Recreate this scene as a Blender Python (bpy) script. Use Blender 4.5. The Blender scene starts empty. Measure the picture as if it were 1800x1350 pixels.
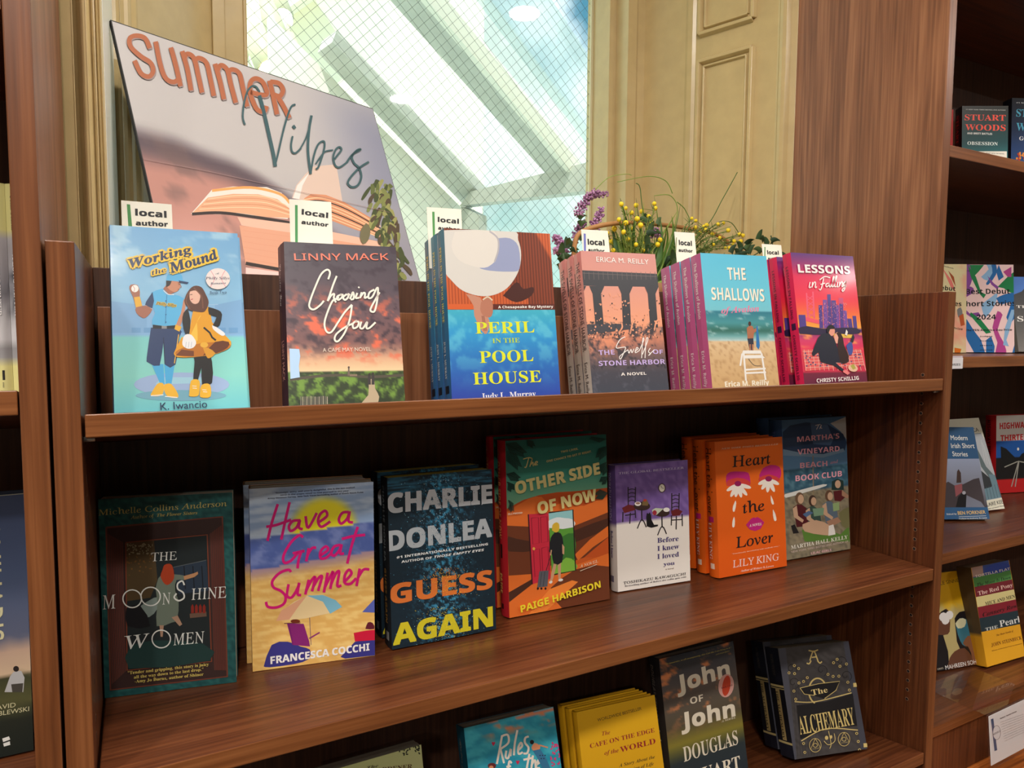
import bpy, bmesh, math, random, os
import numpy as np
from mathutils import Vector, Matrix, noise
from mathutils.geometry import tessellate_polygon

sc = bpy.context.scene
COL = sc.collection
random.seed(7)

# ------------------------------------------------------------------ camera
CAM = np.array([0.04359, -0.69206, 0.07119])
YAW, PITCH, ROLL, FPX = 0.49153, -0.07274, 0.00648, 1230.605
def _axes():
    fw = np.array([math.sin(YAW)*math.cos(PITCH), math.cos(YAW)*math.cos(PITCH), math.sin(PITCH)])
    rt = np.array([math.cos(YAW), -math.sin(YAW), 0.0])
    up = np.cross(rt, fw)
    return rt*math.cos(ROLL)+up*math.sin(ROLL), -rt*math.sin(ROLL)+up*math.cos(ROLL), fw
RT, UP, FW = _axes()
cd = bpy.data.cameras.new('camera')
cam = bpy.data.objects.new('camera', cd)
COL.objects.link(cam)
cd.sensor_width = 36.0
cd.lens = FPX/1800*36
cd.clip_start = 0.02
cam.matrix_world = Matrix(((RT[0], UP[0], -FW[0], CAM[0]), (RT[1], UP[1], -FW[1], CAM[1]),
                           (RT[2], UP[2], -FW[2], CAM[2]), (0, 0, 0, 1)))
sc.camera = cam

# ------------------------------------------------------------------ world, sun, exposure
FLOOR, CEIL = -1.20, 1.35
sc.view_settings.view_transform = 'Standard'
sc.view_settings.look = 'None'
sc.view_settings.gamma = 1.0
sc.view_settings.use_curve_mapping = False
sc.view_settings.exposure = -0.1
sc.cycles.use_denoising = True
sc.cycles.max_bounces = 10
sc.cycles.diffuse_bounces = 5
sc.cycles.transparent_max_bounces = 16
sc.cycles.sample_clamp_indirect = 6.0

world = bpy.data.worlds.new('sky')
sc.world = world
world.use_nodes = True
nt = world.node_tree
nt.nodes.clear()
w_out = nt.nodes.new('ShaderNodeOutputWorld')
w_bg = nt.nodes.new('ShaderNodeBackground')
w_sky = nt.nodes.new('ShaderNodeTexSky')
w_sky.sky_type = 'HOSEK_WILKIE'
w_sky.sun_direction = Vector((-0.3, -0.55, 0.75)).normalized()
w_sky.turbidity = 2.2
w_tc = nt.nodes.new('ShaderNodeTexCoord')
w_no = nt.nodes.new('ShaderNodeTexNoise')
w_no.inputs['Scale'].default_value = 4.5
w_no.inputs['Detail'].default_value = 6.0
w_ra = nt.nodes.new('ShaderNodeValToRGB')
w_ra.color_ramp.elements[0].position = 0.44
w_ra.color_ramp.elements[1].position = 0.60
w_mx = nt.nodes.new('ShaderNodeMix')
w_mx.data_type = 'RGBA'
w_tint = nt.nodes.new('ShaderNodeMix')
w_tint.data_type = 'RGBA'
w_tint.blend_type = 'MULTIPLY'
w_tint.inputs[0].default_value = 1.0
w_tint.inputs[7].default_value = (0.9, 1.5, 1.2, 1)
w_mx.inputs[7].default_value = (0.62, 0.66, 0.68, 1)
nt.links.new(w_tc.outputs['Generated'], w_no.inputs['Vector'])
nt.links.new(w_no.outputs['Fac'], w_ra.inputs['Fac'])
nt.links.new(w_ra.outputs['Color'], w_mx.inputs[0])
nt.links.new(w_sky.outputs['Color'], w_tint.inputs[6])
nt.links.new(w_tint.outputs[2], w_mx.inputs[6])
nt.links.new(w_mx.outputs[2], w_bg.inputs['Color'])
w_bg.inputs['Strength'].default_value = 3.2
nt.links.new(w_bg.outputs['Background'], w_out.inputs['Surface'])

sun_d = bpy.data.lights.new('sun', 'SUN')
sun_d.energy = 5.5
sun_d.angle = math.radians(0.6)
sun_d.color = (1.0, 0.95, 0.85)
sun = bpy.data.objects.new('sun', sun_d)
COL.objects.link(sun)
sun.location = (-3, -4, 8)
sun.rotation_euler = Vector((0.3, 0.55, -0.75)).to_track_quat('-Z', 'Y').to_euler()
LAMP_W = 9.8            # one recessed ceiling lamp
LAMP_C = (1.0, 0.95, 0.885)

# ------------------------------------------------------------------ pixel rays of the photograph (to measure real positions)
def ray(px, py):
    return FW + RT*(px-900)/FPX - UP*(py-675)/FPX
def on_plane(px, py, n, d0):
    n = np.array(n, float); r = ray(px, py)
    return CAM + r*((d0-CAM@n)/(r@n))
def on_y(px, py, y): return on_plane(px, py, (0, 1, 0), y)
def on_x(px, py, x): return on_plane(px, py, (1, 0, 0), x)
def on_z(px, py, z): return on_plane(px, py, (0, 0, 1), z)

# ------------------------------------------------------------------ helpers
def lin(c):
    out = []
    for v in c[:3]:
        v = max(0.0, min(1.0, v/255.0))
        out.append(v/12.92 if v <= 0.04045 else ((v+0.055)/1.055)**2.4)
    return out
def mixc(a, b, t):
    t = max(0.0, min(1.0, t))
    return tuple(a[i]+(b[i]-a[i])*t for i in range(3))
def sstep(a, b, x):
    t = max(0.0, min(1.0, (x-a)/(b-a)))
    return t*t*(3-2*t)
def ramp(stops, t):
    if t <= stops[0][0]: return stops[0][1]
    for (a, ca), (b, cb) in zip(stops, stops[1:]):
        if t <= b: return mixc(ca, cb, (t-a)/(b-a))
    return stops[-1][1]
def fbm(x, y, z=0.0, o=4):
    return noise.fractal(Vector((x, y, z)), 0.9, 2.0, o)

class MB:
    """collects faces (with material slot and printed colour) and links them as one mesh object"""
    def __init__(self):
        self.v = []; self.f = []; self.m = []; self.c = []; self.smooth = []
    def add(self, vs, fs, mat=0, col=None, smooth=False):
        b = len(self.v)
        self.v.extend([tuple(p) for p in vs])
        for k, f in enumerate(fs):
            self.f.append([b+i for i in f]); self.m.append(mat)
            self.c.append(col[k] if isinstance(col, list) else col); self.smooth.append(smooth)
    def box(self, x0, x1, y0, y1, z0, z1, mat=0, col=None):
        vs = [(x0,y0,z0),(x1,y0,z0),(x1,y1,z0),(x0,y1,z0),(x0,y0,z1),(x1,y0,z1),(x1,y1,z1),(x0,y1,z1)]
        self.add(vs, [(0,3,2,1),(4,5,6,7),(0,1,5,4),(1,2,6,5),(2,3,7,6),(3,0,4,7)], mat, col)
    def hexa(self, p, mat=0, col=None):
        self.add(p, [(0,3,2,1),(4,5,6,7),(0,1,5,4),(1,2,6,5),(2,3,7,6),(3,0,4,7)], mat, col)
    def tube(self, pts, r, n=6, mat=0, col=None, cap=True):
        pts = [Vector(p) for p in pts]
        rs = r if isinstance(r, (list, tuple)) else [r]*len(pts)
        vs = []; fs = []
        t0 = (pts[1]-pts[0]).normalized()
        a = t0.orthogonal().normalized()
        for i, p in enumerate(pts):
            t = (pts[min(i+1, len(pts)-1)]-pts[max(i-1, 0)]).normalized()
            a = (a-t*a.dot(t)).normalized()
            b = t.cross(a)
            for k in range(n):
                q = 2*math.pi*k/n
                vs.append(p+(a*math.cos(q)+b*math.sin(q))*rs[i])
        for i in range(len(pts)-1):
            for k in range(n):
                k2 = (k+1) % n
                fs.append((i*n+k, i*n+k2, (i+1)*n+k2, (i+1)*n+k))
        if cap:
            fs.append(tuple(range(n-1, -1, -1))); fs.append(tuple((len(pts)-1)*n+k for k in range(n)))
        self.add(vs, fs, mat, col, True)
    def lathe(self, prof, c, n=20, mat=0, col=None):
        vs = []; fs = []
        for r, z in prof:
            for k in range(n):
                q = 2*math.pi*k/n
                vs.append((c[0]+r*math.cos(q), c[1]+r*math.sin(q), c[2]+z))
        for i in range(len(prof)-1):
            for k in range(n):
                k2 = (k+1) % n
                fs.append((i*n+k, i*n+k2, (i+1)*n+k2, (i+1)*n+k))
        self.add(vs, fs, mat, col, True)
    def ball(self, c, r, mat=0, col=None, n=6, sz=1.0):
        prof = [(max(1e-5, r*math.sin(math.pi*i/n)), -r*sz*math.cos(math.pi*i/n)) for i in range(n+1)]
        self.lathe(prof, c, n+2, mat, col)
    def extrude(self, pl, z0, z1, mat=0, closed=True, col=None):
        n = len(pl)
        vs = [(x, y, z0) for x, y in pl]+[(x, y, z1) for x, y in pl]
        fs = [(i, (i+1) % n, n+(i+1) % n, n+i) for i in range(n if closed else n-1)]
        if closed:
            for tri in tessellate_polygon([[Vector((x, y, 0)) for x, y in pl]]):
                fs.append(tuple(tri)); fs.append(tuple(n+i for i in reversed(tri)))
        self.add(vs, fs, mat, col)
    def build(self, name, mats, parent=None, bevel=0.0, kind=None):
        me = bpy.data.meshes.new(name)
        me.from_pydata(self.v, [], self.f)
        for m in (mats if isinstance(mats, (list, tuple)) else [mats]):
            me.materials.append(m)
        me.polygons.foreach_set('material_index', self.m)
        me.polygons.foreach_set('use_smooth', self.smooth)
        if any(c is not None for c in self.c):
            at = me.color_attributes.new('Col', 'FLOAT_COLOR', 'CORNER')
            buf = []
            for f, c in zip(self.f, self.c):
                if c is None: c = (200, 200, 200)
                if isinstance(c[0], (tuple, list)):
                    for q in c: buf.extend(lin(q)+[1.0])
                else:
                    buf.extend((lin(c)+[1.0])*len(f))
            at.data.foreach_set('color', buf)
        me.update()
        o = bpy.data.objects.new(name, me)
        COL.objects.link(o)
        if parent is not None: o.parent = parent
        if bevel:
            b = o.modifiers.new('bevel', 'BEVEL'); b.width = bevel; b.segments = 2; b.limit_method = 'ANGLE'
        if kind: o['kind'] = kind
        return o

def tag(o, label, cat, group=None):
    o['label'] = label; o['category'] = cat
    if group: o['group'] = group
    return o
def thing(name, label, cat, loc=(0, 0, 0), group=None):
    o = bpy.data.objects.new(name, None)
    o.empty_display_size = 0.03
    COL.objects.link(o); o.location = loc
    return tag(o, label, cat, group)
def copy_thing(src, label, mw):
    """a copy of a thing, its parts and their sub-parts"""
    r = src.copy(); COL.objects.link(r); r.matrix_world = mw; r['label'] = label
    for ch in list(src.children):
        c = ch.copy(); COL.objects.link(c); c.parent = r
        for g in list(ch.children):
            d = g.copy(); COL.objects.link(d); d.parent = c
    return r

# ------------------------------------------------------------------ materials
def new_mat(name):
    m = bpy.data.materials.new(name); m.use_nodes = True
    t = m.node_tree
    return m, t, t.nodes['Principled BSDF']
def flat(name, rgb, rough=0.5, metal=0.0, bump=0.0, bscale=60.0, var=0.0, spec=0.5):
    m, t, b = new_mat(name)
    c = lin(rgb)
    b.inputs['Base Color'].default_value = (*c, 1)
    b.inputs['Roughness'].default_value = rough
    b.inputs['Metallic'].default_value = metal
    b.inputs['Specular IOR Level'].default_value = spec
    if bump or var:
        tc = t.nodes.new('ShaderNodeTexCoord'); n = t.nodes.new('ShaderNodeTexNoise')
        n.inputs['Scale'].default_value = bscale; n.inputs['Detail'].default_value = 5
        t.links.new(tc.outputs['Object'], n.inputs['Vector'])
        if bump:
            bp = t.nodes.new('ShaderNodeBump'); bp.inputs['Strength'].default_value = bump; bp.inputs['Distance'].default_value = 0.002
            t.links.new(n.outputs['Fac'], bp.inputs['Height']); t.links.new(bp.outputs['Normal'], b.inputs['Normal'])
        if var:
            r = t.nodes.new('ShaderNodeValToRGB')
            r.color_ramp.elements[0].position = 0.3; r.color_ramp.elements[1].position = 0.7
            r.color_ramp.elements[0].color = (*[v*(1-var) for v in c], 1); r.color_ramp.elements[1].color = (*[min(1, v*(1+var)) for v in c], 1)
            t.links.new(n.outputs['Fac'], r.inputs['Fac']); t.links.new(r.outputs['Color'], b.inputs['Base Color'])
    return m
def wood(name, axis, dark, mid, light, rough=0.32, scale=1.0, ring=0.05):
    """cherry laminate with the grain along one axis"""
    m, t, b = new_mat(name)
    tc = t.nodes.new('ShaderNodeTexCoord'); mp = t.nodes.new('ShaderNodeMapping')
    s = [9.0*scale]*3; s['XYZ'.index(axis)] = 0.9*scale
    mp.inputs['Scale'].default_value = s
    t.links.new(tc.outputs['Object'], mp.inputs['Vector'])
    n1 = t.nodes.new('ShaderNodeTexNoise'); n1.inputs['Scale'].default_value = 1.6; n1.inputs['Detail'].default_value = 3; n1.inputs['Distortion'].default_value = 0.6
    t.links.new(mp.outputs['Vector'], n1.inputs['Vector'])
    # rings: a repeating function of the slow noise gives cathedral figure
    mu = t.nodes.new('ShaderNodeMath'); mu.operation = 'MULTIPLY'; mu.inputs[1].default_value = 22.0
    si = t.nodes.new('ShaderNodeMath'); si.operation = 'SINE'
    t.links.new(n1.outputs['Fac'], mu.inputs[0]); t.links.new(mu.outputs[0], si.inputs[0])
    mp2 = t.nodes.new('ShaderNodeMapping'); s2 = [230.0]*3; s2['XYZ'.index(axis)] = 5.0
    mp2.inputs['Scale'].default_value = s2
    t.links.new(tc.outputs['Object'], mp2.inputs['Vector'])
    n2 = t.nodes.new('ShaderNodeTexNoise'); n2.inputs['Scale'].default_value = 1.0; n2.inputs['Detail'].default_value = 4
    t.links.new(mp2.outputs['Vector'], n2.inputs['Vector'])
    mp3 = t.nodes.new('ShaderNodeMapping'); s3 = [26.0]*3; s3['XYZ'.index(axis)] = 0.6
    mp3.inputs['Scale'].default_value = s3
    t.links.new(tc.outputs['Object'], mp3.inputs['Vector'])
    n3 = t.nodes.new('ShaderNodeTexNoise'); n3.inputs['Scale'].default_value = 1.0; n3.inputs['Detail'].default_value = 2
    t.links.new(mp3.outputs['Vector'], n3.inputs['Vector'])
    a1 = t.nodes.new('ShaderNodeMath'); a1.operation = 'MULTIPLY_ADD'; a1.inputs[1].default_value = ring; a1.inputs[2].default_value = 0.0
    t.links.new(si.outputs[0], a1.inputs[0])
    a2 = t.nodes.new('ShaderNodeMath'); a2.operation = 'MULTIPLY_ADD'; a2.inputs[1].default_value = 0.85
    t.links.new(n2.outputs['Fac'], a2.inputs[0]); t.links.new(a1.outputs[0], a2.inputs[2])
    a3 = t.nodes.new('ShaderNodeMath'); a3.operation = 'MULTIPLY_ADD'; a3.inputs[1].default_value = 0.40
    t.links.new(n3.outputs['Fac'], a3.inputs[0]); t.links.new(a2.outputs[0], a3.inputs[2])
    r = t.nodes.new('ShaderNodeValToRGB')
    e = r.color_ramp.elements
    e[0].position = 0.40; e[0].color = (*lin(dark), 1)
    e[1].position = 0.84; e[1].color = (*lin(light), 1)
    k = e.new(0.62); k.color = (*lin(mid), 1)
    t.links.new(a3.outputs[0], r.inputs['Fac']); t.links.new(r.outputs['Color'], b.inputs['Base Color'])
    b.inputs['Roughness'].default_value = rough
    bp = t.nodes.new('ShaderNodeBump'); bp.inputs['Strength'].default_value = 0.12; bp.inputs['Distance'].default_value = 0.001
    t.links.new(n2.outputs['Fac'], bp.inputs['Height']); t.links.new(bp.outputs['Normal'], b.inputs['Normal'])
    return m
W_D, W_M, W_L = (68, 34, 18), (94, 50, 27), (118, 68, 38)
WOOD_X = wood('cherry_wood_x', 'X', W_D, W_M, W_L)
WOOD_Z = wood('cherry_wood_z', 'Z', W_D, W_M, W_L)
WOOD_EDGE_X = wood('cherry_edge_x', 'X', (94, 51, 24), (118, 68, 34), (138, 84, 46))
WOOD_EDGE_Z = wood('cherry_edge_z', 'Z', (90, 49, 24), (112, 64, 33), (132, 80, 45))
WOOD_BACK = wood('cherry_back_z', 'Z', (58, 34, 22), (74, 45, 29), (90, 56, 37), rough=0.6)  # dark brown backs, with the shade inside the cases added to the colour
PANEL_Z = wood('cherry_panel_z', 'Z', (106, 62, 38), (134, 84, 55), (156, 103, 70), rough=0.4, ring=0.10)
HOLE = flat('drilled_hole', (32, 18, 12), 0.8)
PIN = flat('steel_pin', (190, 188, 182), 0.3, 0.9)
OLIVE = flat('olive_gloss_paint', (192, 168, 120), 0.26, bump=0.25, bscale=26, var=0.05)
WHITE_WALL = flat('white_wall_paint', (186, 178, 164), 0.8)
OLIVE_SHINY = flat('olive_paint_sheen', (222, 224, 214), 0.34, bump=0.15, bscale=40, spec=0.8)  # paled so the window's reflected light is in the strip's colour
CARPET = flat('carpet', (74, 62, 52), 0.95, var=0.15, bscale=90)
CEIL_M = flat('ceiling_paint', (236, 233, 226), 0.9)
PAPER = flat('book_paper', (226, 216, 192), 0.85)
CARD_EDGE = flat('foam_board_edge', (38, 34, 34), 0.6)
BLACK_METAL = flat('black_metal', (30, 30, 30), 0.4)
def print_mat(name, rough, coat=0.0, gain=1.0):
    m, t, b = new_mat(name)
    a = t.nodes.new('ShaderNodeAttribute'); a.attribute_name = 'Col'
    g = t.nodes.new('ShaderNodeMix'); g.data_type = 'RGBA'; g.blend_type = 'MULTIPLY'; g.inputs[0].default_value = 1.0; g.inputs[7].default_value = (gain, gain, gain, 1)
    t.links.new(a.outputs['Color'], g.inputs[6]); t.links.new(g.outputs[2], b.inputs['Base Color'])
    b.inputs['Roughness'].default_value = rough
    b.inputs['Specular IOR Level'].default_value = 0.35
    b.inputs['Coat Weight'].default_value = coat; b.inputs['Coat Roughness'].default_value = 0.12
    return m
PRINT = print_mat('matte_print', 0.5)
GLOSS = print_mat('glossy_print', 0.32, 0.25)
PRINT_DIM = print_mat('dimmed_print', 0.4, 0.15, 0.78)  # print darkened to even out the strong lamp light on the top shelf
CARD = print_mat('card_print', 0.6, 0.0, 0.86)
PLANT = print_mat('plant_colour', 0.55)
def glass_mat(name, tint=(1, 1, 1), refl=1.0):
    m = bpy.data.materials.new(name); m.use_nodes = True
    t = m.node_tree; t.nodes.clear()
    o = t.nodes.new('ShaderNodeOutputMaterial'); mx = t.nodes.new('ShaderNodeMixShader')
    tr = t.nodes.new('ShaderNodeBsdfTransparent'); gl = t.nodes.new('ShaderNodeBsdfGlossy'); fr = t.nodes.new('ShaderNodeFresnel')
    tr.inputs['Color'].default_value = (*tint, 1); gl.inputs['Roughness'].default_value = 0.02
    fr.inputs['IOR'].default_value = 1.45
    mu = t.nodes.new('ShaderNodeMath'); mu.operation = 'MULTIPLY'; mu.inputs[1].default_value = refl
    ge = t.nodes.new('ShaderNodeNewGeometry'); sb = t.nodes.new('ShaderNodeMath'); sb.operation = 'SUBTRACT'; sb.inputs[0].default_value = 1.0
    t.links.new(ge.outputs['Backfacing'], sb.inputs[1])
    m2 = t.nodes.new('ShaderNodeMath'); m2.operation = 'MULTIPLY'
    t.links.new(fr.outputs[0], mu.inputs[0]); t.links.new(mu.outputs[0], m2.inputs[0]); t.links.new(sb.outputs[0], m2.inputs[1]); t.links.new(m2.outputs[0], mx.inputs[0])
    t.links.new(tr.outputs[0], mx.inputs[1]); t.links.new(gl.outputs[0], mx.inputs[2]); t.links.new(mx.outputs[0], o.inputs['Surface'])
    return m
GLASS = glass_mat('window_glass', (0.95, 0.985, 0.965))
ACRYLIC = glass_mat('clear_acrylic', (0.97, 0.97, 0.97), 1.3)
def emit_mat(name, rgb, s):
    m, t, b = new_mat(name)
    b.inputs['Emission Color'].default_value = (*lin(rgb), 1); b.inputs['Emission Strength'].default_value = s
    b.inputs['Base Color'].default_value = (0.8, 0.8, 0.8, 1)
    return m
LAMP_GLOW = emit_mat('lamp_glow', (255, 244, 226), 25.0)

# ================================================================== THE SETTING
T = 0.0205                      # board thickness
W_IN = 1.239                    # inner width of the low bookcase
Z2, Z3, ZTOP = -0.32676, -0.655, 0.145
SLOPE = 0.157                   # the display shelves tip backwards
DEPTH = 0.285
TX0 = 1.280                     # left face of the tall bookcase on the right
TX1 = TX0+T
TY0, TY1 = 0.0467, 0.362

def board(name, parent, x0, x1, y0, y1, z0, z1, main, edge, bevel=0.0008):
    m = MB()
    m.box(x0, x1, y0, y1, z0, z1)
    m.m = [1 if k == 2 else 0 for k in range(6)]
    return m.build(name, [main, edge], parent, bevel)

m = MB(); m.box(-3.0, 5.5, -5.0, 0.95, FLOOR-0.05, FLOOR); m.build('floor', CARPET, kind='structure')
m = MB(); m.box(-3.0, 5.5, -5.0, 0.95, CEIL, CEIL+0.08); m.build('ceiling', CEIL_M, kind='structure')
m = MB(); m.box(-3.05, -2.95, -5.0, 0.95, FLOOR, CEIL); m.build('wall_left', WHITE_WALL, kind='structure')
m = MB(); m.box(5.45, 5.55, -5.0, 0.95, FLOOR, CEIL); m.build('wall_right', WHITE_WALL, kind='structure')
m = MB(); m.box(-3.0, 5.5, -5.05, -4.95, FLOOR, CEIL); m.build('wall_front', WHITE_WALL, kind='structure')

# plan of the splayed window bay, measured from the photograph
def refl(px, py=250):           # on the right reveal plane
    return on_plane(px, py, (1, 0.34, 0), TX0+0.34*0.365)
r1 = refl(1130)
r2 = on_y(1100, 250, r1[1])
r3 = on_x(1080, 250, r2[0])
r4 = on_y(1069, 250, r3[1])
r5 = on_x(1038, 250, r4[0])
GY = float(r5[1])               # plane of the glass
GXR = float(r5[0])
l0 = (0.0184, 0.288)
l1 = on_y(203, 200, 0.50)
l2 = on_y(376, 200, float(r1[1]))
l3 = on_y(436, 200, float(r1[1]))
GXL = float(l3[0])
ZS = 0.115                      # window sill
OUT = 0.10
# back wall: left of the bay, right of it, under the sill
m = MB()
m.box(-3.0, -0.03, 0.288, 0.95, FLOOR, CEIL)
m.box(TX0+0.02, 5.5, 0.375, 0.95, FLOOR, CEIL)
m.build('wall_back', OLIVE, kind='structure')
m = MB(); m.box(-0.03, TX0+0.02, 0.288, GY+0.05, FLOOR, ZS-0.03); m.build('wall_under_window', OLIVE, kind='structure')
m = MB()
m.extrude([(-0.03, 0.288), (TX0+0.02, 0.288), (GXR+0.02, GY+0.03), (GXL-0.05, GY+0.03)], ZS-0.03, ZS)
m.build('window_sill', OLIVE, kind='structure', bevel=0.003)

# fluted casing at the left of the bay
yb = 0.288
def cx(px): return -0.0222+(px-106)*0.000564
prof = [(-0.032, yb), (cx(105), yb-0.004), (cx(124), yb-0.005), (cx(126), yb+0.000), (cx(131), yb+0.008), (cx(137), yb+0.004),
        (cx(139), yb-0.010), (cx(143), yb-0.014), (cx(150), yb-0.0145), (cx(155), yb-0.010), (cx(157), yb-0.004), (cx(160), yb-0.008), (cx(163), yb-0.008),
        (cx(165), yb-0.002), (cx(168), yb-0.006), (cx(171), yb-0.002), (cx(174), yb-0.005), l0,
        (float(l1[0])-0.0005, 0.496), (-0.032, 0.496)]
m = MB(); m.extrude(prof, FLOOR, CEIL); m.build('trim_1', OLIVE, kind='structure', bevel=0.0012)
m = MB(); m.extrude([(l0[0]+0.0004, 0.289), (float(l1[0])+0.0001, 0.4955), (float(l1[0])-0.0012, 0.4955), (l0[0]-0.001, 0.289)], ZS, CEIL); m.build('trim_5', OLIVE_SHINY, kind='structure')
# left reveal, with its vertical bead mouldings, and the flat window frame
m = MB()
poly = [(float(l1[0]), 0.496)]
d = Vector((float(l2[0]-l1[0]), float(l2[1])-0.496)); dn = d.normalized(); nn = Vector((dn.y, -dn.x))
for px, hgt in ((206, .006), (211, .008), (216, .002), (222, .003), (226, .008), (231, .008), (235, .002), (242, .005), (247, .001)):
    hit = on_plane(px, 200, (nn.x, nn.y, 0), nn.x*float(l1[0])+nn.y*0.496)
    poly.append((float(hit[0])+nn.x*hgt*0.5, float(hit[1])+nn.y*hgt*0.5))
poly += [(float(l2[0]), float(l2[1])), (float(l2[0])+0.001, float(l2[1])-0.004), (float(on_y(399, 200, l2[1]-0.004)[0]), float(l2[1])-0.004),
         (float(on_y(400, 200, l2[1])[0]), float(l2[1])), (GXL-0.006, float(l3[1])), (GXL-0.004, float(l3[1])-0.004), (GXL, float(l3[1])-0.003), (GXL, GY+0.02),
         (-0.032, GY+0.02), (-0.032, 0.496)]
m.extrude(poly, ZS-0.01, CEIL); m.build('trim_2', OLIVE, kind='structure', bevel=0.0008)
# right reveal: panelled shutter box and stepped frame
m = MB()
poly = [(TX0+0.02, 0.362), (TX0-0.001, 0.362)]
dr = Vector((-0.34, 1.0)).normalized(); nr = Vector((-dr.y, dr.x))      # into the bay
nr = Vector((-1.0, -0.34)).normalized()
for px, hgt in ((1386, .004), (1380, .012), (1374, .013), (1368, .009), (1364, .002), (1361, 0.0), (1219, .0), (1214, .004), (1206, .004), (1201, .0)):
    q = refl(px)
    poly.append((float(q[0])+nr.x*hgt, float(q[1])+nr.y*hgt))
poly += [(float(r1[0]), float(r1[1])), (float(on_y(1118, 250, r1[1])[0]), float(r1[1])), (float(on_y(1116, 250, r1[1]-.004)[0]), float(r1[1])-.004),
         (float(r2[0]), float(r2[1])-.003), (float(r3[0]), float(r3[1])), (float(r4[0]), float(r4[1])), (GXR, GY+0.02), (TX0+0.02, GY+0.02)]
m.extrude(poly, ZS-0.01, CEIL); m.build('trim_3', OLIVE, kind='structure', bevel=0.0008)
# the shutter's panel mouldings
def plank(m, p, q, side, nrm, w, h):
    p, q, side, nrm = Vector(p), Vector(q), Vector(side).normalized(), Vector(nrm)
    a, b = side*w/2, nrm*h
    m.hexa([p-a, p+a, q+a, q-a, p-a*0.4+b, p+a*0.4+b, q+a*0.4+b, q-a*0.4+b])
sv = Vector((0.34, -1.0, 0)).normalized(); nv = Vector((-1.0, -0.34, 0)).normalized()
a0, a1 = refl(1226), refl(1318)
top = float(refl(1230, 110)[2]); low = float(refl(1230, 62)[2])
m = MB()
for z0, z1 in ((ZS+0.05, top), (low, CEIL-0.05)):
    for k, (off, wd, hh) in enumerate(((0.0, 0.016, 0.010), (0.013, 0.008, 0.006))):
        A = Vector((float(a0[0]), float(a0[1]), 0))+sv*off; B = Vector((float(a1[0]), float(a1[1]), 0))-sv*off
        zz0, zz1 = z0+off, z1-off
        plank(m, (A.x, A.y, zz0), (A.x, A.y, zz1), sv, nv, wd, hh)
        plank(m, (B.x, B.y, zz0), (B.x, B.y, zz1), sv, nv, wd, hh)
        plank(m, (A.x, A.y, zz0), (B.x, B.y, zz0), (0, 0, 1), nv, wd, hh)
        plank(m, (A.x, A.y, zz1), (B.x, B.y, zz1), (0, 0, 1), nv, wd, hh)
m.build('trim_4', OLIVE, kind='structure', bevel=0.001)

# the wired-glass window
win = bpy.data.objects.new('window_1', None); COL.objects.link(win); win['kind'] = 'structure'
ZG0, ZG1 = ZS, CEIL
m = MB(); m.box(GXL-0.01, GXR+0.01, GY, GY+0.006, ZG0, ZG1); g = m.build('glass_pane', GLASS, win)
WIRE = flat('glass_wire', (88, 104, 98), 0.5)
m = MB()
pitch = 0.0280; Wg = GXR-GXL; Hg = ZG1-ZG0
for sgn in (1, -1):
    c = -Hg
    while c < Wg:
        # x = c + t (sgn>0) or mirrored
        pts = []
        t0, t1 = max(0.0, -c), min(Hg, Wg-c)
        if t1 > t0+0.002:
            xa, za, xb, zb = c+t0, t0, c+t1, t1
            if sgn < 0: xa, xb = Wg-xa, Wg-xb
            m.tube([(GXL+xa, GY+0.0045, ZG0+za), (GXL+xb, GY+0.0045, ZG0+zb)], 0.00038, 4, cap=False)
        c += pitch
m.build('wire_mesh', WIRE, win)
m = MB()
m.box(GXL, GXL+0.004, GY-0.006, GY, ZG0, ZG1); m.box(GXR-0.006, GXR, GY-0.006, GY, ZG0, ZG1); m.box(GXL, GXR, GY-0.006, GY, ZG0, ZG0+0.008)
m.build('glazing_bead', flat('bead_paint', (214, 206, 170), 0.4), win)

# ceiling lamps (recessed); two of them are mirrored in the window
def mirror_lamp(px, py):
    d = ray(px, py); s = (GY-CAM[1])/d[1]; P = CAM+d*s
    s2 = (CEIL-P[2])/d[2]
    return (float(P[0]+d[0]*s2), float(P[1]-d[1]*s2))
LAMPS = [mirror_lamp(922, 20), mirror_lamp(706, 171)]
LAMPS += [(0.2, -0.45), (0.6, -0.25), (2.2, -0.50), (-0.9, -0.75), (-0.1, -1.3), (-0.7, -2.0), (3.2, -1.4), (3.6, -2.4), (-1.6, -3.0)]
lamp0 = None
for i, (x, y) in enumerate(LAMPS):
    place = ['mirrored high in the window', 'mirrored beside the display board', 'above the left end of the low bookcase', 'above the right end of the low bookcase',
             'in front of the tall bookcase on the right', 'in front of the tall bookcase on the left', 'behind the camera near the middle', 'behind the camera on the left',
             'at the far right of the ceiling', 'behind the camera on the far right', 'at the far left end of the shop'][i]
    lab = 'round recessed ceiling lamp '+place
    mw = Matrix.Translation((x, y, CEIL))
    if lamp0 is None:
        lamp0 = thing('ceiling_lamp', lab, 'ceiling lamp', (x, y, CEIL), 'recessed lamps in the ceiling')
        bpy.context.view_layer.update()
        m = MB(); m.lathe([(0.062, -0.001), (0.062, -0.006), (0.075, -0.006), (0.078, 0.0)], (0, 0, 0), 24); m.build('trim_ring', CEIL_M, lamp0)
        m = MB(); m.lathe([(0.0001, -0.004), (0.062, -0.004)], (0, 0, 0), 24); m.build('diffuser', LAMP_GLOW, lamp0)
    else:
        copy_thing(lamp0, lab, mw)
    ld = bpy.data.lights.new('lamp_light', 'AREA'); ld.shape = 'DISK'; ld.size = 0.12; ld.energy = LAMP_W*(1.8 if y < -0.6 else 0.72)*(1.3 if x < -0.5 else 1.0); ld.color = LAMP_C
    lo = bpy.data.objects.new('lamp_light', ld); COL.objects.link(lo); lo.location = (x, y, CEIL-0.012)

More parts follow.
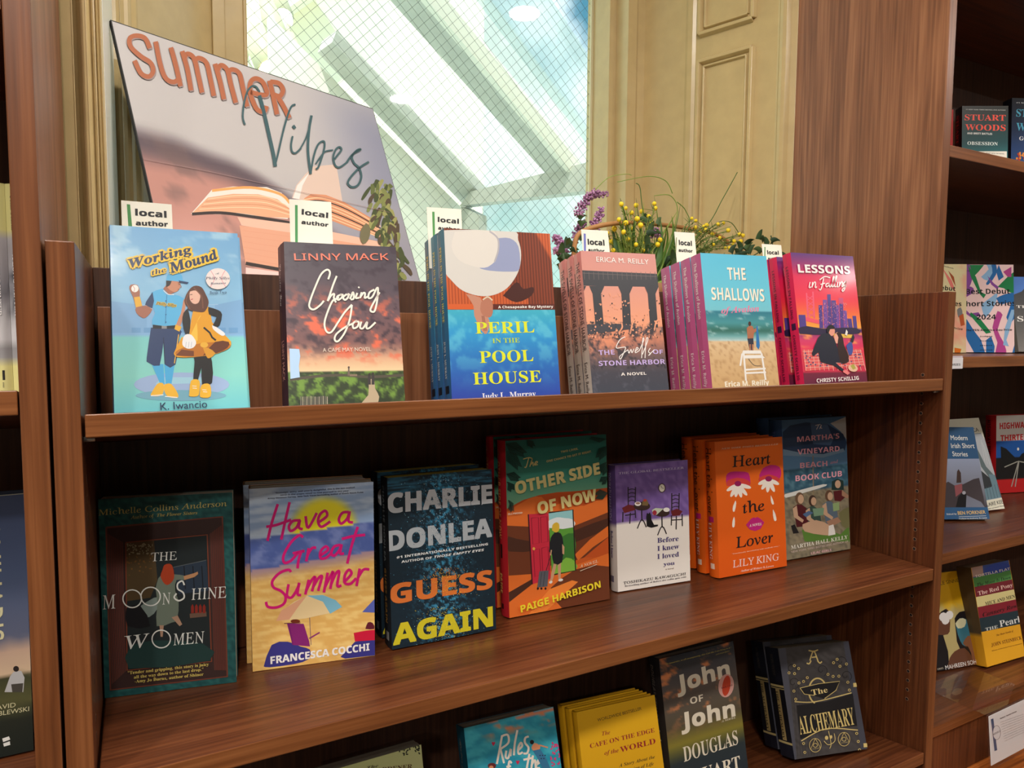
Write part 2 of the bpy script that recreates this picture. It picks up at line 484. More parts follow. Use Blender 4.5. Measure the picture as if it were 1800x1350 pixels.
# ------------------------------------------------------------------ outside: the white atrium with a raftered glass roof
A_WHITE = flat('atrium_white_paint', (250, 248, 242), 0.8)
A_CREAM = flat('atrium_cream_paint', (250, 246, 226), 0.8)
A_GREY = flat('atrium_rafter_grey', (204, 206, 202), 0.6, var=0.08, bscale=12)
def translucent(name, rgb, clear=0.62):
    mm = bpy.data.materials.new(name); mm.use_nodes = True; t = mm.node_tree; t.nodes.clear()
    o = t.nodes.new('ShaderNodeOutputMaterial'); mx = t.nodes.new('ShaderNodeMixShader'); mx.inputs[0].default_value = 0.7
    a = t.nodes.new('ShaderNodeBsdfDiffuse'); b = t.nodes.new('ShaderNodeBsdfTranslucent')
    c = t.nodes.new('ShaderNodeBsdfTransparent'); m3 = t.nodes.new('ShaderNodeMixShader'); m3.inputs[0].default_value = clear
    a.inputs[0].default_value = (*lin(rgb), 1); b.inputs[0].default_value = (*lin(rgb), 1)
    t.links.new(a.outputs[0], mx.inputs[1]); t.links.new(b.outputs[0], mx.inputs[2])
    t.links.new(mx.outputs[0], m3.inputs[1]); t.links.new(c.outputs[0], m3.inputs[2]); t.links.new(m3.outputs[0], o.inputs[0])
    return mm
A_PANEL = translucent('atrium_milky_panel', (242, 242, 234))
A_BLUE = translucent('atrium_bluish_panel', (186, 208, 210))
AY = 3.0
P0 = on_y(848, 338, AY)
d1 = ray(1734, 1169); d1 = d1/np.linalg.norm(d1)
d2 = ray(-315, 605); d2[2] = 0; d2 = d2/np.linalg.norm(d2)
rn = np.cross(d1, d2); rn = rn/np.linalg.norm(rn)
if rn[2] < 0: rn = -rn
rd = float(P0@rn)
def rp(px, py): return Vector(on_plane(px, py, rn, rd))
RN = Vector(rn)
D1 = Vector(d1)
def slab(m, q, lift0, lift1, mat=0):
    m.hexa([p+RN*lift0 for p in q]+[p+RN*lift1 for p in q], mat)
roof = thing('atrium_roof', 'grey-raftered milky glass atrium roof seen through the wired window', 'roof', tuple(P0))
roof_inv = Matrix.Translation(-Vector(P0))
def rpart(name, mat, q, l0_, l1_, bevel=0.0):
    m = MB(); slab(m, [p-Vector(P0) for p in q], l0_, l1_); return m.build(name, mat, roof, bevel)
def up(px, py, k): return rp(px, py)-D1*k           # further up the slope
rpart('rafter', A_GREY, [rp(561, 86), rp(587, 67), rp(852, 341), rp(826, 365)], -0.02, 0.04)
e = [up(976, 312, 3.2), up(1008.7, 301, 3.2), rp(1008.7, 301), rp(976, 312)]
rpart('rafter', A_GREY, e, -0.03, 0.04)
rpart('rafter_edge_strip', A_WHITE, [up(1008.7, 301, 3.2), up(1016, 299, 3.2), rp(1016, 299), rp(1008.7, 301)], -0.04, 0.05)  # white strip along the rafter's right edge
rpart('roof_panel', A_PANEL, [rp(587, 67), up(976, 312, 2.6), rp(976, 312), rp(852, 341)], 0.03, 0.04)
rpart('roof_panel', A_PANEL, [up(1016, 299, 3.2), up(1060, 282, 3.2), rp(1060, 282), rp(1016, 299)], 0.03, 0.04)
rpart('gutter', A_BLUE, [up(1060, 282, 3.2), up(1060, 164, 3.2), rp(1060, 164), rp(1060, 282)], -0.02, 0.05)
# eave beam and the lower glazed wall
vn = np.cross(d2, (0, 0, 1)); vn = vn/np.linalg.norm(vn); vd = float(P0@vn)
def vp(px, py): return Vector(on_plane(px, py, vn, vd))
VN = Vector(vn)
if VN.dot(Vector(CAM-P0)) < 0: VN = -VN
def vpart(name, mat, px, d_, parent=roof, base=P0):
    q = [vp(*p)-Vector(base) for p in px]
    m = MB(); m.hexa([p for p in q]+[p+VN*d_ for p in q]); return m.build(name, mat, parent)
vpart('eave_beam', A_GREY, [(826, 365), (846, 340), (1060, 288), (1060, 338)], 0.08)
wall = thing('atrium_wall', 'white sunlit atrium wall below the sloping rafter outside the window', 'wall', tuple(P0))
vpart('lower_mullion', A_GREY, [(824, 365), (856, 380), (856, 620), (830, 620)], 0.06, wall)
vpart('lower_pane', A_PANEL, [(850, 345), (1060, 300), (1060, 640), (850, 640)], 0.01, wall)
q = [rp(400, -66), rp(561, 86), rp(826, 365), rp(848, 390)]
dn3 = Vector((0, 0, -2.4))
m = MB()
A, B = rp(480, 8)-Vector(P0)-RN*0.05, rp(835, 372)-Vector(P0)-RN*0.05
m.add([A, B, B+dn3, A+dn3, A+Vector((0, 0.05, 0)), B+Vector((0, 0.05, 0)), B+dn3+Vector((0, 0.05, 0)), A+dn3+Vector((0, 0.05, 0))],
      [(0, 1, 2, 3), (7, 6, 5, 4), (0, 4, 5, 1), (1, 5, 6, 2), (2, 6, 7, 3), (3, 7, 4, 0)])
m.build('plaster_face', A_WHITE, wall)
# cream gable wall further back with a track of spotlights
gab = thing('atrium_gable', 'cream gable wall behind the rafters with a track of spotlights', 'wall', (0.6, 4.4, 0.5))
m = MB(); m.box(-3.5, 1.9, 0.0, 0.1, -2.5, 5.0); m.build('gable_face', A_CREAM, gab)
m = MB()
pa, pb = on_y(440, 78, 4.3)-np.array((0.6, 4.4, 0.5)), on_y(640, -60, 4.3)-np.array((0.6, 4.4, 0.5))
m.hexa([Vector(pa)+Vector((0, 0, 0)), Vector(pb), Vector(pb)+Vector((0, -0.25, 0)), Vector(pa)+Vector((0, -0.25, 0)),
        Vector(pa)+Vector((0, 0, 0.35)), Vector(pb)+Vector((0, 0, 0.35)), Vector(pb)+Vector((0, -0.25, 0.35)), Vector(pa)+Vector((0, -0.25, 0.35))])
m.build('sloping_soffit', A_CREAM, gab)
A_METAL = flat('spotlight_shell', (206, 204, 176), 0.4)
BULB = emit_mat('warm_bulb', (255, 226, 150), 9.0)
def spot(px, py, glow, lab, r=0.07, yy=3.6):
    p = on_y(px, py, yy)
    t = thing('spotlight', lab, 'spotlight', tuple(p), 'spotlights on the atrium track')
    m = MB(); m.tube([(0, 0, 0.17), (0, 0, 0.1)], 0.012); m.tube([(0, 0, 0.14), (0, 4.398-yy, 0.14)], 0.010) if yy > 3.7 else None; m.build('stem', A_METAL, t)
    m = MB(); m.tube([(0, 0, 0.12), (0.02, -0.05, 0.0), (0.05, -0.14, -0.14)], [r*0.7, r, r], 16); m.build('shell', A_METAL, t)
    m = MB(); m.ball((0.052, -0.15, -0.15), r*0.85, n=10); m.build('bulb', glow, t)
spot(470, 0, emit_mat('cool_bulb', (240, 236, 210), 1.0), 'grey-cream cylinder spotlight hanging highest outside the window')
spot(467, 38, emit_mat('amber_bulb', (250, 220, 140), 1.6), 'spotlight with an amber bulb below the highest one', 0.05, 3.3)
spot(455, 92, BULB, 'glowing warm spotlight at the left edge of the window', 0.09, 3.9)
spot(508, 106, BULB, 'small bright bulb just above the display board', 0.04, 3.0)

# ================================================================== BOOKCASES
low = thing('bookcase', 'low cherry-wood bookcase with a tilted display shelf under the window', 'bookcase', (0, 0, 0))
def sloped(name, parent, x0, x1, z, depth, slope, y0=0.0):
    m = MB()
    zb = z-slope*depth
    m.hexa([(x0, y0, z-T), (x1, y0, z-T), (x1, y0+depth, zb-T), (x0, y0+depth, zb-T), (x0, y0, z), (x1, y0, z), (x1, y0+depth, zb), (x0, y0+depth, zb)])
    m.m = [1 if k == 2 else 0 for k in range(6)]
    return m.build(name, [WOOD_X, WOOD_EDGE_X], parent, 0.0012)
sloped('shelf', low, 0.0025, W_IN-0.004, 0.0, 0.270, SLOPE)
sloped('shelf', low, 0.0025, W_IN-0.004, Z2, 0.270, 0.0)
sloped('shelf', low, 0.0025, W_IN-0.004, Z3, 0.270, SLOPE)
board('shelf', low, 0.0, W_IN, 0, 0.27, FLOOR+0.08, FLOOR+0.08+T, WOOD_X, WOOD_EDGE_X)
board('kick_board', low, 0.0, W_IN, 0.03, 0.05, FLOOR, FLOOR+0.08, WOOD_X, WOOD_X)
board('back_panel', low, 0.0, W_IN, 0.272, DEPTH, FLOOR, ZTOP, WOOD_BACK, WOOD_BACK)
board('backing_board', low, 0.004, W_IN-0.004, 0.250, 0.262, -0.030, 0.0985, PANEL_Z, PANEL_Z)  # lighter wood, the light caught by the glossy board put into its colour
# drilled holes for the shelf pins, the shade inside painted as flat dark discs
hy = float(on_x(1609.5, 914, W_IN)[1])
zt0 = float(on_x(1440+880/5.1923, 900+73/5.1923, W_IN)[2]); zt1 = float(on_x(1440+860/5.1923, 900+421/5.1923, W_IN)[2])
hp = (zt0-zt1)/4
def hole(m, x, y, z, sgn):
    n = 12
    for r0, r1, o0, o1, mt in ((0.0026, 0.0032, 0.0002, 0.0001, 2), (0.0, 0.0026, 0.0002, 0.0002, 3)):
        vs = []
        for rr_, oo in ((max(r0, 1e-5), o0), (r1, o1)):
            for k in range(n):
                a = 2*math.pi*k/n
                vs.append((x+sgn*oo, y+rr_*math.cos(a), z+rr_*math.sin(a)))
        m.add(vs, [(k, (k+1) % n, n+(k+1) % n, n+k) for k in range(n)], mt)
mL, mR = MB(), MB()
mL.box(-0.0208, 0, 0, DEPTH, FLOOR, ZTOP); mR.box(W_IN, W_IN+T, 0, DEPTH, FLOOR, ZTOP)
for q_ in (mL, mR): q_.m = [1 if k == 2 else 0 for k in range(6)]
for k in range(-30, 20):
    z = zt0-hp*k
    if z < ZTOP-0.16 and z > FLOOR+0.2:
        if abs(z-(Z2-T/2)) > 0.02: hole(mR, W_IN, hy, z, -1); hole(mL, 0.0, hy, z, 1)
pz = on_x(1622, 659, W_IN)
hole(mR, W_IN, float(pz[1]), float(pz[2]), -1)
HRIM = flat('hole_rim', (150, 110, 84), 0.5)
mL.build('side_panel', [WOOD_Z, WOOD_EDGE_Z, HRIM, HOLE], low, 0.0012); mR.build('side_panel', [WOOD_Z, WOOD_EDGE_Z, HRIM, HOLE], low, 0.0012)
for x, s in ((0.0, 1), (W_IN, -1)):
    for z in (-T-0.0025, Z2-T-0.0025):
        m = MB(); m.tube([(x, 0.012, z), (x+s*0.009, 0.012, z)], 0.0024, 10); m.build('shelf_pin', PIN, low)

tall = thing('tall_bookcase', 'tall cherry-wood bookcase on the right with a broad plain side panel', 'bookcase', (TX0, TY0, FLOOR))
def tb(name, x0, x1, y0, y1, z0, z1, a, b, bev=0.001):
    return board(name, tall, x0-TX0, x1-TX0, y0-TY0, y1-TY0, z0-FLOOR, z1-FLOOR, a, b, bev)
TXE = 2.55
TTOP = 1.14
tb('side_panel', TX0, TX1, TY0, TY1, FLOOR, TTOP, PANEL_Z, WOOD_EDGE_Z)
tb('side_panel', TXE, TXE+T, TY0, TY1, FLOOR, TTOP, PANEL_Z, WOOD_EDGE_Z)
RZ = [0.40285, 0.0331, -0.33025, -0.66315]
for z in [TTOP, 0.77]+RZ:
    tb('shelf', TX1, TXE, TY0+0.001, TY1-0.012, z-T, z, WOOD_X, WOOD_EDGE_X)
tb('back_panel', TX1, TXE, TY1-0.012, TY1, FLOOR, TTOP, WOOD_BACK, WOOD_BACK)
tb('lower_panel', TX1, TXE, TY0+0.012, TY0+0.030, -0.79, -0.66315-T, WOOD_Z, WOOD_Z)
tb('counter', TX1, TXE, -0.30, TY0+0.03, -0.81, -0.79, wood('counter_wood_x', 'X', (120, 60, 22), (160, 86, 34), (186, 110, 52), 0.3), WOOD_EDGE_X)  # orange tone has the direct ceiling light on the counter put in
tb('lower_cabinet', TX1, TXE, -0.27, TY0+0.02, FLOOR, -0.81, WOOD_Z, WOOD_Z)

lef = thing('tall_bookcase', 'tall bookcase at the left edge whose front post stands before the olive casing', 'bookcase', (-0.0425, 0, FLOOR))
def lb(name, x0, x1, y0, y1, z0, z1, a, b):
    return board(name, lef, x0+0.0425, x1+0.0425, y0, y1, z0-FLOOR, z1-FLOOR, a, b, 0.001)
lb('side_panel', -0.0425, -0.0235, -0.001, 0.275, FLOOR, CEIL-0.02, PANEL_Z, WOOD_EDGE_Z)
lb('side_panel', -1.0, -0.981, -0.001, 0.275, FLOOR, CEIL-0.02, PANEL_Z, WOOD_EDGE_Z)
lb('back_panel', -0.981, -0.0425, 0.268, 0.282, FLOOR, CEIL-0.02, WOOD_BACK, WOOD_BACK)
for z in (0.70, 0.342, -0.334, -0.70):
    lb('shelf', -0.981, -0.0430, 0.0, 0.268, z-T, z, WOOD_X, WOOD_EDGE_X)
m = MB(); x0, x1 = -0.981+0.0425, -0.0012; z = 0.0219-FLOOR; zb = z-SLOPE*0.266
m.hexa([(x0, 0, z-T), (x1, 0, z-T), (x1, 0.266, zb-T), (x0, 0.266, zb-T), (x0, 0, z), (x1, 0, z), (x1, 0.266, zb), (x0, 0.266, zb)])
m.m = [1 if k == 2 else 0 for k in range(6)]
m.build('shelf', [WOOD_X, WOOD_EDGE_X], lef, 0.001)

# ================================================================== LETTERING AND PRINTED COVERS
FD = bpy.utils.system_resource('DATAFILES', path='fonts') or ''
def load_font(n):
    p = os.path.join(FD, n)
    try:
        return bpy.data.fonts.load(p) if os.path.exists(p) else None
    except Exception:
        return None
MATHF = load_font('NotoSansMath-Regular.woff2')
ALPH = {'serif': (0x1D400, 0x1D41A, 0x1D7CE), 'ital': (0x1D434, 0x1D44E, None), 'italb': (0x1D468, 0x1D482, 0x1D7CE),
        'script': (0x1D4D0, 0x1D4EA, None), 'bold': (0x1D5D4, 0x1D5EE, 0x1D7EC), 'boldi': (0x1D63C, 0x1D656, None)}
_tc = {}
def glyphs(s, font):
    """outline mesh of a string in unit cap height, starting at x=0: verts, faces, width"""
    s = s.replace('\u201c', '"')
    key = (s, font)
    if key in _tc: return _tc[key]
    c = bpy.data.curves.new('lettering', 'FONT')
    body = s
    if font == 'gill' or MATHF is None:
        pass
    else:
        c.font = MATHF
        if font in ALPH:
            U, L, D = ALPH[font]; body = ''
            for ch in s:
                if 'A' <= ch <= 'Z': body += chr(U+ord(ch)-65)
                elif 'a' <= ch <= 'z': body += '\u210e' if (font == 'ital' and ch == 'h') else chr(L+ord(ch)-97)
                elif ch.isdigit() and D: body += chr(D+ord(ch)-48)
                else: body += ch
    c.body = body; c.size = 1.0; c.resolution_u = 3
    o = bpy.data.objects.new('lettering', c)
    me = bpy.data.meshes.new_from_object(o)
    k = 1.0/0.714
    V = [(v.co.x*k, v.co.y*k) for v in me.vertices]
    F = [tuple(p.vertices) for p in me.polygons]
    x0 = min((v[0] for v in V), default=0); x1 = max((v[0] for v in V), default=1)
    V = [(x-x0, y) for x, y in V]
    bpy.data.objects.remove(o); bpy.data.curves.remove(c); bpy.data.meshes.remove(me)
    _tc[key] = (V, F, x1-x0)
    return _tc[key]
def spline(pts, n=6):
    if len(pts) < 3: return list(pts)
    out = []
    P = [pts[0]]+list(pts)+[pts[-1]]
    for i in range(1, len(P)-2):
        p0, p1, p2, p3 = (np.array(P[i+k], float) for k in (-1, 0, 1, 2))
        for j in range(n):
            t = j/n
            out.append(tuple(0.5*((2*p1)+(-p0+p2)*t+(2*p0-5*p1+4*p2-p3)*t*t+(-p0+3*p1-3*p2+p3)*t**3)))
    out.append(tuple(pts[-1]))
    return out
def clip(poly, w, h):
    for ax, lim, s in ((0, 0.0, 1), (0, w, -1), (1, 0.0, 1), (1, h, -1)):
        out = []
        for i, p in enumerate(poly):
            q = poly[(i+1) % len(poly)]
            a, b = s*(p[ax]-lim) >= 0, s*(q[ax]-lim) >= 0
            if a: out.append(p)
            if a != b:
                t = (lim-p[ax])/(q[ax]-p[ax]); out.append((p[0]+(q[0]-p[0])*t, p[1]+(q[1]-p[1])*t))
        poly = out
        if len(poly) < 3: return []
    return poly

class Art:
    """layers of print on a flat rectangle w x h; drawing coordinates are those of a close view of the photograph,
    carried onto the real plane of the cover (o, u, v) by the camera"""
    def __init__(self, mb, w, h, frame=None, view=None, eps=0.000012):
        self.mb, self.w, self.h = mb, w, h
        self.frame, self.view = frame, view
        self.k = 0; self.eps = eps; self.hold = False
    def P(self, x, y):
        if self.view is None: return (x*self.w, (1-y)*self.h)     # plain 0..1 from the top left
        X0, Y0, S = self.view
        o, u, v = self.frame
        n = np.cross(u, v)
        p = on_plane(X0+x/S, Y0+y/S, n, o@n)-o
        return (float(p@u), float(p@v))
    def lay(self):
        if self.hold:                     # a cloud of specks shares eight layers
            self.j = (getattr(self, 'j', 0)+1) % 8
            return -self.eps*(self.k+self.j)
        self.k += 1
        return -self.eps*self.k
    def bg(self, f, nx=24, nz=36):
        vs = []; cs = []
        for j in range(nz+1):
            for i in range(nx+1):
                vs.append((self.w*i/nx, 0.0, self.h*(1-j/nz))); cs.append(f(i/nx, j/nz))
        fs = []; cc = []
        for j in range(nz):
            for i in range(nx):
                a = j*(nx+1)+i
                q = (a, a+nx+1, a+nx+2, a+1)
                fs.append(q); cc.append([cs[t] for t in q])
        self.mb.add(vs, fs, 0, cc)
    def uv(self, x, y):
        p = self.P(x, y); return p[0]/self.w, 1-p[1]/self.h
    def lpoly(self, loc, c, y=None):
        loc = clip(loc, self.w, self.h)
        if len(loc) < 3: return
        y = self.lay() if y is None else y
        vs = [(x, y, z) for x, z in loc]
        tris = tessellate_polygon([[Vector((x, z, 0)) for x, z in loc]])
        fs = []
        for t in tris:
            a, b, d = (loc[i] for i in t)
            ar = (b[0]-a[0])*(d[1]-a[1])-(b[1]-a[1])*(d[0]-a[0])
            fs.append(tuple(t) if ar > 0 else tuple(reversed(t)))
        cc = None
        if callable(c):
            cc = [[c(loc[i][0]/self.w, 1-loc[i][1]/self.h) for i in f] for f in fs]
        self.mb.add(vs, fs, 0, cc if cc else c)
    def poly(self, pts, c, sm=0):
        if sm: pts = spline(list(pts)+[pts[0]], sm)[:-1]
        self.lpoly([self.P(*p) for p in pts], c)
    def rect(self, x0, y0, x1, y1, c): self.poly([(x0, y0), (x1, y0), (x1, y1), (x0, y1)], c)
    def ell(self, cx, cy, rx, ry, c, rot=0, n=24):
        a = math.radians(rot)
        self.poly([(cx+rx*math.cos(t)*math.cos(a)-ry*math.sin(t)*math.sin(a), cy+rx*math.cos(t)*math.sin(a)+ry*math.sin(t)*math.cos(a))
                   for t in (2*math.pi*i/n for i in range(n))], c)
    def line(self, pts, w, c, sm=6, taper=False):
        """a drawn stroke"""
        if sm: pts = spline(pts, sm)
        L = []; R = []
        n = len(pts)
        for i, p in enumerate(pts):
            a, b = pts[max(i-1, 0)], pts[min(i+1, n-1)]
            dx, dy = b[0]-a[0], b[1]-a[1]; d = math.hypot(dx, dy) or 1
            ww = w/2*((0.35+0.65*math.sin(math.pi*min(1, (i+0.5)/n))) if taper else 1)
            L.append((p[0]-dy/d*ww, p[1]+dx/d*ww)); R.append((p[0]+dy/d*ww, p[1]-dx/d*ww))
        y = self.lay()
        L = [self.P(*p) for p in L]; R = [self.P(*p) for p in R]
        ok = lambda p: -1e-4 <= p[0] <= self.w+1e-4 and -1e-4 <= p[1] <= self.h+1e-4
        vs = []; fs = []
        for i in range(n-1):
            q = [L[i], L[i+1], R[i+1], R[i]]
            if not all(ok(p) for p in q): continue
            ar = sum(q[k][0]*q[(k+1) % 4][1]-q[(k+1) % 4][0]*q[k][1] for k in range(4))
            if ar < 0: q.reverse()
            b = len(vs); vs += [(x, y, z) for x, z in q]; fs.append((b, b+1, b+2, b+3))
        self.mb.add(vs, fs, 0, c)
    def T(self, s, font, p1, p2, cap, c, bold=0.0, outline=None, shadow=None, slant=0.0):
        """text whose baseline runs p1 -> p2 exactly; cap = cap height in the same view units"""
        if font == 'thin': font, slant = 'ital', -0.20      # upright light roman
        V, F, W = glyphs(s, font)
        a, b = np.array(self.P(*p1)), np.array(self.P(*p2))
        if font in ('serif', 'ital', 'italb'): cap *= 1.08
        mx, my = (p1[0]+p2[0])/2, (p1[1]+p2[1])/2
        hcap = np.linalg.norm(np.array(self.P(mx, my-cap))-np.array(self.P(mx, my)))
        e = (b-a); W_ = W or 1
        ex = e/W_; ey = np.array((-e[1], e[0])); ey = ey/np.linalg.norm(ey)*hcap
        def put(off, col, y):
            vs = []
            for x, z in V:
                q = a+ex*(x+slant*z)+ey*z+np.array(off)
                vs.append((float(q[0]), y, float(q[1])))
            fs = []
            for f in F:
                if all(vs[i][0] < 0 or vs[i][0] > self.w or vs[i][2] < 0 or vs[i][2] > self.h for i in f): continue
                fs.append(f)
            vs = [(min(self.w, max(0.0, p[0])), p[1], min(self.h, max(0.0, p[2]))) for p in vs]
            self.mb.add(vs, fs, 0, col)
        if shadow:
            put((hcap*shadow[1], -hcap*shadow[2]), shadow[0], self.lay())
        if outline:
            for k in range(8):
                put((hcap*outline[1]*math.cos(k*math.pi/4), hcap*outline[1]*math.sin(k*math.pi/4)), outline[0], self.lay())
        y = self.lay()
        put((0, 0), c, y)
        if bold:
            for k in range(4):
                put((hcap*bold*math.cos(k*math.pi/2+.78), hcap*bold*math.sin(k*math.pi/2+.78)), c, self.lay())

def frame_of(pos, yaw, lean, roll=0.0):
    y, l, r = math.radians(yaw), math.radians(lean), math.radians(roll)
    u = np.array((math.cos(y), math.sin(y), 0.0)); nb = np.array((-math.sin(y), math.cos(y), 0.0))
    v = np.array((0, 0, 1.0))*math.cos(l)+nb*math.sin(l)
    if r: u, v = u*math.cos(r)+v*math.sin(r), v*math.cos(r)-u*math.sin(r)
    return u, v
def mat_of(o, u, v):
    n = -np.cross(u, v)            # from the cover into the book
    return Matrix(((u[0], n[0], v[0], o[0]), (u[1], n[1], v[1], o[1]), (u[2], n[2], v[2], o[2]), (0, 0, 0, 1)))

def build_book(name, label, group, o, u, v, w, h, th, hard, view, art, spine, mat=GLOSS, shear=0.0, page=(226, 216, 194), back=None):
    """a book standing with its front cover in the plane (o,u,v): cover (front, spine, back) and page block"""
    root = thing(name, label, 'book', (0, 0, 0), group)
    root.matrix_world = mat_of(o, u, v)
    n = -np.cross(u, v)
    mb = MB()
    A = Art(mb, w, h, (o, u, v), view)
    art(A)
    sc_ = spine['c'] if isinstance(spine, dict) else spine
    sfun = sc_ if callable(sc_) else (lambda s, t: sc_)
    edge = sfun(0.5, 0.5)
    bc = back or edge
    ct = 0.0022 if hard else 0.0005
    S = lambda y: -shear*y/th          # a leaning paperback's block shifts sideways with depth
    # boards behind the printed faces
    def slab(x0, x1, y0, y1, z0, z1, col):
        mb.hexa([(x0+S(y0), y0, z0), (x1+S(y0), y0, z0), (x1+S(y1), y1, z0), (x0+S(y1), y1, z0), (x0+S(y0), y0, z1), (x1+S(y0), y0, z1), (x1+S(y1), y1, z1), (x0+S(y1), y1, z1)], 0, col)
    slab(0, w, 0.00002, ct, 0, h, edge)
    slab(0, w, th-ct, th, 0, h, bc)
    # spine, bulged on hardcovers
    nseg = 8 if hard else 2
    bul = 0.0035 if hard else 0.0008
    ns = 24
    def sx(t): return S(th*t)-bul*math.sin(math.pi*t)
    vs = []; cs = []
    for j in range(ns+1):
        for i in range(nseg+1):
            t = i/nseg
            vs.append((sx(t), th*t, h*(1-j/ns))); cs.append(sfun(1-t, j/ns))
    fs = []; cc = []
    for j in range(ns):
        for i in range(nseg):
            a = j*(nseg+1)+i; q = (a, a+1, a+nseg+2, a+nseg+1)
            fs.append(q); cc.append([cs[k] for k in q])
    mb.add(vs, fs, 0, cc, hard)
    # inner face and rims of the spine piece
    ivs = []
    for j in (0, 1):
        for i in range(nseg+1):
            t = i/nseg; ivs.append((sx(t), th*t, h*(1-j))); ivs.append((max(S(th*t)+0.0012, sx(t)+0.0006), th*t, h*(1-j)))
    b = 2*(nseg+1)
    mb.add(ivs, [(2*i, 2*i+1, 2*i+3, 2*i+2) for i in range(nseg)]+[(b+2*i, b+2*i+2, b+2*i+3, b+2*i+1) for i in range(nseg)], 0, edge)
    # spine lettering: runs down the spine
    if isinstance(spine, dict):
        for tx in spine.get('t', []):
            s, font, v0, v1, size, col = tx[:6]; cen = tx[6] if len(tx) > 6 else 0.5
            V, F, W = glyphs(s, font)
            L = (v1-v0)*h; sz = size*th
            q = []
            for x, z in V:
                dep = th*(1-cen)+sz*0.5-z*sz            # glyph top faces the front cover
                tt = min(1, max(0, dep/th))
                q.append((sx(tt)-(0.0007 if hard else 0.00022), dep, h*(1-v0)-x/W*L))
            mb.add(q, F, 0, col)
        for (v0, v1, s0, s1, col) in spine.get('b', []):
            q = []; fs2 = []
            for i in range(5):
                tt = 1-(s0+(s1-s0)*i/4)
                q += [(sx(tt)-0.00012, th*tt, h*(1-v0)), (sx(tt)-0.00012, th*tt, h*(1-v1))]
            mb.add(q, [(2*i, 2*i+2, 2*i+3, 2*i+1) for i in range(4)], 0, col)
    mb.build('cover', [mat], root)
    pb = MB()
    ins = 0.0035 if hard else 0.0004
    rng = random.Random(len(label))
    x0, x1 = 0.0013, w-ins-(0.0 if hard else 0.0002)
    nlay = max(3, int(th/0.004))
    ys = [ct+(th-2*ct)*i/nlay for i in range(nlay+1)]
    for i in range(nlay):
        dx, dz = rng.uniform(0, 0.0005), rng.uniform(0, 0.0005)
        y0, y1 = ys[i], ys[i+1]
        pb.hexa([(x0+S(y0), y0, ins), (x1+S(y0)-dx, y0, ins), (x1+S(y1)-dx, y1, ins), (x0+S(y1), y1, ins), (x0+S(y0), y0, h-ins-dz), (x1+S(y0)-dx, y0, h-ins-dz), (x1+S(y1)-dx, y1, h-ins-dz), (x0+S(y1), y1, h-ins-dz)], 0, page)
    pb.build('page_block', [CARD], root)
    return root
def rest(o, u, v, w, th, zs):
    """lift or lower a leaning book so that its lowest bottom corner stands on the support z = zs(y)"""
    n = -np.cross(u, v)
    need = max(zs(float(p[1]))-p[2] for p in (o, o+u*w, o+n*th, o+u*w+n*th))
    return o+np.array((0, 0, need+0.0003))
def place(TL, yaw, lean, w, th, zs, roll=0.0):
    """bottom-left corner, axes and height of a book whose top-left corner is TL and which stands on zs"""
    u, v = frame_of(TL, yaw, lean, roll)
    TL = np.array(TL, float); h = 0.2
    for _ in range(30):
        o = TL-v*h
        o2 = rest(o, u, v, w, th, zs)
        h += (o-o2)[2]*1.0/v[2]
    return TL-v*h, u, v, h
SH1 = lambda y: -SLOPE*y
SH2 = lambda y: Z2
SH3 = lambda y: Z3-SLOPE*y
def copies(root, specs, zs, w, th, o, u, v):
    """further copies of the same book standing behind: (back offset, left offset, down, label)"""
    out = []
    nb = np.array((-u[1], u[0], 0.0)); nb = nb/np.linalg.norm(nb)
    for back, left, label in specs:
        p = o+nb*back-u*left
        p = rest(p, u, v, w, th, zs)
        out.append(copy_thing(root, label, mat_of(p, u, v)))
    return out

# ================================================================== BOOKS ON THE TILTED DISPLAY SHELF
CREAM = (246, 238, 218)
NAVY = (34, 52, 92)
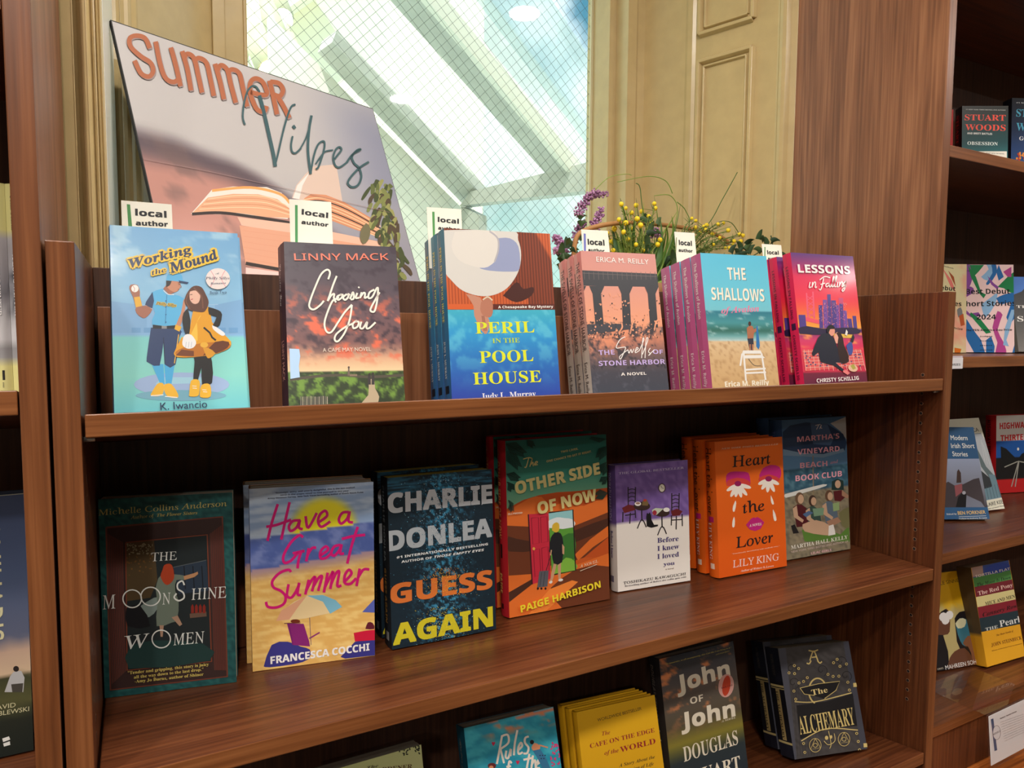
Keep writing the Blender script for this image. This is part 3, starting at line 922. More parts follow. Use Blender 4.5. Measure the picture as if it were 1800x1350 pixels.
# --- pale blue paperback: a ball player and a woman in a bell-shaped yellow dress
def art_ball(A):
    def f(u, v):
        if v < 0.60:
            c = ramp([(0, (118, 176, 222)), (0.35, (142, 196, 232)), (0.6, (126, 180, 224))], v)
            n = fbm(u*4, v*7)
            c = mixc(c, (176, 218, 240), sstep(0.05, 0.5, n)*sstep(0.5, 0.1, v)*0.8)
            if v > 0.42: c = mixc(c, (150, 190, 236), 0.4)
            return c
        return ramp([(0.60, (132, 214, 212)), (0.8, (140, 218, 208)), (1.0, (112, 204, 216))], v)
    A.bg(f, 30, 60)
    A.poly([(95, 560), (330, 590), (330, 770), (100, 770)], (130, 178, 222)); A.poly([(780, 585), (975, 545), (985, 775), (780, 775)], (130, 178, 222))
    A.line([(95, 555), (300, 585), (560, 590), (800, 582), (975, 545)], 5, (166, 204, 236), 0)
    for x in range(230, 900, 80): A.rect(x, 735, x+60, 768, (112, 166, 214))
    A.ell(560, 1110, 315, 80, (160, 186, 226)); A.poly([(385, 1108), (430, 1062), (720, 1062), (765, 1100)], (164, 212, 232)); A.ell(555, 1182, 300, 36, (120, 178, 200))
    # batter's mate: the man
    sk, sk2 = (206, 142, 112), (170, 108, 84)
    A.poly([(362, 975), (440, 975), (448, 1110), (420, 1110)], (74, 178, 232)); A.poly([(445, 975), (515, 975), (492, 1112), (455, 1112)], (74, 178, 232))
    A.poly([(358, 1170), (400, 1105), (440, 1105), (440, 1160), (415, 1185), (360, 1185)], (246, 190, 52), 3); A.poly([(445, 1110), (490, 1105), (535, 1170), (530, 1198), (470, 1190), (445, 1150)], (246, 190, 52), 3)
    A.line([(358, 1184), (440, 1178)], 6, (250, 246, 236), 0); A.line([(450, 1188), (532, 1196)], 6, (250, 246, 236), 0)
    A.poly([(358, 735), (548, 745), (545, 800), (520, 978), (450, 980), (440, 830), (415, 985), (340, 965), (330, 930)], (38, 62, 108), 2)
    A.line([(440, 800), (450, 975)], 6, (24, 40, 76), 0); A.line([(540, 780), (512, 970)], 6, (240, 190, 70), 0)
    A.rect(370, 712, 545, 742, (26, 26, 34)); A.rect(428, 715, 462, 742, (150, 150, 150))
    A.poly([(360, 505), (435, 478), (500, 515), (578, 545), (565, 660), (535, 718), (365, 715), (385, 640), (362, 580)], (92, 186, 236), 2)
    A.poly([(368, 500), (325, 565), (318, 590), (365, 612), (378, 560)], (34, 58, 100)); A.line([(320, 590), (365, 614)], 7, (240, 240, 240), 0)
    A.poly([(325, 590), (260, 600), (262, 640), (305, 672), (335, 660), (366, 615)], sk2, 2)
    A.poly([(256, 600), (240, 535), (215, 480), (225, 452), (270, 455), (285, 500), (284, 530), (300, 600)], sk2, 2); A.poly([(246, 535), (284, 530), (300, 592), (258, 602)], (238, 182, 50))
    A.ell(252, 478, 24, 24, (248, 246, 240)); A.line([(240, 462), (250, 480), (244, 498)], 3, (200, 70, 70))
    A.poly([(570, 560), (580, 545), (585, 600), (560, 700), (540, 740), (520, 725), (555, 640)], sk, 2); A.poly([(520, 715), (560, 730), (545, 762), (512, 745)], (238, 182, 50))
    A.poly([(438, 480), (470, 440), (520, 500), (480, 520)], sk2); A.poly([(462, 430), (520, 425), (552, 445), (545, 480), (525, 500), (500, 498), (465, 470)], sk, 2)
    A.poly([(458, 470), (458, 420), (495, 425), (488, 445), (480, 458)], (44, 32, 30))
    A.poly([(458, 425), (468, 385), (520, 370), (560, 390), (570, 425), (605, 435), (600, 447), (540, 432)], (92, 182, 232), 3); A.poly([(540, 425), (606, 436), (598, 448), (545, 438)], (34, 58, 100))
    A.line([(440, 490), (470, 515), (510, 518)], 5, (236, 242, 246)); A.line([(462, 520), (452, 710)], 3, (50, 110, 170), 0)
    A.T('Philly Sillys', 'italb', (392, 582), (524, 598), 24, (30, 52, 92), outline=((226, 196, 60), .12))
    A.line([(538, 452), (552, 450)], 4, (60, 40, 34), 0); A.line([(536, 442), (554, 438)], 4, (50, 34, 30), 0); A.line([(534, 484), (544, 482)], 4, (140, 70, 60), 0); A.line([(552, 455), (558, 468), (548, 472)], 3, sk2)
    for y in (560, 600, 650, 700): A.ell(456, y, 4, 4, (40, 90, 150), 0, 8)
    # the woman
    bk = (30, 28, 30)
    A.poly([(640, 880), (720, 860), (760, 960), (760, 1100), (695, 1115), (690, 1000), (665, 1090), (635, 1090), (645, 960), (630, 880)], bk, 2)
    A.poly([(610, 1170), (622, 1085), (676, 1085), (676, 1165), (660, 1188), (612, 1188)], (246, 190, 52), 3); A.poly([(678, 1180), (690, 1115), (745, 1110), (750, 1190), (690, 1196)], (246, 190, 52), 3)
    for (x, y) in ((630, 1120), (632, 1134), (695, 1145), (700, 1158)): A.line([(x, y), (x+28, y+2)], 4, (250, 248, 240), 0)
    A.poly([(508, 905), (560, 800), (610, 780), (640, 600), (740, 600), (760, 700), (860, 800), (886, 850), (800, 905), (640, 930), (530, 930)], (236, 166, 30), 2)
    A.ell(700, 880, 185, 42, (196, 118, 26), -8); A.poly([(700, 920), (780, 830), (870, 830), (860, 870), (790, 905)], (104, 52, 26), 2); A.poly([(520, 920), (560, 880), (640, 890), (640, 925)], (120, 62, 28))
    A.poly([(690, 650), (660, 700), (665, 820), (600, 840), (640, 740)], (250, 200, 70), 2); A.line([(705, 735), (745, 770), (760, 800), (785, 820)], 12, bk, 0)
    A.ell(708, 850, 26, 18, (240, 184, 60)); A.poly([(700, 870), (735, 870), (782, 905), (742, 938), (722, 925)], (226, 160, 40), 2)
    A.poly([(600, 610), (572, 640), (565, 700), (585, 782), (608, 780), (618, 690)], bk, 2); A.poly([(735, 600), (800, 620), (826, 650), (810, 720), (785, 730), (765, 720), (790, 665), (740, 650)], bk, 2)
    A.poly([(570, 800), (590, 780), (625, 785), (655, 830), (640, 865), (600, 875), (565, 850)], (248, 248, 250), 3); A.poly([(760, 720), (800, 740), (845, 775), (825, 790), (770, 750)], (248, 248, 250), 3)
    for x in (590, 608, 626): A.line([(x, 830), (x-4, 868)], 3, (180, 190, 206), 0)
    A.poly([(600, 600), (578, 560), (600, 500), (640, 462), (690, 470), (720, 520), (738, 570), (720, 620), (690, 635), (610, 620)], (96, 56, 40), 3)
    A.poly([(612, 500), (650, 492), (682, 520), (672, 570), (640, 580), (614, 552)], (240, 190, 168), 3); A.line([(615, 520), (630, 518)], 4, (60, 34, 30), 0); A.line([(620, 552), (634, 548)], 5, (190, 60, 70), 0)
    A.line([(640, 475), (690, 530), (700, 610)], 8, (126, 78, 56)); A.line([(612, 500), (588, 560), (615, 615)], 8, (126, 78, 56))
    # lettering
    O = ((250, 206, 62), .16)
    A.T('Working', 'italb', (226, 342), (632, 244), 78, NAVY, outline=O, bold=.02); A.T('the', 'italb', (366, 392), (460, 370), 46, NAVY, outline=O); A.T('Mound', 'italb', (492, 376), (806, 280), 88, NAVY, outline=O, bold=.02)
    A.ell(798, 416, 80, 70, (246, 232, 228)); A.line([(750, 360), (775, 415), (748, 470)], 4, (236, 160, 170)); A.line([(846, 360), (822, 415), (850, 470)], 4, (236, 160, 170))
    A.T('A', 'script', (782, 386), (808, 386), 20, NAVY); A.T('Philly Sillys', 'italb', (718, 420), (876, 420), 24, NAVY); A.T('Romance', 'italb', (750, 454), (852, 450), 20, NAVY)
    A.T('Book Two', 'gill', (748, 516), (856, 512), 19, NAVY)
    A.T('K. Iwancio', 'gill', (420, 1280), (728, 1262), 50, NAVY)
# --- dusky sunset over dunes
def art_dusk(A):
    def f(u, v):
        n = fbm(u*5+3, v*9)+0.5*fbm(u*16, v*26)
        if v < 0.80:
            c = ramp([(0, (70, 62, 72)), (0.3, (88, 74, 84)), (0.45, (110, 82, 88)), (0.62, (132, 92, 90)), (0.72, (226, 176, 140)), (0.80, (238, 214, 168))], v)
            glow = sstep(0.22, 0.5, v)*sstep(0.79, 0.66, v)
            c = mixc(c, (232, 112, 82), sstep(0.12, 0.5, n)*glow)
            c = mixc(c, (62, 48, 60), sstep(-0.1, -0.5, n)*0.8*sstep(0.75, 0.6, v))
            return c
        c = mixc((52, 66, 40), (120, 158, 66), sstep(-0.2, 0.5, fbm(u*14, v*16)+0.3*fbm(u*50, v*60)))
        c = mixc(c, (34, 44, 30), sstep(0.93, 1.0, v)*0.5)
        return c
    A.bg(f, 64, 96)
    A.line([(235, 1140), (400, 1118), (560, 1112), (700, 1122), (910, 1112)], 16, (86, 80, 66), 3)
    A.poly([(700, 1140), (735, 1135), (740, 1190), (765, 1240), (740, 1290), (650, 1290), (700, 1230)], (190, 170, 140), 2)
    A.poly([(577, 1115), (580, 1070), (588, 1070), (592, 1115)], (120, 104, 92)); A.ell(584, 1066, 6, 7, (90, 70, 66)); A.rect(590, 1106, 634, 1118, (140, 120, 100))
    for x, hgt in ((706, 70), (728, 76)):
        A.poly([(x-9, 1168), (x-8, 1168-hgt*.75), (x+8, 1168-hgt*.75), (x+9, 1168)], (64, 58, 58)); A.ell(x, 1168-hgt*.85, 6, 8, (60, 48, 46))
    for i in range(24): A.line([(300+i*12, 1292), (300+i*12, 1238+2*math.sin(i))], 6, (168, 156, 140) if i % 2 else (120, 112, 104), 0)
    rr = random.Random(3)
    for i in range(46):
        x = 760+rr.random()*60; A.line([(x, 1285), (x+rr.uniform(-30, 30), 1190+rr.random()*40)], 3, (120, 150, 84), 0)
    A.T('LINNY MACK', 'math', (262, 432), (820, 430), 58, (240, 128, 104), bold=.012)
    W = (246, 240, 226)
    for st in ([(462, 545), (472, 505), (455, 488), (420, 515), (385, 590), (355, 670), (350, 708), (375, 724), (412, 700), (436, 672)],
               [(512, 525), (490, 580), (470, 640), (458, 674)], [(458, 674), (480, 640), (497, 632), (495, 655), (507, 662), (525, 650)],
               [(540, 634), (515, 648), (520, 667), (540, 655), (548, 636), (530, 640)], [(572, 632), (550, 652), (562, 667), (580, 650), (580, 632), (590, 640)],
               [(590, 662), (600, 640), (608, 622), (614, 642), (610, 662), (595, 664)], [(634, 626), (625, 655), (645, 654)], [(660, 622), (650, 657)], [(652, 650), (670, 626), (680, 630), (678, 655), (695, 648)],
               [(735, 606), (706, 624), (700, 655), (722, 650), (748, 600), (757, 605), (750, 680), (735, 735), (712, 730), (722, 700), (766, 622)],
               [(508, 682), (492, 668), (465, 720), (440, 800), (450, 852), (480, 858), (520, 800), (560, 740), (602, 695)], [(602, 697), (590, 780), (560, 860), (520, 912), (500, 902), (510, 870), (560, 830), (606, 808)],
               [(632, 790), (608, 808), (612, 835), (635, 825), (642, 798), (622, 796)], [(658, 796), (650, 830), (668, 835), (692, 798), (688, 832), (705, 834), (742, 800)]):
        A.line(st, 11, W, 6)
    A.line([(640, 596), (646, 590)], 10, W, 0)
    A.T('A CAPE MAY NOVEL', 'gill', (430, 976), (716, 970), 24, (232, 214, 196))
# --- wide white hat over a blue pool
def art_pool(A):
    def f(u, v):
        if v < 0.475:
            st = 0.5+0.5*math.sin(u*230)
            lit = sstep(0.0, 0.05, (v-0.02)-(u-0.62)*1.1*0)  # slatted wall
            c = mixc((92, 38, 22), (150, 66, 34), st)
            sun = sstep(0.30, 0.34, v+0.25*(0.5-u)) if u < 0.75 else 0
            sun = max(sun, sstep(0.02, -0.02, v-(u-0.86)*1.2))
            c = mixc(c, mixc((170, 70, 30), (226, 108, 52), st), sun*0.9)
            return c
        n = fbm(u*5, v*8)
        c = ramp([(0.475, (64, 178, 200)), (0.62, (48, 156, 214)), (0.8, (42, 112, 190)), (1.0, (46, 70, 168))], v)
        c = mixc(c, (110, 206, 226), sstep(0.15, 0.6, abs(n)+0.2*fbm(u*18, v*18))*0.6*sstep(1.0, 0.6, v))
        return c
    A.bg(f, 120, 80)
    A.rect(150, 690, 840, 724, (96, 36, 24)); A.rect(180, 690, 420, 722, (214, 96, 44))
    A.poly([(520, 640), (600, 560), (640, 600), (700, 590), (690, 640), (600, 680)], (70, 26, 18), 3)
    A.poly([(300, 630), (385, 650), (400, 700), (440, 790), (425, 865), (395, 850), (350, 760), (345, 700)], (198, 140, 116), 2); A.poly([(390, 680), (420, 650), (455, 660), (460, 740), (440, 770), (400, 755), (385, 720)], (184, 120, 96), 2)
    for k in range(3): A.line([(395+k*6, 760), (408+k*8, 850)], 4, (150, 92, 74), 0)
    A.line([(400, 665), (430, 648), (458, 668)], 8, (222, 206, 178))
    A.poly([(160, 330), (165, 270), (190, 252), (565, 255), (610, 310), (628, 400), (610, 500), (550, 590), (470, 635), (380, 642), (280, 610), (210, 545), (175, 490)], (218, 213, 206), 4)
    A.poly([(490, 300), (560, 300), (612, 350), (618, 480), (560, 498), (440, 492), (380, 475), (440, 462), (480, 420)], (152, 160, 194), 3)
    A.poly([(235, 262), (440, 250), (485, 285), (495, 350), (480, 420), (430, 470), (360, 470), (260, 430), (215, 350)], (226, 219, 210), 3); A.line([(440, 258), (488, 300), (492, 370), (470, 440)], 10, (182, 178, 184))
    A.T('A Chesapeake Bay Mystery', 'bold', (492, 716), (818, 712), 22, (250, 246, 240))
    Y = (226, 232, 48)
    A.T('PERIL', 'serif', (358, 866), (708, 858), 96, Y); A.T('IN THE', 'serif', (458, 922), (620, 918), 40, (188, 214, 70)); A.T('POOL', 'serif', (384, 1040), (702, 1028), 98, Y); A.T('HOUSE', 'serif', (346, 1168), (748, 1152), 100, Y)
    A.T('Judy L. Murray', 'serif', (392, 1256), (716, 1238), 50, (236, 234, 244))
# --- pier and breaking wave
def art_pier(A):
    def f(u, v):
        n = fbm(u*9, v*13)+0.6*fbm(u*30, v*44)
        if v < 0.54: c = ramp([(0, (208, 138, 128)), (0.2, (216, 146, 130)), (0.54, (240, 162, 124))], v)
        else: c = ramp([(0.54, (84, 76, 82)), (0.62, (190, 120, 98)), (0.75, (112, 88, 88)), (0.86, (70, 68, 78)), (1.0, (64, 68, 80))], v)
        if 0.5 < v < 0.84:
            c = mixc(c, (236, 150, 112), sstep(0.0, 0.45, n)*sstep(0.86, 0.62, v+0.15*u)*sstep(.5, .56, v))
            c = mixc(c, (48, 48, 56), sstep(-0.12, -0.5, n)*0.8)
        elif v >= .84: c = mixc(c, (100, 100, 112), sstep(0.2, 0.7, n)*.5)
        return c
    A.bg(f, 70, 100)
    D = (52, 52, 58)
    A.poly([(205, 590), (660, 612), (672, 690), (205, 682)], D)
    for k in range(3): A.line([(215, 607+k*14), (655, 628+k*14)], 3, (110, 96, 94), 0)
    for k in range(16): A.line([(225+k*28, 600), (228+k*28, 646)], 2.5, (110, 96, 94), 0)
    for xt, xb, w in ((300, 318, 50), (470, 480, 48), (625, 640, 46), (212, 222, 10)):
        A.poly([(xt-w/2-20, 684), (xt+w/2+20, 684), (xt+w/2, 730), (xb+w/2, 930), (xb-w/2, 930), (xt-w/2, 730)], D)
    A.poly([(230, 912), (430, 908), (520, 915), (500, 940), (300, 965), (240, 975)], (66, 64, 72))
    rr = random.Random(5)
    A.lay(); A.hold = True
    for i in range(240):
        x = 250+rr.random()*440; y = 990-rr.random()**2*280*(0.3+0.7*min(1, abs(x-560)/200+.3)); r = 1.5+rr.random()*4
        A.ell(x, y, r, r*1.3, (238, 160, 124) if rr.random() < .7 else (52, 52, 58), 0, 6)
    A.hold = False; A.k += 8
    for st in ([(430, 960), (450, 930), (446, 900)], [(500, 960), (510, 910), (530, 880)], [(570, 950), (590, 880), (585, 850)], [(640, 950), (650, 900), (668, 880)]): A.line(st, 9, (240, 162, 124), 5, True)
    A.T('ERICA M. REILLY', 'gill', (298, 540), (608, 556), 30, (250, 240, 232))
    L = (202, 178, 232)
    A.T('THE', 'bold', (312, 1094), (406, 1090), 42, L); A.T('OF', 'bold', (632, 1086), (692, 1088), 38, L); A.T('STONE HARBOR', 'bold', (312, 1158), (706, 1146), 42, L)
    W = (250, 244, 240)
    for st in ([(468, 985), (435, 1005), (415, 1050), (450, 1048), (470, 1050), (455, 1090), (440, 1118), (437, 1100), (484, 1062)], [(484, 1062), (490, 1082), (502, 1060), (508, 1080), (520, 1056)], [(524, 1072), (545, 1056), (535, 1050), (528, 1080), (552, 1066)],
               [(552, 1066), (578, 1005), (572, 1000), (565, 1112)], [(570, 1090), (602, 1005), (592, 1000), (585, 1112)], [(616, 1052), (605, 1074), (618, 1085), (606, 1096), (640, 1062)]): A.line(st, 4.5, W)
    A.T('A NOVEL', 'bold', (444, 1216), (594, 1210), 25, (244, 236, 230))
# --- beach with a lifeguard chair
def art_beach(A):
    def f(u, v):
        n = fbm(u*6, v*30)
        if v < 0.43: return ramp([(0, (92, 192, 222)), (0.3, (108, 200, 222)), (0.43, (120, 198, 212))], v)
        if v < 0.66:
            c = ramp([(0.43, (46, 122, 142)), (0.52, (72, 150, 156)), (0.58, (52, 108, 96)), (0.62, (110, 170, 172)), (0.66, (196, 214, 210))], v)
            return mixc(c, (190, 222, 222), sstep(0.25, 0.7, n)*0.6)
        c = ramp([(0.66, (226, 194, 152)), (0.8, (216, 180, 132)), (1, (206, 168, 116))], v)
        return mixc(c, (176, 136, 92), sstep(0.0, 0.6, fbm(u*18, v*24))*.6)
    A.bg(f, 40, 80)
    A.T('THE', 'bold', (548, 470), (682, 474), 132, CREAM, shadow=((52, 120, 140), .03, .03)); A.T('SHALLOWS', 'bold', (428, 620), (820, 632), 134, CREAM, shadow=((52, 120, 140), .03, .03))
    A.T('of Avalon', 'italb', (498, 722), (778, 706), 66, (240, 122, 160), slant=.1)
    A.poly([(690, 905), (735, 900), (738, 950), (730, 995), (718, 995), (714, 950), (708, 995), (700, 960)], (52, 54, 68)); A.poly([(706, 950), (716, 950), (716, 996), (706, 996)], (176, 114, 84)); A.poly([(724, 950), (736, 950), (736, 996), (726, 996)], (176, 114, 84))
    A.poly([(686, 830), (706, 812), (728, 815), (740, 840), (756, 830), (760, 812), (766, 815), (764, 850), (740, 866), (736, 905), (692, 908)], (178, 112, 80), 1); A.ell(708, 798, 11, 17, (70, 48, 40))
    A.poly([(757, 815), (766, 812), (784, 960), (774, 990), (756, 965)], (46, 118, 180))
    W = (240, 236, 230)
    A.poly([(660, 996), (788, 996), (800, 1020), (650, 1020)], W); A.poly([(672, 1032), (800, 1030), (822, 1052), (668, 1056)], W)
    for a, b in (((662, 1000), (680, 1220)), ((796, 1020), (826, 1215)), ((652, 1020), (638, 1110)), ((676, 1140), (826, 1130)), ((672, 1165), (828, 1158))): A.line([a, b], 13, W, 0)
    A.line([(700, 1060), (740, 1105), (790, 1110)], 4, (90, 84, 80))
    A.T('Erica M. Reilly', 'bold', (526, 1266), (852, 1252), 56, CREAM, bold=.01)
# --- red skyline with a couple on a blanket
def art_city(A):
    def f(u, v):
        if v < 0.58:
            c = ramp([(0, (92, 44, 120)), (0.08, (150, 40, 110)), (0.18, (226, 32, 84)), (0.34, (240, 44, 72)), (0.48, (248, 120, 56)), (0.58, (250, 176, 60))], v)
            return c
        if v < 0.76: return mixc(ramp([(0.58, (76, 44, 110)), (0.66, (214, 60, 110)), (0.76, (240, 50, 84))], v), (250, 150, 90), sstep(.2, .6, fbm(u*5, v*40)))
        return ramp([(0.76, (228, 70, 84)), (0.9, (214, 50, 80)), (0.91, (120, 36, 60)), (1, (104, 30, 62))], v)
    A.bg(f, 24, 60)
    P = (240, 92, 122); B = (80, 58, 140); B2 = (120, 74, 160)
    for x, y, w, c in ((1125, 570, 10, P), (1172, 560, 10, P)): A.poly([(x, y), (x+w, y), (x+w+12, 760), (x+10, 760)], c)
    for k in range(4): A.line([(1128+k*3, 590+k*42), (1182+k*4, 625+k*42)], 5, P, 0); A.line([(1182+k*3, 585+k*42), (1132+k*4, 628+k*42)], 5, P, 0)
    A.poly([(1065, 735), (1220, 770), (1400, 830), (1400, 850), (1220, 800), (1070, 765)], (244, 84, 104))
    for x, y, w, c in ((1070, 732, 50, B), (1218, 660, 26, B), (1250, 620, 30, B2), (1282, 580, 26, B), (1312, 625, 34, B), (1348, 660, 22, B2), (1366, 606, 34, (206, 70, 120)), (1372, 650, 26, B), (1402, 700, 24, B2), (1470, 740, 26, B), (1432, 760, 30, B)):
        A.poly([(x, y), (x+w, y), (x+w+10, 830), (x+8, 830)], c)
    rr = random.Random(9)
    A.lay(); A.hold = True
    for i in range(150):
        x = 1220+rr.random()*210; y = 640+rr.random()*170; A.rect(x, y, x+4, y+5, (250, 150, 150) if rr.random() < .6 else (70, 40, 110))
    A.hold = False; A.k += 8
    A.poly([(1070, 830), (1130, 815), (1250, 835), (1380, 828), (1500, 830), (1520, 870), (1300, 880), (1080, 872)], (44, 30, 66), 2)
    A.poly([(1330, 870), (1480, 880), (1480, 905), (1330, 900)], (236, 190, 80)); A.line([(1100, 985), (1560, 985)], 8, (150, 40, 74), 0)
    A.poly([(1095, 990), (1525, 985), (1560, 1110), (1120, 1150)], (232, 96, 96))
    for k in range(14): A.line([(1110+k*32, 990), (1125+k*34, 1145)], 3, (250, 196, 180), 0)
    for k in range(6): A.line([(1100+k*4, 1005+k*24), (1535+k*4, 1000+k*20)], 3, (250, 196, 180), 0)
    for i in range(40):
        x = 1110+rr.random()*420; y = 1000+rr.random()*110; A.rect(x, y, x+10, y+8, (60, 80, 130))
    N = (32, 34, 50)
    A.poly([(1165, 1020), (1210, 905), (1260, 868), (1310, 880), (1345, 940), (1370, 1010), (1440, 1060), (1420, 1090), (1340, 1085), (1405, 1140), (1385, 1148), (1320, 1105), (1230, 1080), (1215, 1010), (1180, 1040)], N, 2)
    A.poly([(1280, 850), (1300, 815), (1330, 830), (1335, 870), (1310, 890)], (236, 158, 136), 2); A.poly([(1275, 860), (1280, 820), (1310, 805), (1335, 825), (1330, 838), (1300, 840), (1290, 870)], (28, 22, 26), 2)
    A.poly([(1330, 900), (1345, 865), (1365, 868), (1365, 930), (1345, 945)], (240, 172, 150), 2); A.poly([(1345, 870), (1370, 860), (1395, 900), (1405, 960), (1440, 1040), (1420, 1090), (1375, 1080), (1355, 960), (1362, 900)], (52, 28, 26), 2)
    A.poly([(1420, 960), (1455, 930), (1470, 970), (1465, 1020), (1440, 1030)], (70, 84, 160), 2); A.poly([(1450, 930), (1470, 870), (1482, 900), (1470, 940)], N, 1); A.poly([(1410, 880), (1420, 840), (1432, 860), (1425, 888)], (244, 236, 228), 1)
    A.poly([(1395, 1145), (1420, 1140), (1448, 1165), (1430, 1178), (1400, 1160)], (238, 130, 130), 1); A.ell(1470, 1128, 36, 26, (236, 190, 160), 15); A.poly([(1450, 1110), (1475, 1095), (1492, 1130), (1470, 1140)], (180, 170, 80))
    W = (250, 240, 236)
    A.T('LESSONS', 'bold', (1066, 418), (1450, 430), 84, W, bold=.02)
    for st in ([(1152, 490), (1145, 530), (1160, 525)], [(1170, 490), (1166, 530)], [(1168, 520), (1182, 492), (1192, 495), (1190, 530), (1202, 525)],
               [(1222, 475), (1260, 450), (1300, 458)], [(1252, 462), (1240, 520), (1228, 548), (1218, 540)], [(1228, 508), (1262, 498)],
               [(1290, 498), (1270, 506), (1272, 526), (1292, 512), (1296, 498), (1296, 526), (1306, 522)], [(1306, 522), (1330, 456), (1322, 456), (1314, 520), (1326, 522)], [(1326, 522), (1350, 452), (1342, 452), (1334, 520), (1346, 522)],
               [(1358, 490), (1352, 524), (1362, 522)], [(1372, 488), (1368, 524)], [(1370, 516), (1384, 490), (1392, 494), (1388, 524), (1398, 518)], [(1416, 484), (1400, 500), (1404, 520), (1416, 500), (1418, 484), (1408, 540), (1394, 558), (1390, 545), (1418, 520)]): A.line(st, 7.5, W)
    A.T('CHRISTY SCHILLIG', 'bold', (1202, 1236), (1514, 1214), 42, W)

Z1, Zb2, Zb3, Zb4, Zb5 = (170, 380, 3.75), (440, 330, 3.375), (730, 330, 3.375), (960, 300, 3.373), (1150, 380, 4.22)
ROW1 = {}
def row1(key, name, label, group, TL, yaw, lean, w, th, view, art, spine, shear, cps, page=(226, 216, 194)):
    o, u, v, h = place(TL, yaw, lean, w, th, SH1)
    b = build_book(name, label, group, o, u, v, w, h, th, False, view, art, spine, PRINT_DIM, shear, page)
    copies(b, cps, SH1, w, th, o, u, v)
    ROW1[key] = (o, u, v, w, h, th)
    return b
row1('ball', 'paperback', 'pale blue paperback with a ball player and a woman in yellow on its cover', None,
     (0.0215, 0.1714, 0.1826), 0.0, 17.1, 0.1270, 0.012, Z1, art_ball, {'c': (104, 160, 206)}, 0.001,
     [(0.016, -0.004, 'pale blue paperback peeping out behind the ball player paperback')])
dusk_book = row1('dusk', 'paperback', 'dark paperback with a red dusk sky over green dunes on the display shelf', None,
     (0.2003, 0.1752, 0.1774), -7.6, 15.5, 0.1333, 0.022, Zb2, art_dusk,
     {'c': (66, 46, 56), 't': [('Choosing You', 'script', .12, .38, .5, (220, 208, 206)), ('LINNY MACK', 'gill', .60, .84, .36, (206, 150, 140))]}, 0.006, [])
row1('pool', 'paperback', 'foremost of the blue paperbacks with a huge white sun hat above a pool', 'pool and sun hat paperbacks',
     (0.395, 0.1523, 0.2048), -10.3, 12.0, 0.1453, 0.021, Zb3, art_pool,
     {'c': lambda s, t: ramp([(0, (52, 136, 160)), (1, (48, 98, 150))], t), 't': [('PERIL IN THE POOL HOUSE', 'serif', .10, .55, .46, (236, 226, 120)), ('JUDY L. MURRAY', 'serif', .66, .88, .40, (206, 214, 220))], 'b': [(.92, .965, .25, .75, (14, 30, 44))]}, 0.0042,
     [(0.0225, 0.0042, 'second of the blue sun hat paperbacks, its spine just behind the foremost one'), (0.045, 0.0084, 'rearmost of the blue sun hat paperbacks, leftmost of their three spines')])
row1('pier', 'paperback', 'foremost of the salmon paperbacks with a dark pier and a breaking wave', 'pier and wave paperbacks',
     (0.6139, 0.1658, 0.1906), -10.3, 13.8, 0.1215, 0.0225, Zb4, art_pier,
     {'c': lambda s, t: ramp([(0, (236, 138, 138)), (.5, (226, 168, 156)), (.72, (206, 190, 178)), (1, (214, 206, 198))], t), 't': [('THE SWELLS OF STONE HARBOR', 'gill', .07, .70, .5, (58, 50, 56)), ('Erica M. Reilly', 'gill', .78, .99, .42, (66, 58, 60))]}, 0.0015,
     [(0.0235, 0.002, 'second of the salmon pier paperbacks, middle spine of the three'), (0.0475, 0.0045, 'rearmost of the salmon pier paperbacks, leftmost spine of the three')])
row1('beach', 'paperback', 'foremost of the pink-spined paperbacks with a lifeguard chair on a sunny beach', 'lifeguard chair paperbacks',
     (0.8067, 0.1267, 0.1952), -9.5, 11.4, 0.1215, 0.0235, Zb5, art_beach,
     {'c': lambda s, t: ramp([(0, (198, 92, 150)), (1, (206, 98, 148))], t), 't': [('The Shallows of Avalon', 'bold', .06, .48, .44, (248, 224, 232)), ('Erica M. Reilly', 'bold', .72, .985, .44, (246, 214, 224))]}, 0.002,
     [(0.0265, 0.0012, 'second of the pink-spined beach paperbacks, just behind the foremost one'), (0.0535, 0.003, 'third of the pink-spined beach paperbacks, its spine a rosier pink'), (0.0800, 0.005, 'rearmost of the pink-spined beach paperbacks, leftmost of the four spines')])
row1('city', 'paperback', 'foremost of the crimson paperbacks with a couple on a blanket before a red skyline', 'red skyline paperbacks',
     (0.999, 0.1218, 0.2068), -6.1, 10.7, 0.1387, 0.0175, Zb5, art_city,
     {'c': (226, 34, 88), 't': [('LESSONS IN FALLING', 'bold', .10, .50, .44, (112, 22, 60)), ('CHRISTY SCHILLIG', 'bold', .62, .96, .44, (112, 22, 60))], 'b': [(.535, .585, .25, .75, (60, 20, 66))]}, 0.001,
     [(0.0285, 0.0030, 'second of the crimson skyline paperbacks, set back by a gap from the foremost one'), (0.0465, 0.0050, 'rearmost of the crimson skyline paperbacks, leftmost spine of the three')])

o, u, v, w, h, th = ROW1['dusk']
mb = MB(); A = Art(mb, w, h, (o, u, v), Zb2, 0.0006)
A.poly([(232, 955), (290, 958), (296, 1000), (288, 1060), (294, 1125), (238, 1135)], (166, 196, 226)); mb.build('sticker', [PRINT], dusk_book)['label'] = 'pale blue torn sticker'
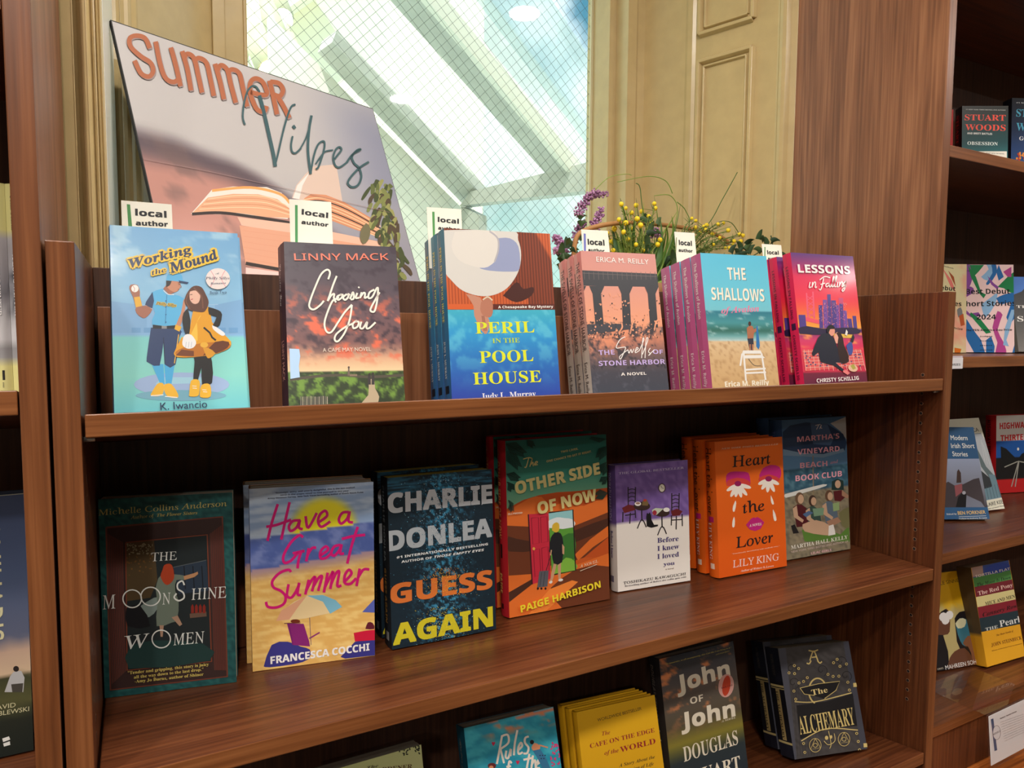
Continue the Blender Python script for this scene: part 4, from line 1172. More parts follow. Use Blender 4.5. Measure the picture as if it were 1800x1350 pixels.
# --- white "local author" cards tucked in behind the front copies
def card(label, key, px, back, bar, texts, view, hh=0.085):
    o, u, v, w, h, th = ROW1[key]
    n = -np.cross(u, v)
    oo = o+n*back
    a = on_plane(*px[0], n, oo@n); b = on_plane(*px[1], n, oo@n)
    cw = float(np.linalg.norm(b-a)); cu = u; cv = v
    co = a-cv*hh
    t = thing('local_author_card', label, 'card', (0, 0, 0), 'local author cards')
    t.matrix_world = mat_of(co, cu, cv)
    mb = MB(); A = Art(mb, cw, hh, (co, cu, cv), view, 0.00003)
    A.bg(lambda p, q: (228, 224, 210), 2, 2)
    A.poly(bar[:4], bar[4])
    for s, p1, p2, cap in texts: A.T(s, 'bold', p1, p2, cap, (28, 28, 32), bold=.035)
    mb.box(0, cw, 0.00001, 0.0005, 0, hh, 0, (238, 234, 220))
    mb.build('card_face', [CARD], t)
Zc = (0, 330, 1800/460)
card('local author card behind the ball player paperback', 'ball', ((212.9, 352), (301.6, 357.3)), 0.0128,
     [(872, 113), (895, 115), (912, 300), (885, 300), (66, 132, 72)], [('local', (932, 190), (1145, 206), 62), ('author', (936, 258), (1155, 268), 46)], Zc)
card('local author card behind the dusk sky paperback', 'dusk', ((508.1, 350), (582.2, 359.8)), 0.0226,
     [(265, 102), (281, 103), (282, 340), (266, 340), (66, 140, 80)], [('local', (305, 158), (460, 180), 44), ('author', (304, 214), (462, 232), 32)], Zb2)
card('local author card behind the sun hat paperbacks', 'pool', ((750.1, 364), (810.6, 372)), 0.0440,
     [(100, 142), (114, 143), (118, 290), (104, 290), (74, 140, 74)], [('local', (134, 202), (258, 214), 40), ('author', (136, 248), (262, 258), 28)], Zb3)
card('local author card with a violet bar behind the pier paperbacks', 'pier', ((1021.4, 403.2), (1068.5, 410.6)), 0.0229,
     [(222, 372), (235, 374), (237, 480), (224, 480), (106, 110, 180)], [('local', (248, 438), (346, 444), 46), ('author', (250, 480), (346, 486), 28)], Zb4)
card('local author card at the back of the pink beach paperbacks', 'beach', ((1185.3, 407.3), (1220.9, 411.8)), 0.0775,
     [(770, 395), (775, 396), (770, 520), (764, 520), (130, 130, 80)], [('local', (788, 440), (864, 446), 40), ('author', (786, 480), (868, 486), 26)], Zb4)
card('local author card partly hidden behind the crimson skyline paperbacks', 'city', ((1338.9, 428.6), (1373.2, 431.4)), 0.0640,
     [(817, 228), (825, 229), (824, 330), (816, 330), (74, 130, 74)], [('local', (840, 282), (924, 286), 40), ('author', (844, 322), (926, 326), 26)], Zb5)

# ================================================================== BOOKS ON THE MIDDLE SHELF
Zc1, Zc2, Zc3, Zc4, Zc5, Zc7 = (140, 820, 3.213), (410, 810, 3.5536), (640, 790, 3.75), (840, 740, 3.75), (1050, 740, 4.22), (1180, 700, 3.97)
def art_frame(A):
    def f(u, v):
        n = fbm(u*30, v*45)
        return mixc((26, 74, 76), (44, 104, 102), sstep(-.4, .5, n))
    A.bg(f, 40, 60)
    def wd(u, v): return mixc((62, 44, 42), (96, 62, 52), sstep(-.3, .5, fbm(u*7, v*40)))
    A.poly([(148, 342), (808, 280), (838, 1190), (170, 1268)], (60, 42, 40)); 
    A.line([(150, 345), (806, 284), (834, 1186), (174, 1262), (150, 345)], 10, (116, 62, 48), 0)
    for k in range(22):
        t = k/22; A.line([(160+t*90, 380+t*50), (165+t*90, 800), (182+t*85, 1230-t*80)], 2.5, (88+k % 3*14, 60, 52), 0)
        A.line([(735+t*80, 380-t*60), (760+t*70, 1150)], 2.5, (84+k % 3*16, 56, 48), 0)
    A.line([(262, 430), (720, 385), (745, 1100), (270, 1150), (262, 430)], 9, (128, 66, 46), 0)
    def pic(u, v):
        n = fbm(u*14, v*18)
        c = ramp([(0.2, (54, 62, 50)), (0.45, (70, 58, 40)), (0.6, (34, 38, 44)), (0.8, (26, 46, 48))], v)
        return mixc(c, (120, 90, 50), sstep(.1, .7, n)*(1 if u < .45 and v < .55 else .2))
    A.poly([(264, 432), (718, 388), (742, 1098), (272, 1146)], (34, 42, 44))
    A.poly([(264, 432), (420, 416), (440, 640), (400, 740), (268, 760)], (84, 68, 44), 0)
    rr = random.Random(2); A.lay(); A.hold = True
    for i in range(90):
        x, y = 268+rr.random()*150, 435+rr.random()*rr.random()*200; A.ell(x, y, 2+rr.random()*5, 2+rr.random()*4, (150, 142, 112) if y < 500 else (120, 86, 44), 0, 6)
    A.hold = False; A.k += 8
    A.poly([(530, 570), (716, 530), (730, 700), (560, 720)], (44, 58, 74)); A.line([(530, 568), (716, 528)], 4, (90, 96, 100), 0)
    for x in (590, 640, 690): A.line([(x, 560), (x+8, 690)], 6, (28, 32, 40), 0)
    A.poly([(340, 790), (420, 740), (470, 745), (420, 830), (370, 850)], (130, 146, 140), 2); A.poly([(265, 800), (340, 780), (400, 900), (270, 900)], (24, 26, 30), 2)
    A.poly([(622, 830), (716, 818), (718, 845), (624, 855)], (110, 84, 70)); A.lay()
    for k in range(4): A.poly([(630+k*22, 828), (630+k*22, 790), (638+k*22, 775), (646+k*22, 790), (646+k*22, 825)], (140, 44, 34))
    A.poly([(430, 690), (445, 630), (480, 605), (540, 608), (590, 615), (592, 640), (548, 640), (540, 700), (560, 760), (552, 860), (520, 880), (436, 900), (440, 780)], (112, 124, 110), 2)
    A.poly([(588, 618), (650, 600), (668, 592), (670, 606), (650, 622), (592, 640)], (190, 140, 100), 1)
    A.poly([(470, 580), (480, 555), (510, 548), (528, 570), (534, 630), (505, 665), (480, 660), (458, 620)], (176, 66, 36), 3)
    A.poly([(520, 850), (555, 840), (580, 890), (565, 900)], (176, 140, 116), 1); A.poly([(452, 895), (476, 895), (470, 960), (458, 960)], (176, 140, 116))
    A.poly([(290, 1010), (420, 980), (700, 1000), (735, 1095), (280, 1140)], (34, 62, 60), 2)
    G = (196, 184, 108); W = (226, 228, 222)
    A.T('Michelle Collins Anderson', 'thin', (108, 276), (834, 222), 46, G); A.T('Author of', 'thin', (290, 296), (425, 284), 26, G); A.T('The Flower Sisters', 'italb', (438, 283), (666, 268), 26, G)
    A.T('THE', 'thin', (414, 534), (556, 525), 68, W); A.T('M', 'thin', (132, 806), (218, 798), 112, W)
    for cx, cy, r in ((298, 745, 50), (402, 732, 52)): A.line([(cx+r*1.05*math.cos(t), cy+r*math.sin(t)) for t in (2*math.pi*i/24 for i in range(25))], 7, W, 1)
    A.T('N', 'thin', (468, 778), (524, 774), 92, W); A.line([(592, 668), (580, 645), (555, 660), (556, 690), (585, 710), (590, 740), (560, 756), (535, 738), (548, 715)], 9, W); A.T('HINE', 'thin', (632, 752), (836, 738), 90, W)
    A.T('W', 'thin', (278, 1030), (420, 1012), 108, W); A.line([(462+52*math.cos(t), 972+50*math.sin(t)) for t in (2*math.pi*i/24 for i in range(25))], 7, W, 1); A.T('MEN', 'thin', (530, 1008), (716, 992), 92, W)
    Y = (226, 206, 110)
    A.T('\u201cTender and gripping, this story is juicy', 'serif', (274, 1172), (730, 1122), 24, Y); A.T('all the way down to the last drop."', 'serif', (308, 1196), (700, 1150), 24, Y); A.T('-Amy Jo Burns, author of Shiner', 'serif', (312, 1220), (700, 1178), 24, Y)
def art_sand(A):
    def f(u, v):
        e = v+0.05*(u-.5)
        if e < 0.25: c = mixc((150, 176, 214), (196, 214, 236), sstep(-.3, .5, fbm(u*3, v*22)))
        elif e < 0.43: c = mixc((84, 104, 172), (122, 138, 196), sstep(-.2, .6, fbm(u*8, v*14)))
        else: c = mixc((236, 186, 104), (250, 212, 132), sstep(-.3, .5, fbm(u*7, v*40)))
        if 0.42 < e < 0.5: c = mixc((180, 150, 160), c, sstep(.42, .5, e))
        if e < 0.25:
            d = math.hypot((u-0.585)*.65, (v-0.245)*1.0)
            c = mixc(c, (250, 236, 50), sstep(0.20, 0.135, d))
        return c
    A.bg(f, 60, 90)
    M = (226, 28, 128)
    D = (84, 54, 130)
    A.poly([(190, 1285), (240, 1150), (340, 1130), (420, 1160), (480, 1180), (470, 1240), (380, 1270), (230, 1290)], (60, 58, 140), 2); A.poly([(670, 1225), (760, 1130), (885, 1110), (885, 1215), (700, 1236)], (60, 58, 140), 1)
    A.poly([(335, 1015), (440, 1018), (475, 1130), (480, 1160), (370, 1150)], (140, 40, 120)); A.line([(345, 1012), (372, 1150)], 7, (120, 30, 110), 0); A.line([(475, 1110), (540, 1072)], 9, (150, 50, 120), 0)
    A.line([(470, 845), (486, 1150)], 4, (120, 90, 110), 0); A.line([(318, 1016), (420, 1012)], 5, (110, 60, 70), 0); A.ell(388, 1002, 30, 12, (120, 50, 30))
    A.poly([(268, 1000), (300, 940), (380, 880), (460, 842), (560, 836), (640, 870), (680, 912), (600, 952), (450, 985)], (250, 222, 168), 1)
    A.poly([(268, 1000), (300, 935), (420, 862), (460, 842), (400, 920), (350, 992)], (240, 178, 142)); A.poly([(460, 842), (560, 838), (640, 870), (680, 912), (605, 955), (560, 880)], (136, 200, 226), 0)
    A.poly([(805, 945), (885, 860), (886, 948)], (92, 104, 186)); A.poly([(752, 1075), (830, 1060), (884, 1055), (884, 1120), (760, 1128)], (214, 30, 66), 1); A.poly([(825, 1050), (840, 1010), (870, 1012), (882, 1050)], (104, 34, 52), 2)
    for st in ([(278, 270), (240, 390), (214, 500)], [(352, 258), (326, 370), (300, 492)], [(206, 412), (270, 400), (362, 368)],
               [(415, 372), (372, 376), (348, 410), (360, 438), (396, 415), (416, 370), (410, 415), (434, 428)], [(452, 345), (468, 418), (522, 325)], [(532, 385), (585, 345), (575, 312), (542, 335), (530, 380), (552, 412), (606, 378)],
               [(722, 320), (682, 325), (660, 365), (675, 392), (712, 360), (727, 316), (720, 375), (748, 385)],
               [(436, 478), (412, 465), (360, 510), (315, 590), (320, 636), (362, 622), (405, 575), (445, 562), (372, 578)], [(425, 565), (408, 620), (402, 672)], [(472, 545), (456, 628)], [(462, 592), (490, 547), (518, 542)],
               [(544, 592), (592, 555), (577, 535), (546, 565), (546, 608), (580, 605), (610, 578)], [(672, 525), (632, 535), (612, 575), (630, 592), (662, 560), (676, 522), (668, 577), (692, 578)], [(778, 412), (742, 520), (712, 642)], [(678, 488), (750, 470), (824, 462)],
               [(360, 695), (345, 680), (290, 700), (245, 750), (252, 790), (297, 812), (326, 845), (318, 890), (270, 915), (217, 911), (205, 880)], [(346, 770), (336, 840), (366, 852), (402, 795), (412, 762), (402, 830), (424, 838)],
               [(472, 742), (450, 835)], [(456, 810), (490, 745), (512, 728), (492, 815)], [(498, 790), (530, 735), (554, 722), (530, 812)], [(590, 698), (566, 822)], [(572, 790), (610, 715), (624, 696), (606, 800)], [(612, 770), (640, 705), (662, 692), (650, 778), (676, 778)],
               [(698, 752), (738, 705), (722, 680), (697, 715), (697, 762), (732, 767), (768, 732)], [(790, 672), (770, 782)], [(778, 732), (812, 680), (850, 678)]):
        A.line(st, 17, M, 6, False)
    K = (40, 44, 80)
    A.T('\u201cNostalgic, witty, and utterly delightful, this is the sun-soaked,', 'bold', (260, 205), (762, 170), 14, K); A.T('sand-in-the-pages novel to lose yourself in this year."', 'bold', (294, 218), (732, 190), 14, K); A.T('-Kristy Woodson Harvey, New York Times bestselling author of Beach House Rules', 'bold', (212, 240), (812, 200), 14, K)
    A.T('FRANCESCA COCCHI', 'bold', (234, 1268), (850, 1182), 66, (250, 246, 244), bold=.02)
def art_rain(A):
    def f(u, v):
        n = fbm(u*26, v*40)+.5*fbm(u*70, v*90)
        c = (20, 38, 50)
        k = math.exp(-((u-.5)/.22)**2)*sstep(-.1, .6, n)
        if v < .1: k = max(k, .5*sstep(-.2, .4, fbm(u*4, v*60)))
        return mixc(c, (62, 146, 186), min(1, k*1.1))
    A.bg(f, 90, 130)
    def glit(A, x0, x1, y0, y1, n, cols, sd):
        rr = random.Random(sd); A.lay(); A.hold = True
        for i in range(n):
            x = rr.gauss((x0+x1)/2, (x1-x0)/5); y = y0+rr.random()*(y1-y0); r = 1.2+rr.random()*1.8
            A.ell(x, y, r, r, cols[i % len(cols)], 0, 5)
        A.hold = False; A.k += 8
    glit(A, 170, 850, 160, 1300, 700, [(96, 178, 210), (60, 130, 170), (150, 206, 224)], 1)
    S, S2 = (196, 200, 206), (176, 182, 188)
    A.T('CHARLIE', 'bold', (160, 418), (842, 350), 178, S, bold=.035); A.T('DONLEA', 'bold', (160, 668), (840, 572), 180, S2, bold=.035)
    A.T('#1 INTERNATIONALLY BESTSELLING', 'bold', (214, 720), (816, 630), 22, (230, 232, 232), bold=.02); A.T('AUTHOR OF', 'bold', (246, 748), (446, 720), 22, (230, 232, 232), bold=.02); A.T('THOSE EMPTY EYES', 'boldi', (462, 716), (790, 668), 22, (230, 232, 232), bold=.02)
    A.T('GUESS', 'bold', (176, 1018), (842, 912), 180, (216, 116, 52), bold=.03); A.T('AGAIN', 'bold', (194, 1288), (846, 1160), 190, (210, 196, 40), bold=.03)
    glit(A, 380, 700, 780, 960, 420, [(236, 196, 60), (226, 160, 50), (214, 120, 40)], 3); glit(A, 330, 740, 200, 640, 420, [(40, 74, 96), (214, 222, 226), (70, 120, 150)], 4); glit(A, 330, 700, 1040, 1240, 260, [(236, 216, 90), (196, 170, 30)], 5)
def art_door(A):
    def f(u, v):
        if v < .42: return ramp([(0, (28, 106, 100)), (.2, (60, 140, 122)), (.35, (120, 176, 142)), (.42, (150, 184, 140))], v)
        return (204, 92, 36)
    A.bg(f, 8, 40)
    O1, O2, B1, B2 = (226, 112, 44), (198, 84, 32), (110, 56, 32), (74, 42, 30)
    A.poly([(190, 580), (300, 520), (400, 490), (520, 470), (650, 462), (858, 440), (868, 900), (200, 900)], O2, 0)
    A.poly([(190, 600), (330, 515), (420, 500), (480, 560), (560, 540), (700, 560), (860, 500), (860, 640), (620, 690), (190, 700)], O1, 2)
    A.poly([(190, 690), (420, 700), (640, 690), (862, 600), (866, 760), (700, 900), (640, 920), (450, 960), (330, 1030), (204, 1030)], B1, 0)
    A.poly([(200, 760), (330, 790), (480, 770), (640, 720), (860, 640), (862, 700), (640, 800), (420, 850), (202, 860)], B2, 2)
    A.poly([(640, 880), (740, 780), (860, 690), (864, 760), (760, 830), (660, 920)], O1, 1)
    A.poly([(200, 1020), (340, 1010), (560, 980), (700, 930), (866, 870), (870, 1182), (208, 1312)], O1, 0); A.poly([(480, 1100), (640, 980), (866, 960), (868, 1180), (560, 1240)], B1, 2); A.poly([(206, 1200), (420, 1040), (470, 1060), (320, 1290), (208, 1312)], O1, 1); A.poly([(206, 1195), (410, 1035), (395, 1020), (204, 1130)], B2, 0); A.poly([(320, 1292), (470, 1110), (620, 1050), (660, 1060), (430, 1270)], (240, 134, 56), 0)
    # doorway
    A.poly([(466, 605), (626, 585), (644, 985), (488, 1015)], (150, 206, 210)); A.poly([(468, 655), (520, 635), (570, 640), (628, 650), (632, 700), (470, 720)], (232, 238, 240), 2)
    A.poly([(470, 705), (560, 712), (632, 700), (644, 985), (488, 1014)], (94, 160, 60), 0); A.poly([(560, 760), (634, 740), (640, 900), (560, 980), (540, 900)], (60, 120, 52), 2); A.poly([(500, 980), (580, 900), (642, 930), (643, 985), (490, 1013)], (132, 190, 70), 2)
    A.line([(466, 605), (626, 585), (644, 985), (488, 1015)], 8, (40, 30, 30), 0)
    A.poly([(332, 615), (464, 606), (476, 960), (480, 1040), (358, 1076)], (204, 44, 66))
    for q in ([(352, 640), (398, 636), (404, 805), (362, 812)], [(412, 634), (456, 630), (462, 795), (418, 802)], [(366, 850), (406, 842), (414, 1010), (376, 1028)], [(420, 838), (462, 828), (470, 985), (428, 1004)]):
        A.line(q+[q[0]], 5, (150, 26, 48), 0)
    A.ell(368, 842, 9, 10, (230, 170, 80)); A.line([(332, 615), (358, 1076)], 8, (60, 22, 30), 0)
    # woman with suitcase
    sk = (206, 160, 124)
    A.poly([(500, 935), (520, 938), (498, 1030), (488, 1060), (475, 1058), (484, 1000)], sk); A.poly([(525, 930), (548, 935), (545, 1040), (530, 1045)], sk); A.ell(480, 1062, 12, 9, (230, 226, 220), -30); A.ell(545, 1048, 16, 9, (230, 226, 220), -10)
    A.poly([(480, 770), (505, 735), (545, 740), (562, 800), (555, 930), (500, 940), (488, 880), (468, 860)], (32, 34, 38), 2); A.poly([(555, 810), (570, 830), (568, 880), (556, 875)], sk); A.line([(484, 850), (478, 885)], 8, sk, 0)
    A.poly([(488, 720), (492, 685), (515, 668), (534, 680), (534, 720), (512, 735)], (224, 184, 60), 3)
    A.line([(478, 890), (450, 985)], 4, (40, 40, 44), 0); A.poly([(405, 990), (466, 985), (458, 1090), (390, 1098)], (92, 92, 100)); A.line([(420, 995), (408, 1090)], 3, (50, 50, 58), 0); A.line([(440, 992), (430, 1090)], 3, (50, 50, 58), 0)
    for x in (395, 418, 445): A.ell(x, 1104, 7, 8, (24, 24, 26))
    # palms
    def frond(x0, y0, x1, y1, n=14, w=70):
        A.line([(x0, y0), (x1, y1)], 4, (20, 52, 48), 0)
        for i in range(n):
            t = i/n; x, y = x0+(x1-x0)*t, y0+(y1-y0)*t
            L = w*(1-t*.6); dx, dy = (x1-x0), (y1-y0); d = math.hypot(dx, dy); dx, dy = dx/d, dy/d
            for s in (1, -1): A.line([(x, y), (x+(dx*.8-dy*s*.6)*L, y+(dy*.8+dx*s*.6)*L)], 5, (22, 58, 50), 0, True)
    frond(185, 150, 300, 215); frond(182, 190, 265, 300); frond(190, 350, 265, 380, 10, 50); frond(190, 400, 220, 450, 8, 50); frond(320, 120, 360, 165, 8, 40)
    frond(845, 120, 740, 105, 10, 50); frond(848, 160, 790, 240, 10, 60); frond(852, 260, 810, 340, 10, 60); frond(856, 470, 780, 490, 10, 60); frond(856, 360, 810, 400, 8, 50); frond(195, 520, 220, 590, 8, 40)
    C = (222, 206, 138)
    for st in ([(292, 250), (330, 240), (352, 246)], [(328, 244), (312, 300), (300, 302)], [(335, 300), (352, 246), (344, 285), (356, 270), (358, 296)], [(366, 290), (386, 270), (376, 266), (366, 288), (388, 286)]): A.line(st, 6, C)
    A.T('TWO LIVES.', 'bold', (540, 210), (654, 188), 20, C); A.T('ONE CHANCE TO GET IT RIGHT.', 'bold', (446, 272), (742, 205), 20, C)
    A.T('OTHER SIDE', 'bold', (246, 480), (798, 345), 112, C, bold=.03); A.T('OF NOW', 'bold', (392, 612), (776, 518), 110, C, bold=.03)
    A.T('HOLLYWOOD', 'bold', (178, 618), (286, 608), 17, (230, 220, 200)); A.T('A NOVEL', 'ital', (664, 965), (784, 928), 26, (240, 226, 200)); A.line([(666, 985), (776, 942)], 3, (240, 226, 200), 0)
    A.T('PAIGE HARBISON', 'bold', (278, 1258), (802, 1092), 66, (240, 216, 50), bold=.015)
def art_cafe2(A):
    def f(u, v):
        e = v-0.0*(u)
        if e < .475: return mixc((112, 84, 150), (134, 104, 172), sstep(-.3, .5, fbm(u*14, v*18)))
        return (240, 232, 224)
    A.bg(f, 30, 40)
    K = (38, 30, 32)
    for bx, by, s in ((238, 490, 1), (562, 535, -1)):
        A.line([(bx-10, by), (bx-8 if s > 0 else bx-10, by+150)], 8, K, 0); A.line([(bx+45, by), (bx+42, by+140)], 8, K, 0)
        for k in range(4): A.line([(bx-8, by+22+k*28), (bx+18, by+14+k*28), (bx+44, by+20+k*28)], 6, K, 3)
    A.poly([(182, 645), (230, 620), (290, 630), (280, 660), (200, 684)], (104, 32, 34), 1); A.poly([(545, 668), (590, 650), (632, 670), (610, 700), (556, 705)], (104, 32, 34), 1)
    for a, b in (((190, 675), (188, 750)), ((245, 680), (240, 762)), ((205, 700), (280, 690)), ((280, 660), (284, 720)), ((550, 700), (548, 775)), ((586, 705), (584, 805)), ((628, 690), (630, 780)), ((552, 735), (628, 730))): A.line([a, b], 8, K, 0)
    A.ell(330, 632, 62, 32, (58, 38, 34)); A.ell(478, 680, 58, 30, (58, 38, 34))
    for x, y in ((328, 650), (478, 700)): A.line([(x, y), (x+2, y+90)], 9, K, 0); A.line([(x-32, y+148), (x-10, y+95), (x+2, y+85), (x+16, y+95), (x+34, y+138)], 8, K, 4)
    A.ell(300, 614, 24, 16, (236, 230, 226)); A.ell(300, 610, 16, 8, (160, 120, 100)); A.poly([(330, 625), (335, 590), (365, 580), (380, 610), (372, 628)], (120, 96, 60), 1); A.ell(352, 588, 12, 10, (180, 60, 50)); A.ell(512, 658, 24, 16, (236, 230, 226))
    A.poly([(405, 660), (430, 645), (490, 650), (440, 695), (410, 698)], (196, 204, 180), 1); A.ell(424, 680, 16, 18, (160, 44, 60))
    A.ell(478, 497, 27, 34, (74, 48, 36)); A.ell(478, 497, 21, 28, (242, 236, 220)); A.line([(478, 497), (470, 480)], 3, K, 0); A.line([(478, 497), (492, 500)], 3, K, 0)
    A.poly([(365, 780), (362, 710), (368, 680), (378, 690), (388, 676), (398, 700), (400, 730), (420, 770), (450, 768), (448, 780), (400, 792)], (22, 20, 22), 1)
    A.T('THE GLOBAL BESTSELLER', 'thin', (162, 396), (640, 354), 22, (224, 214, 236))
    P = (64, 50, 112)
    A.T('Before', 'serif', (444, 904), (602, 888), 52, P); A.T('I knew', 'serif', (444, 964), (606, 946), 52, P); A.T('I loved', 'serif', (444, 1024), (604, 1004), 52, P); A.T('you', 'serif', (490, 1075), (572, 1065), 40, P); A.T('a novel', 'serif', (504, 1104), (566, 1096), 14, (110, 84, 60))
    A.T('TOSHIKAZU KAWAGUCHI', 'thin', (196, 1210), (660, 1140), 25, (52, 46, 50), bold=.015); A.T('Bestselling author of Before the coffee gets cold', 'serif', (202, 1230), (656, 1160), 15, (70, 60, 70))
def art_lover(A):
    A.bg(lambda u, v: mixc((238, 108, 22), (228, 92, 16), v), 6, 8)
    M = (198, 34, 124); W = (250, 238, 226)
    A.poly([(958, 470), (955, 410), (985, 378), (1060, 375), (1120, 385), (1134, 440), (1130, 480), (1080, 470), (1000, 478)], M, 2); A.poly([(1202, 400), (1230, 350), (1290, 326), (1350, 340), (1364, 390), (1350, 430), (1310, 440), (1215, 440)], M, 2)
    A.poly([(970, 440), (1040, 420), (1118, 440), (1130, 478), (960, 482)], (214, 66, 60), 2); A.poly([(1200, 420), (1270, 396), (1340, 420), (1345, 445), (1205, 452)], (214, 66, 60), 2)
    for cx, cy, petals in ((1042, 470, [(-150, 90, 50), (-120, 100, 44), (-100, 90, 40), (-75, 95, 40), (-50, 100, 46), (-15, 95, 44)]), (1270, 434, [(-155, 80, 40), (-125, 85, 36), (-95, 90, 36), (-65, 95, 40), (-25, 80, 40)])):
        for a, L, w in petals:
            t = math.radians(-a); dx, dy = math.cos(t), math.sin(t)
            A.ell(cx+dx*L*.55, cy+dy*L*.55, L*.52, 15, W, math.degrees(math.atan2(dy, dx)))
        A.ell(cx, cy-5, 25, 20, (150, 22, 90))
    for q in ([(1024, 590), (1030, 610), (1018, 670), (1004, 668), (1006, 630)], [(1014, 708), (1020, 740), (1016, 785), (1000, 785), (1002, 740)], [(1286, 550), (1300, 580), (1310, 615), (1296, 618), (1286, 590)], [(1302, 655), (1320, 690), (1328, 735), (1312, 740), (1302, 700)]): A.poly(q, W, 2)
    A.poly([(1102, 770), (1140, 725), (1160, 715), (1172, 720), (1186, 712), (1205, 722), (1238, 752), (1210, 800), (1170, 816), (1130, 805)], M, 1); A.T('A NOVEL', 'italb', (1126, 786), (1220, 772), 28, W)
    K = (34, 24, 26)
    A.T('Heart', 'thin', (1002, 342), (1292, 314), 112, K, bold=.012); A.T('the', 'thin', (1086, 684), (1246, 662), 112, K, bold=.012); A.T('Lover', 'thin', (1030, 942), (1312, 896), 112, K, bold=.012)
    A.T('NEW YORK TIMES BESTSELLER', 'italb', (918, 212), (1340, 176), 16, (250, 210, 170))
    A.T('\u201cEmotionally devastating and soulfully wise."', 'serif', (998, 990), (1350, 930), 10, (250, 214, 190)); A.T('LILY KING', 'thin', (1004, 1088), (1350, 1030), 74, (250, 206, 196), bold=.012); A.T('Author of Writers & Lovers', 'italb', (1060, 1120), (1308, 1080), 22, (250, 216, 204))
def art_club(A):
    def f(u, v):
        n = fbm(u*12, v*30)
        if v < .36: return ramp([(0, (70, 108, 150)), (.36, (98, 140, 178))], v)
        if v < .52: return mixc((50, 88, 110), (90, 130, 146), sstep(-.2, .6, n))
        return mixc((150, 138, 112), (112, 104, 88), sstep(-.3, .5, fbm(u*20, v*30)))
    A.bg(f, 30, 60)
    A.poly([(1110, 175), (1222, 128), (1232, 300), (1180, 230)], (190, 190, 190), 1)
    A.poly([(778, 235), (830, 190), (940, 168), (1090, 180), (1200, 250), (1224, 310), (1210, 365), (1060, 405), (900, 395), (782, 400), (778, 330)], (42, 64, 96), 1); A.poly([(970, 170), (1090, 182), (1130, 290), (1110, 330), (990, 320)], (74, 100, 136), 1); A.poly([(780, 355), (900, 380), (1060, 390), (1200, 350), (1210, 372), (1060, 415), (900, 405), (780, 400)], (122, 150, 176), 1)
    A.line([(988, 400), (992, 680)], 6, (150, 130, 100), 0)
    A.poly([(792, 670), (900, 640), (1060, 600), (1080, 612), (960, 650), (800, 695)], (226, 226, 220), 2)
    A.poly([(910, 920), (1000, 890), (1180, 950), (1240, 890), (1245, 1000), (1060, 1000), (930, 1000)], (92, 132, 56), 1); A.poly([(1170, 800), (1240, 760), (1244, 900), (1190, 890)], (120, 116, 78), 2)
    sk, sk2 = (206, 168, 138), (172, 130, 104)
    A.poly([(1118, 640), (1120, 580), (1160, 562), (1200, 575), (1204, 640)], (36, 58, 56), 1); A.ell(1162, 600, 20, 28, sk); A.poly([(1130, 650), (1190, 640), (1215, 690), (1180, 720), (1140, 715)], (92, 34, 38), 1); A.poly([(1190, 640), (1240, 680), (1230, 700), (1190, 680)], sk2, 1)
    for hx, hy, hr, dress, hair in ((895, 700, 34, (84, 28, 34), (112, 84, 62)), (985, 715, 30, (60, 84, 76), (70, 50, 42)), (1100, 680, 30, (96, 112, 128), (104, 76, 58))):
        A.poly([(hx-45, hy+60), (hx, hy+30), (hx+52, hy+70), (hx+66, hy+190), (hx-20, hy+200)], dress, 1)
        A.poly([(hx-48, hy+70), (hx-20, hy+48), (hx-10, hy+120), (hx+30, hy+150), (hx+20, hy+168), (hx-40, hy+130)], sk, 1)
        A.ell(hx, hy, hr*.9, hr*1.3, hair); A.ell(hx+8, hy+4, hr*.62, hr*.95, sk)
    A.poly([(915, 880), (1010, 850), (1110, 890), (1120, 950), (1060, 955), (930, 930)], sk, 2); A.poly([(1080, 860), (1160, 830), (1185, 860), (1110, 900)], sk2, 1)
    A.poly([(1098, 890), (1130, 880), (1140, 920), (1145, 950), (1095, 960)], (236, 232, 226), 1); A.poly([(835, 890), (860, 880), (890, 940), (850, 945)], (34, 32, 34), 1)
    A.poly([(915, 810), (960, 785), (990, 800), (940, 830)], (86, 112, 150)); A.poly([(985, 770), (1065, 765), (1060, 815), (995, 825)], (126, 160, 130)); A.poly([(1125, 735), (1170, 725), (1172, 780), (1130, 790)], (150, 176, 120))
    P = (240, 170, 184)
    for st in ([(1005, 190), (1040, 182)], [(1028, 186), (1012, 218)], [(1034, 214), (1046, 186), (1042, 206), (1052, 210)]): A.line(st, 4, (232, 220, 214))
    A.T('MARTHA\'S', 'bold', (878, 306), (1172, 280), 54, P); A.T('VINEYARD', 'bold', (880, 394), (1174, 368), 54, P); A.T('BEACH', 'bold', (898, 488), (1088, 472), 54, P); A.T('and', 'ital', (1110, 458), (1162, 450), 30, P); A.T('BOOK CLUB', 'bold', (866, 580), (1190, 544), 58, P)
    A.T('MARTHA HALL KELLY', 'serif', (834, 1055), (1230, 980), 38, (240, 236, 224)); A.T('NEW YORK TIMES BESTSELLING AUTHOR OF', 'gill', (836, 1080), (1234, 1004), 14, (224, 200, 190)); A.T('LILAC GIRLS', 'bold', (974, 1090), (1116, 1066), 24, (240, 190, 196))

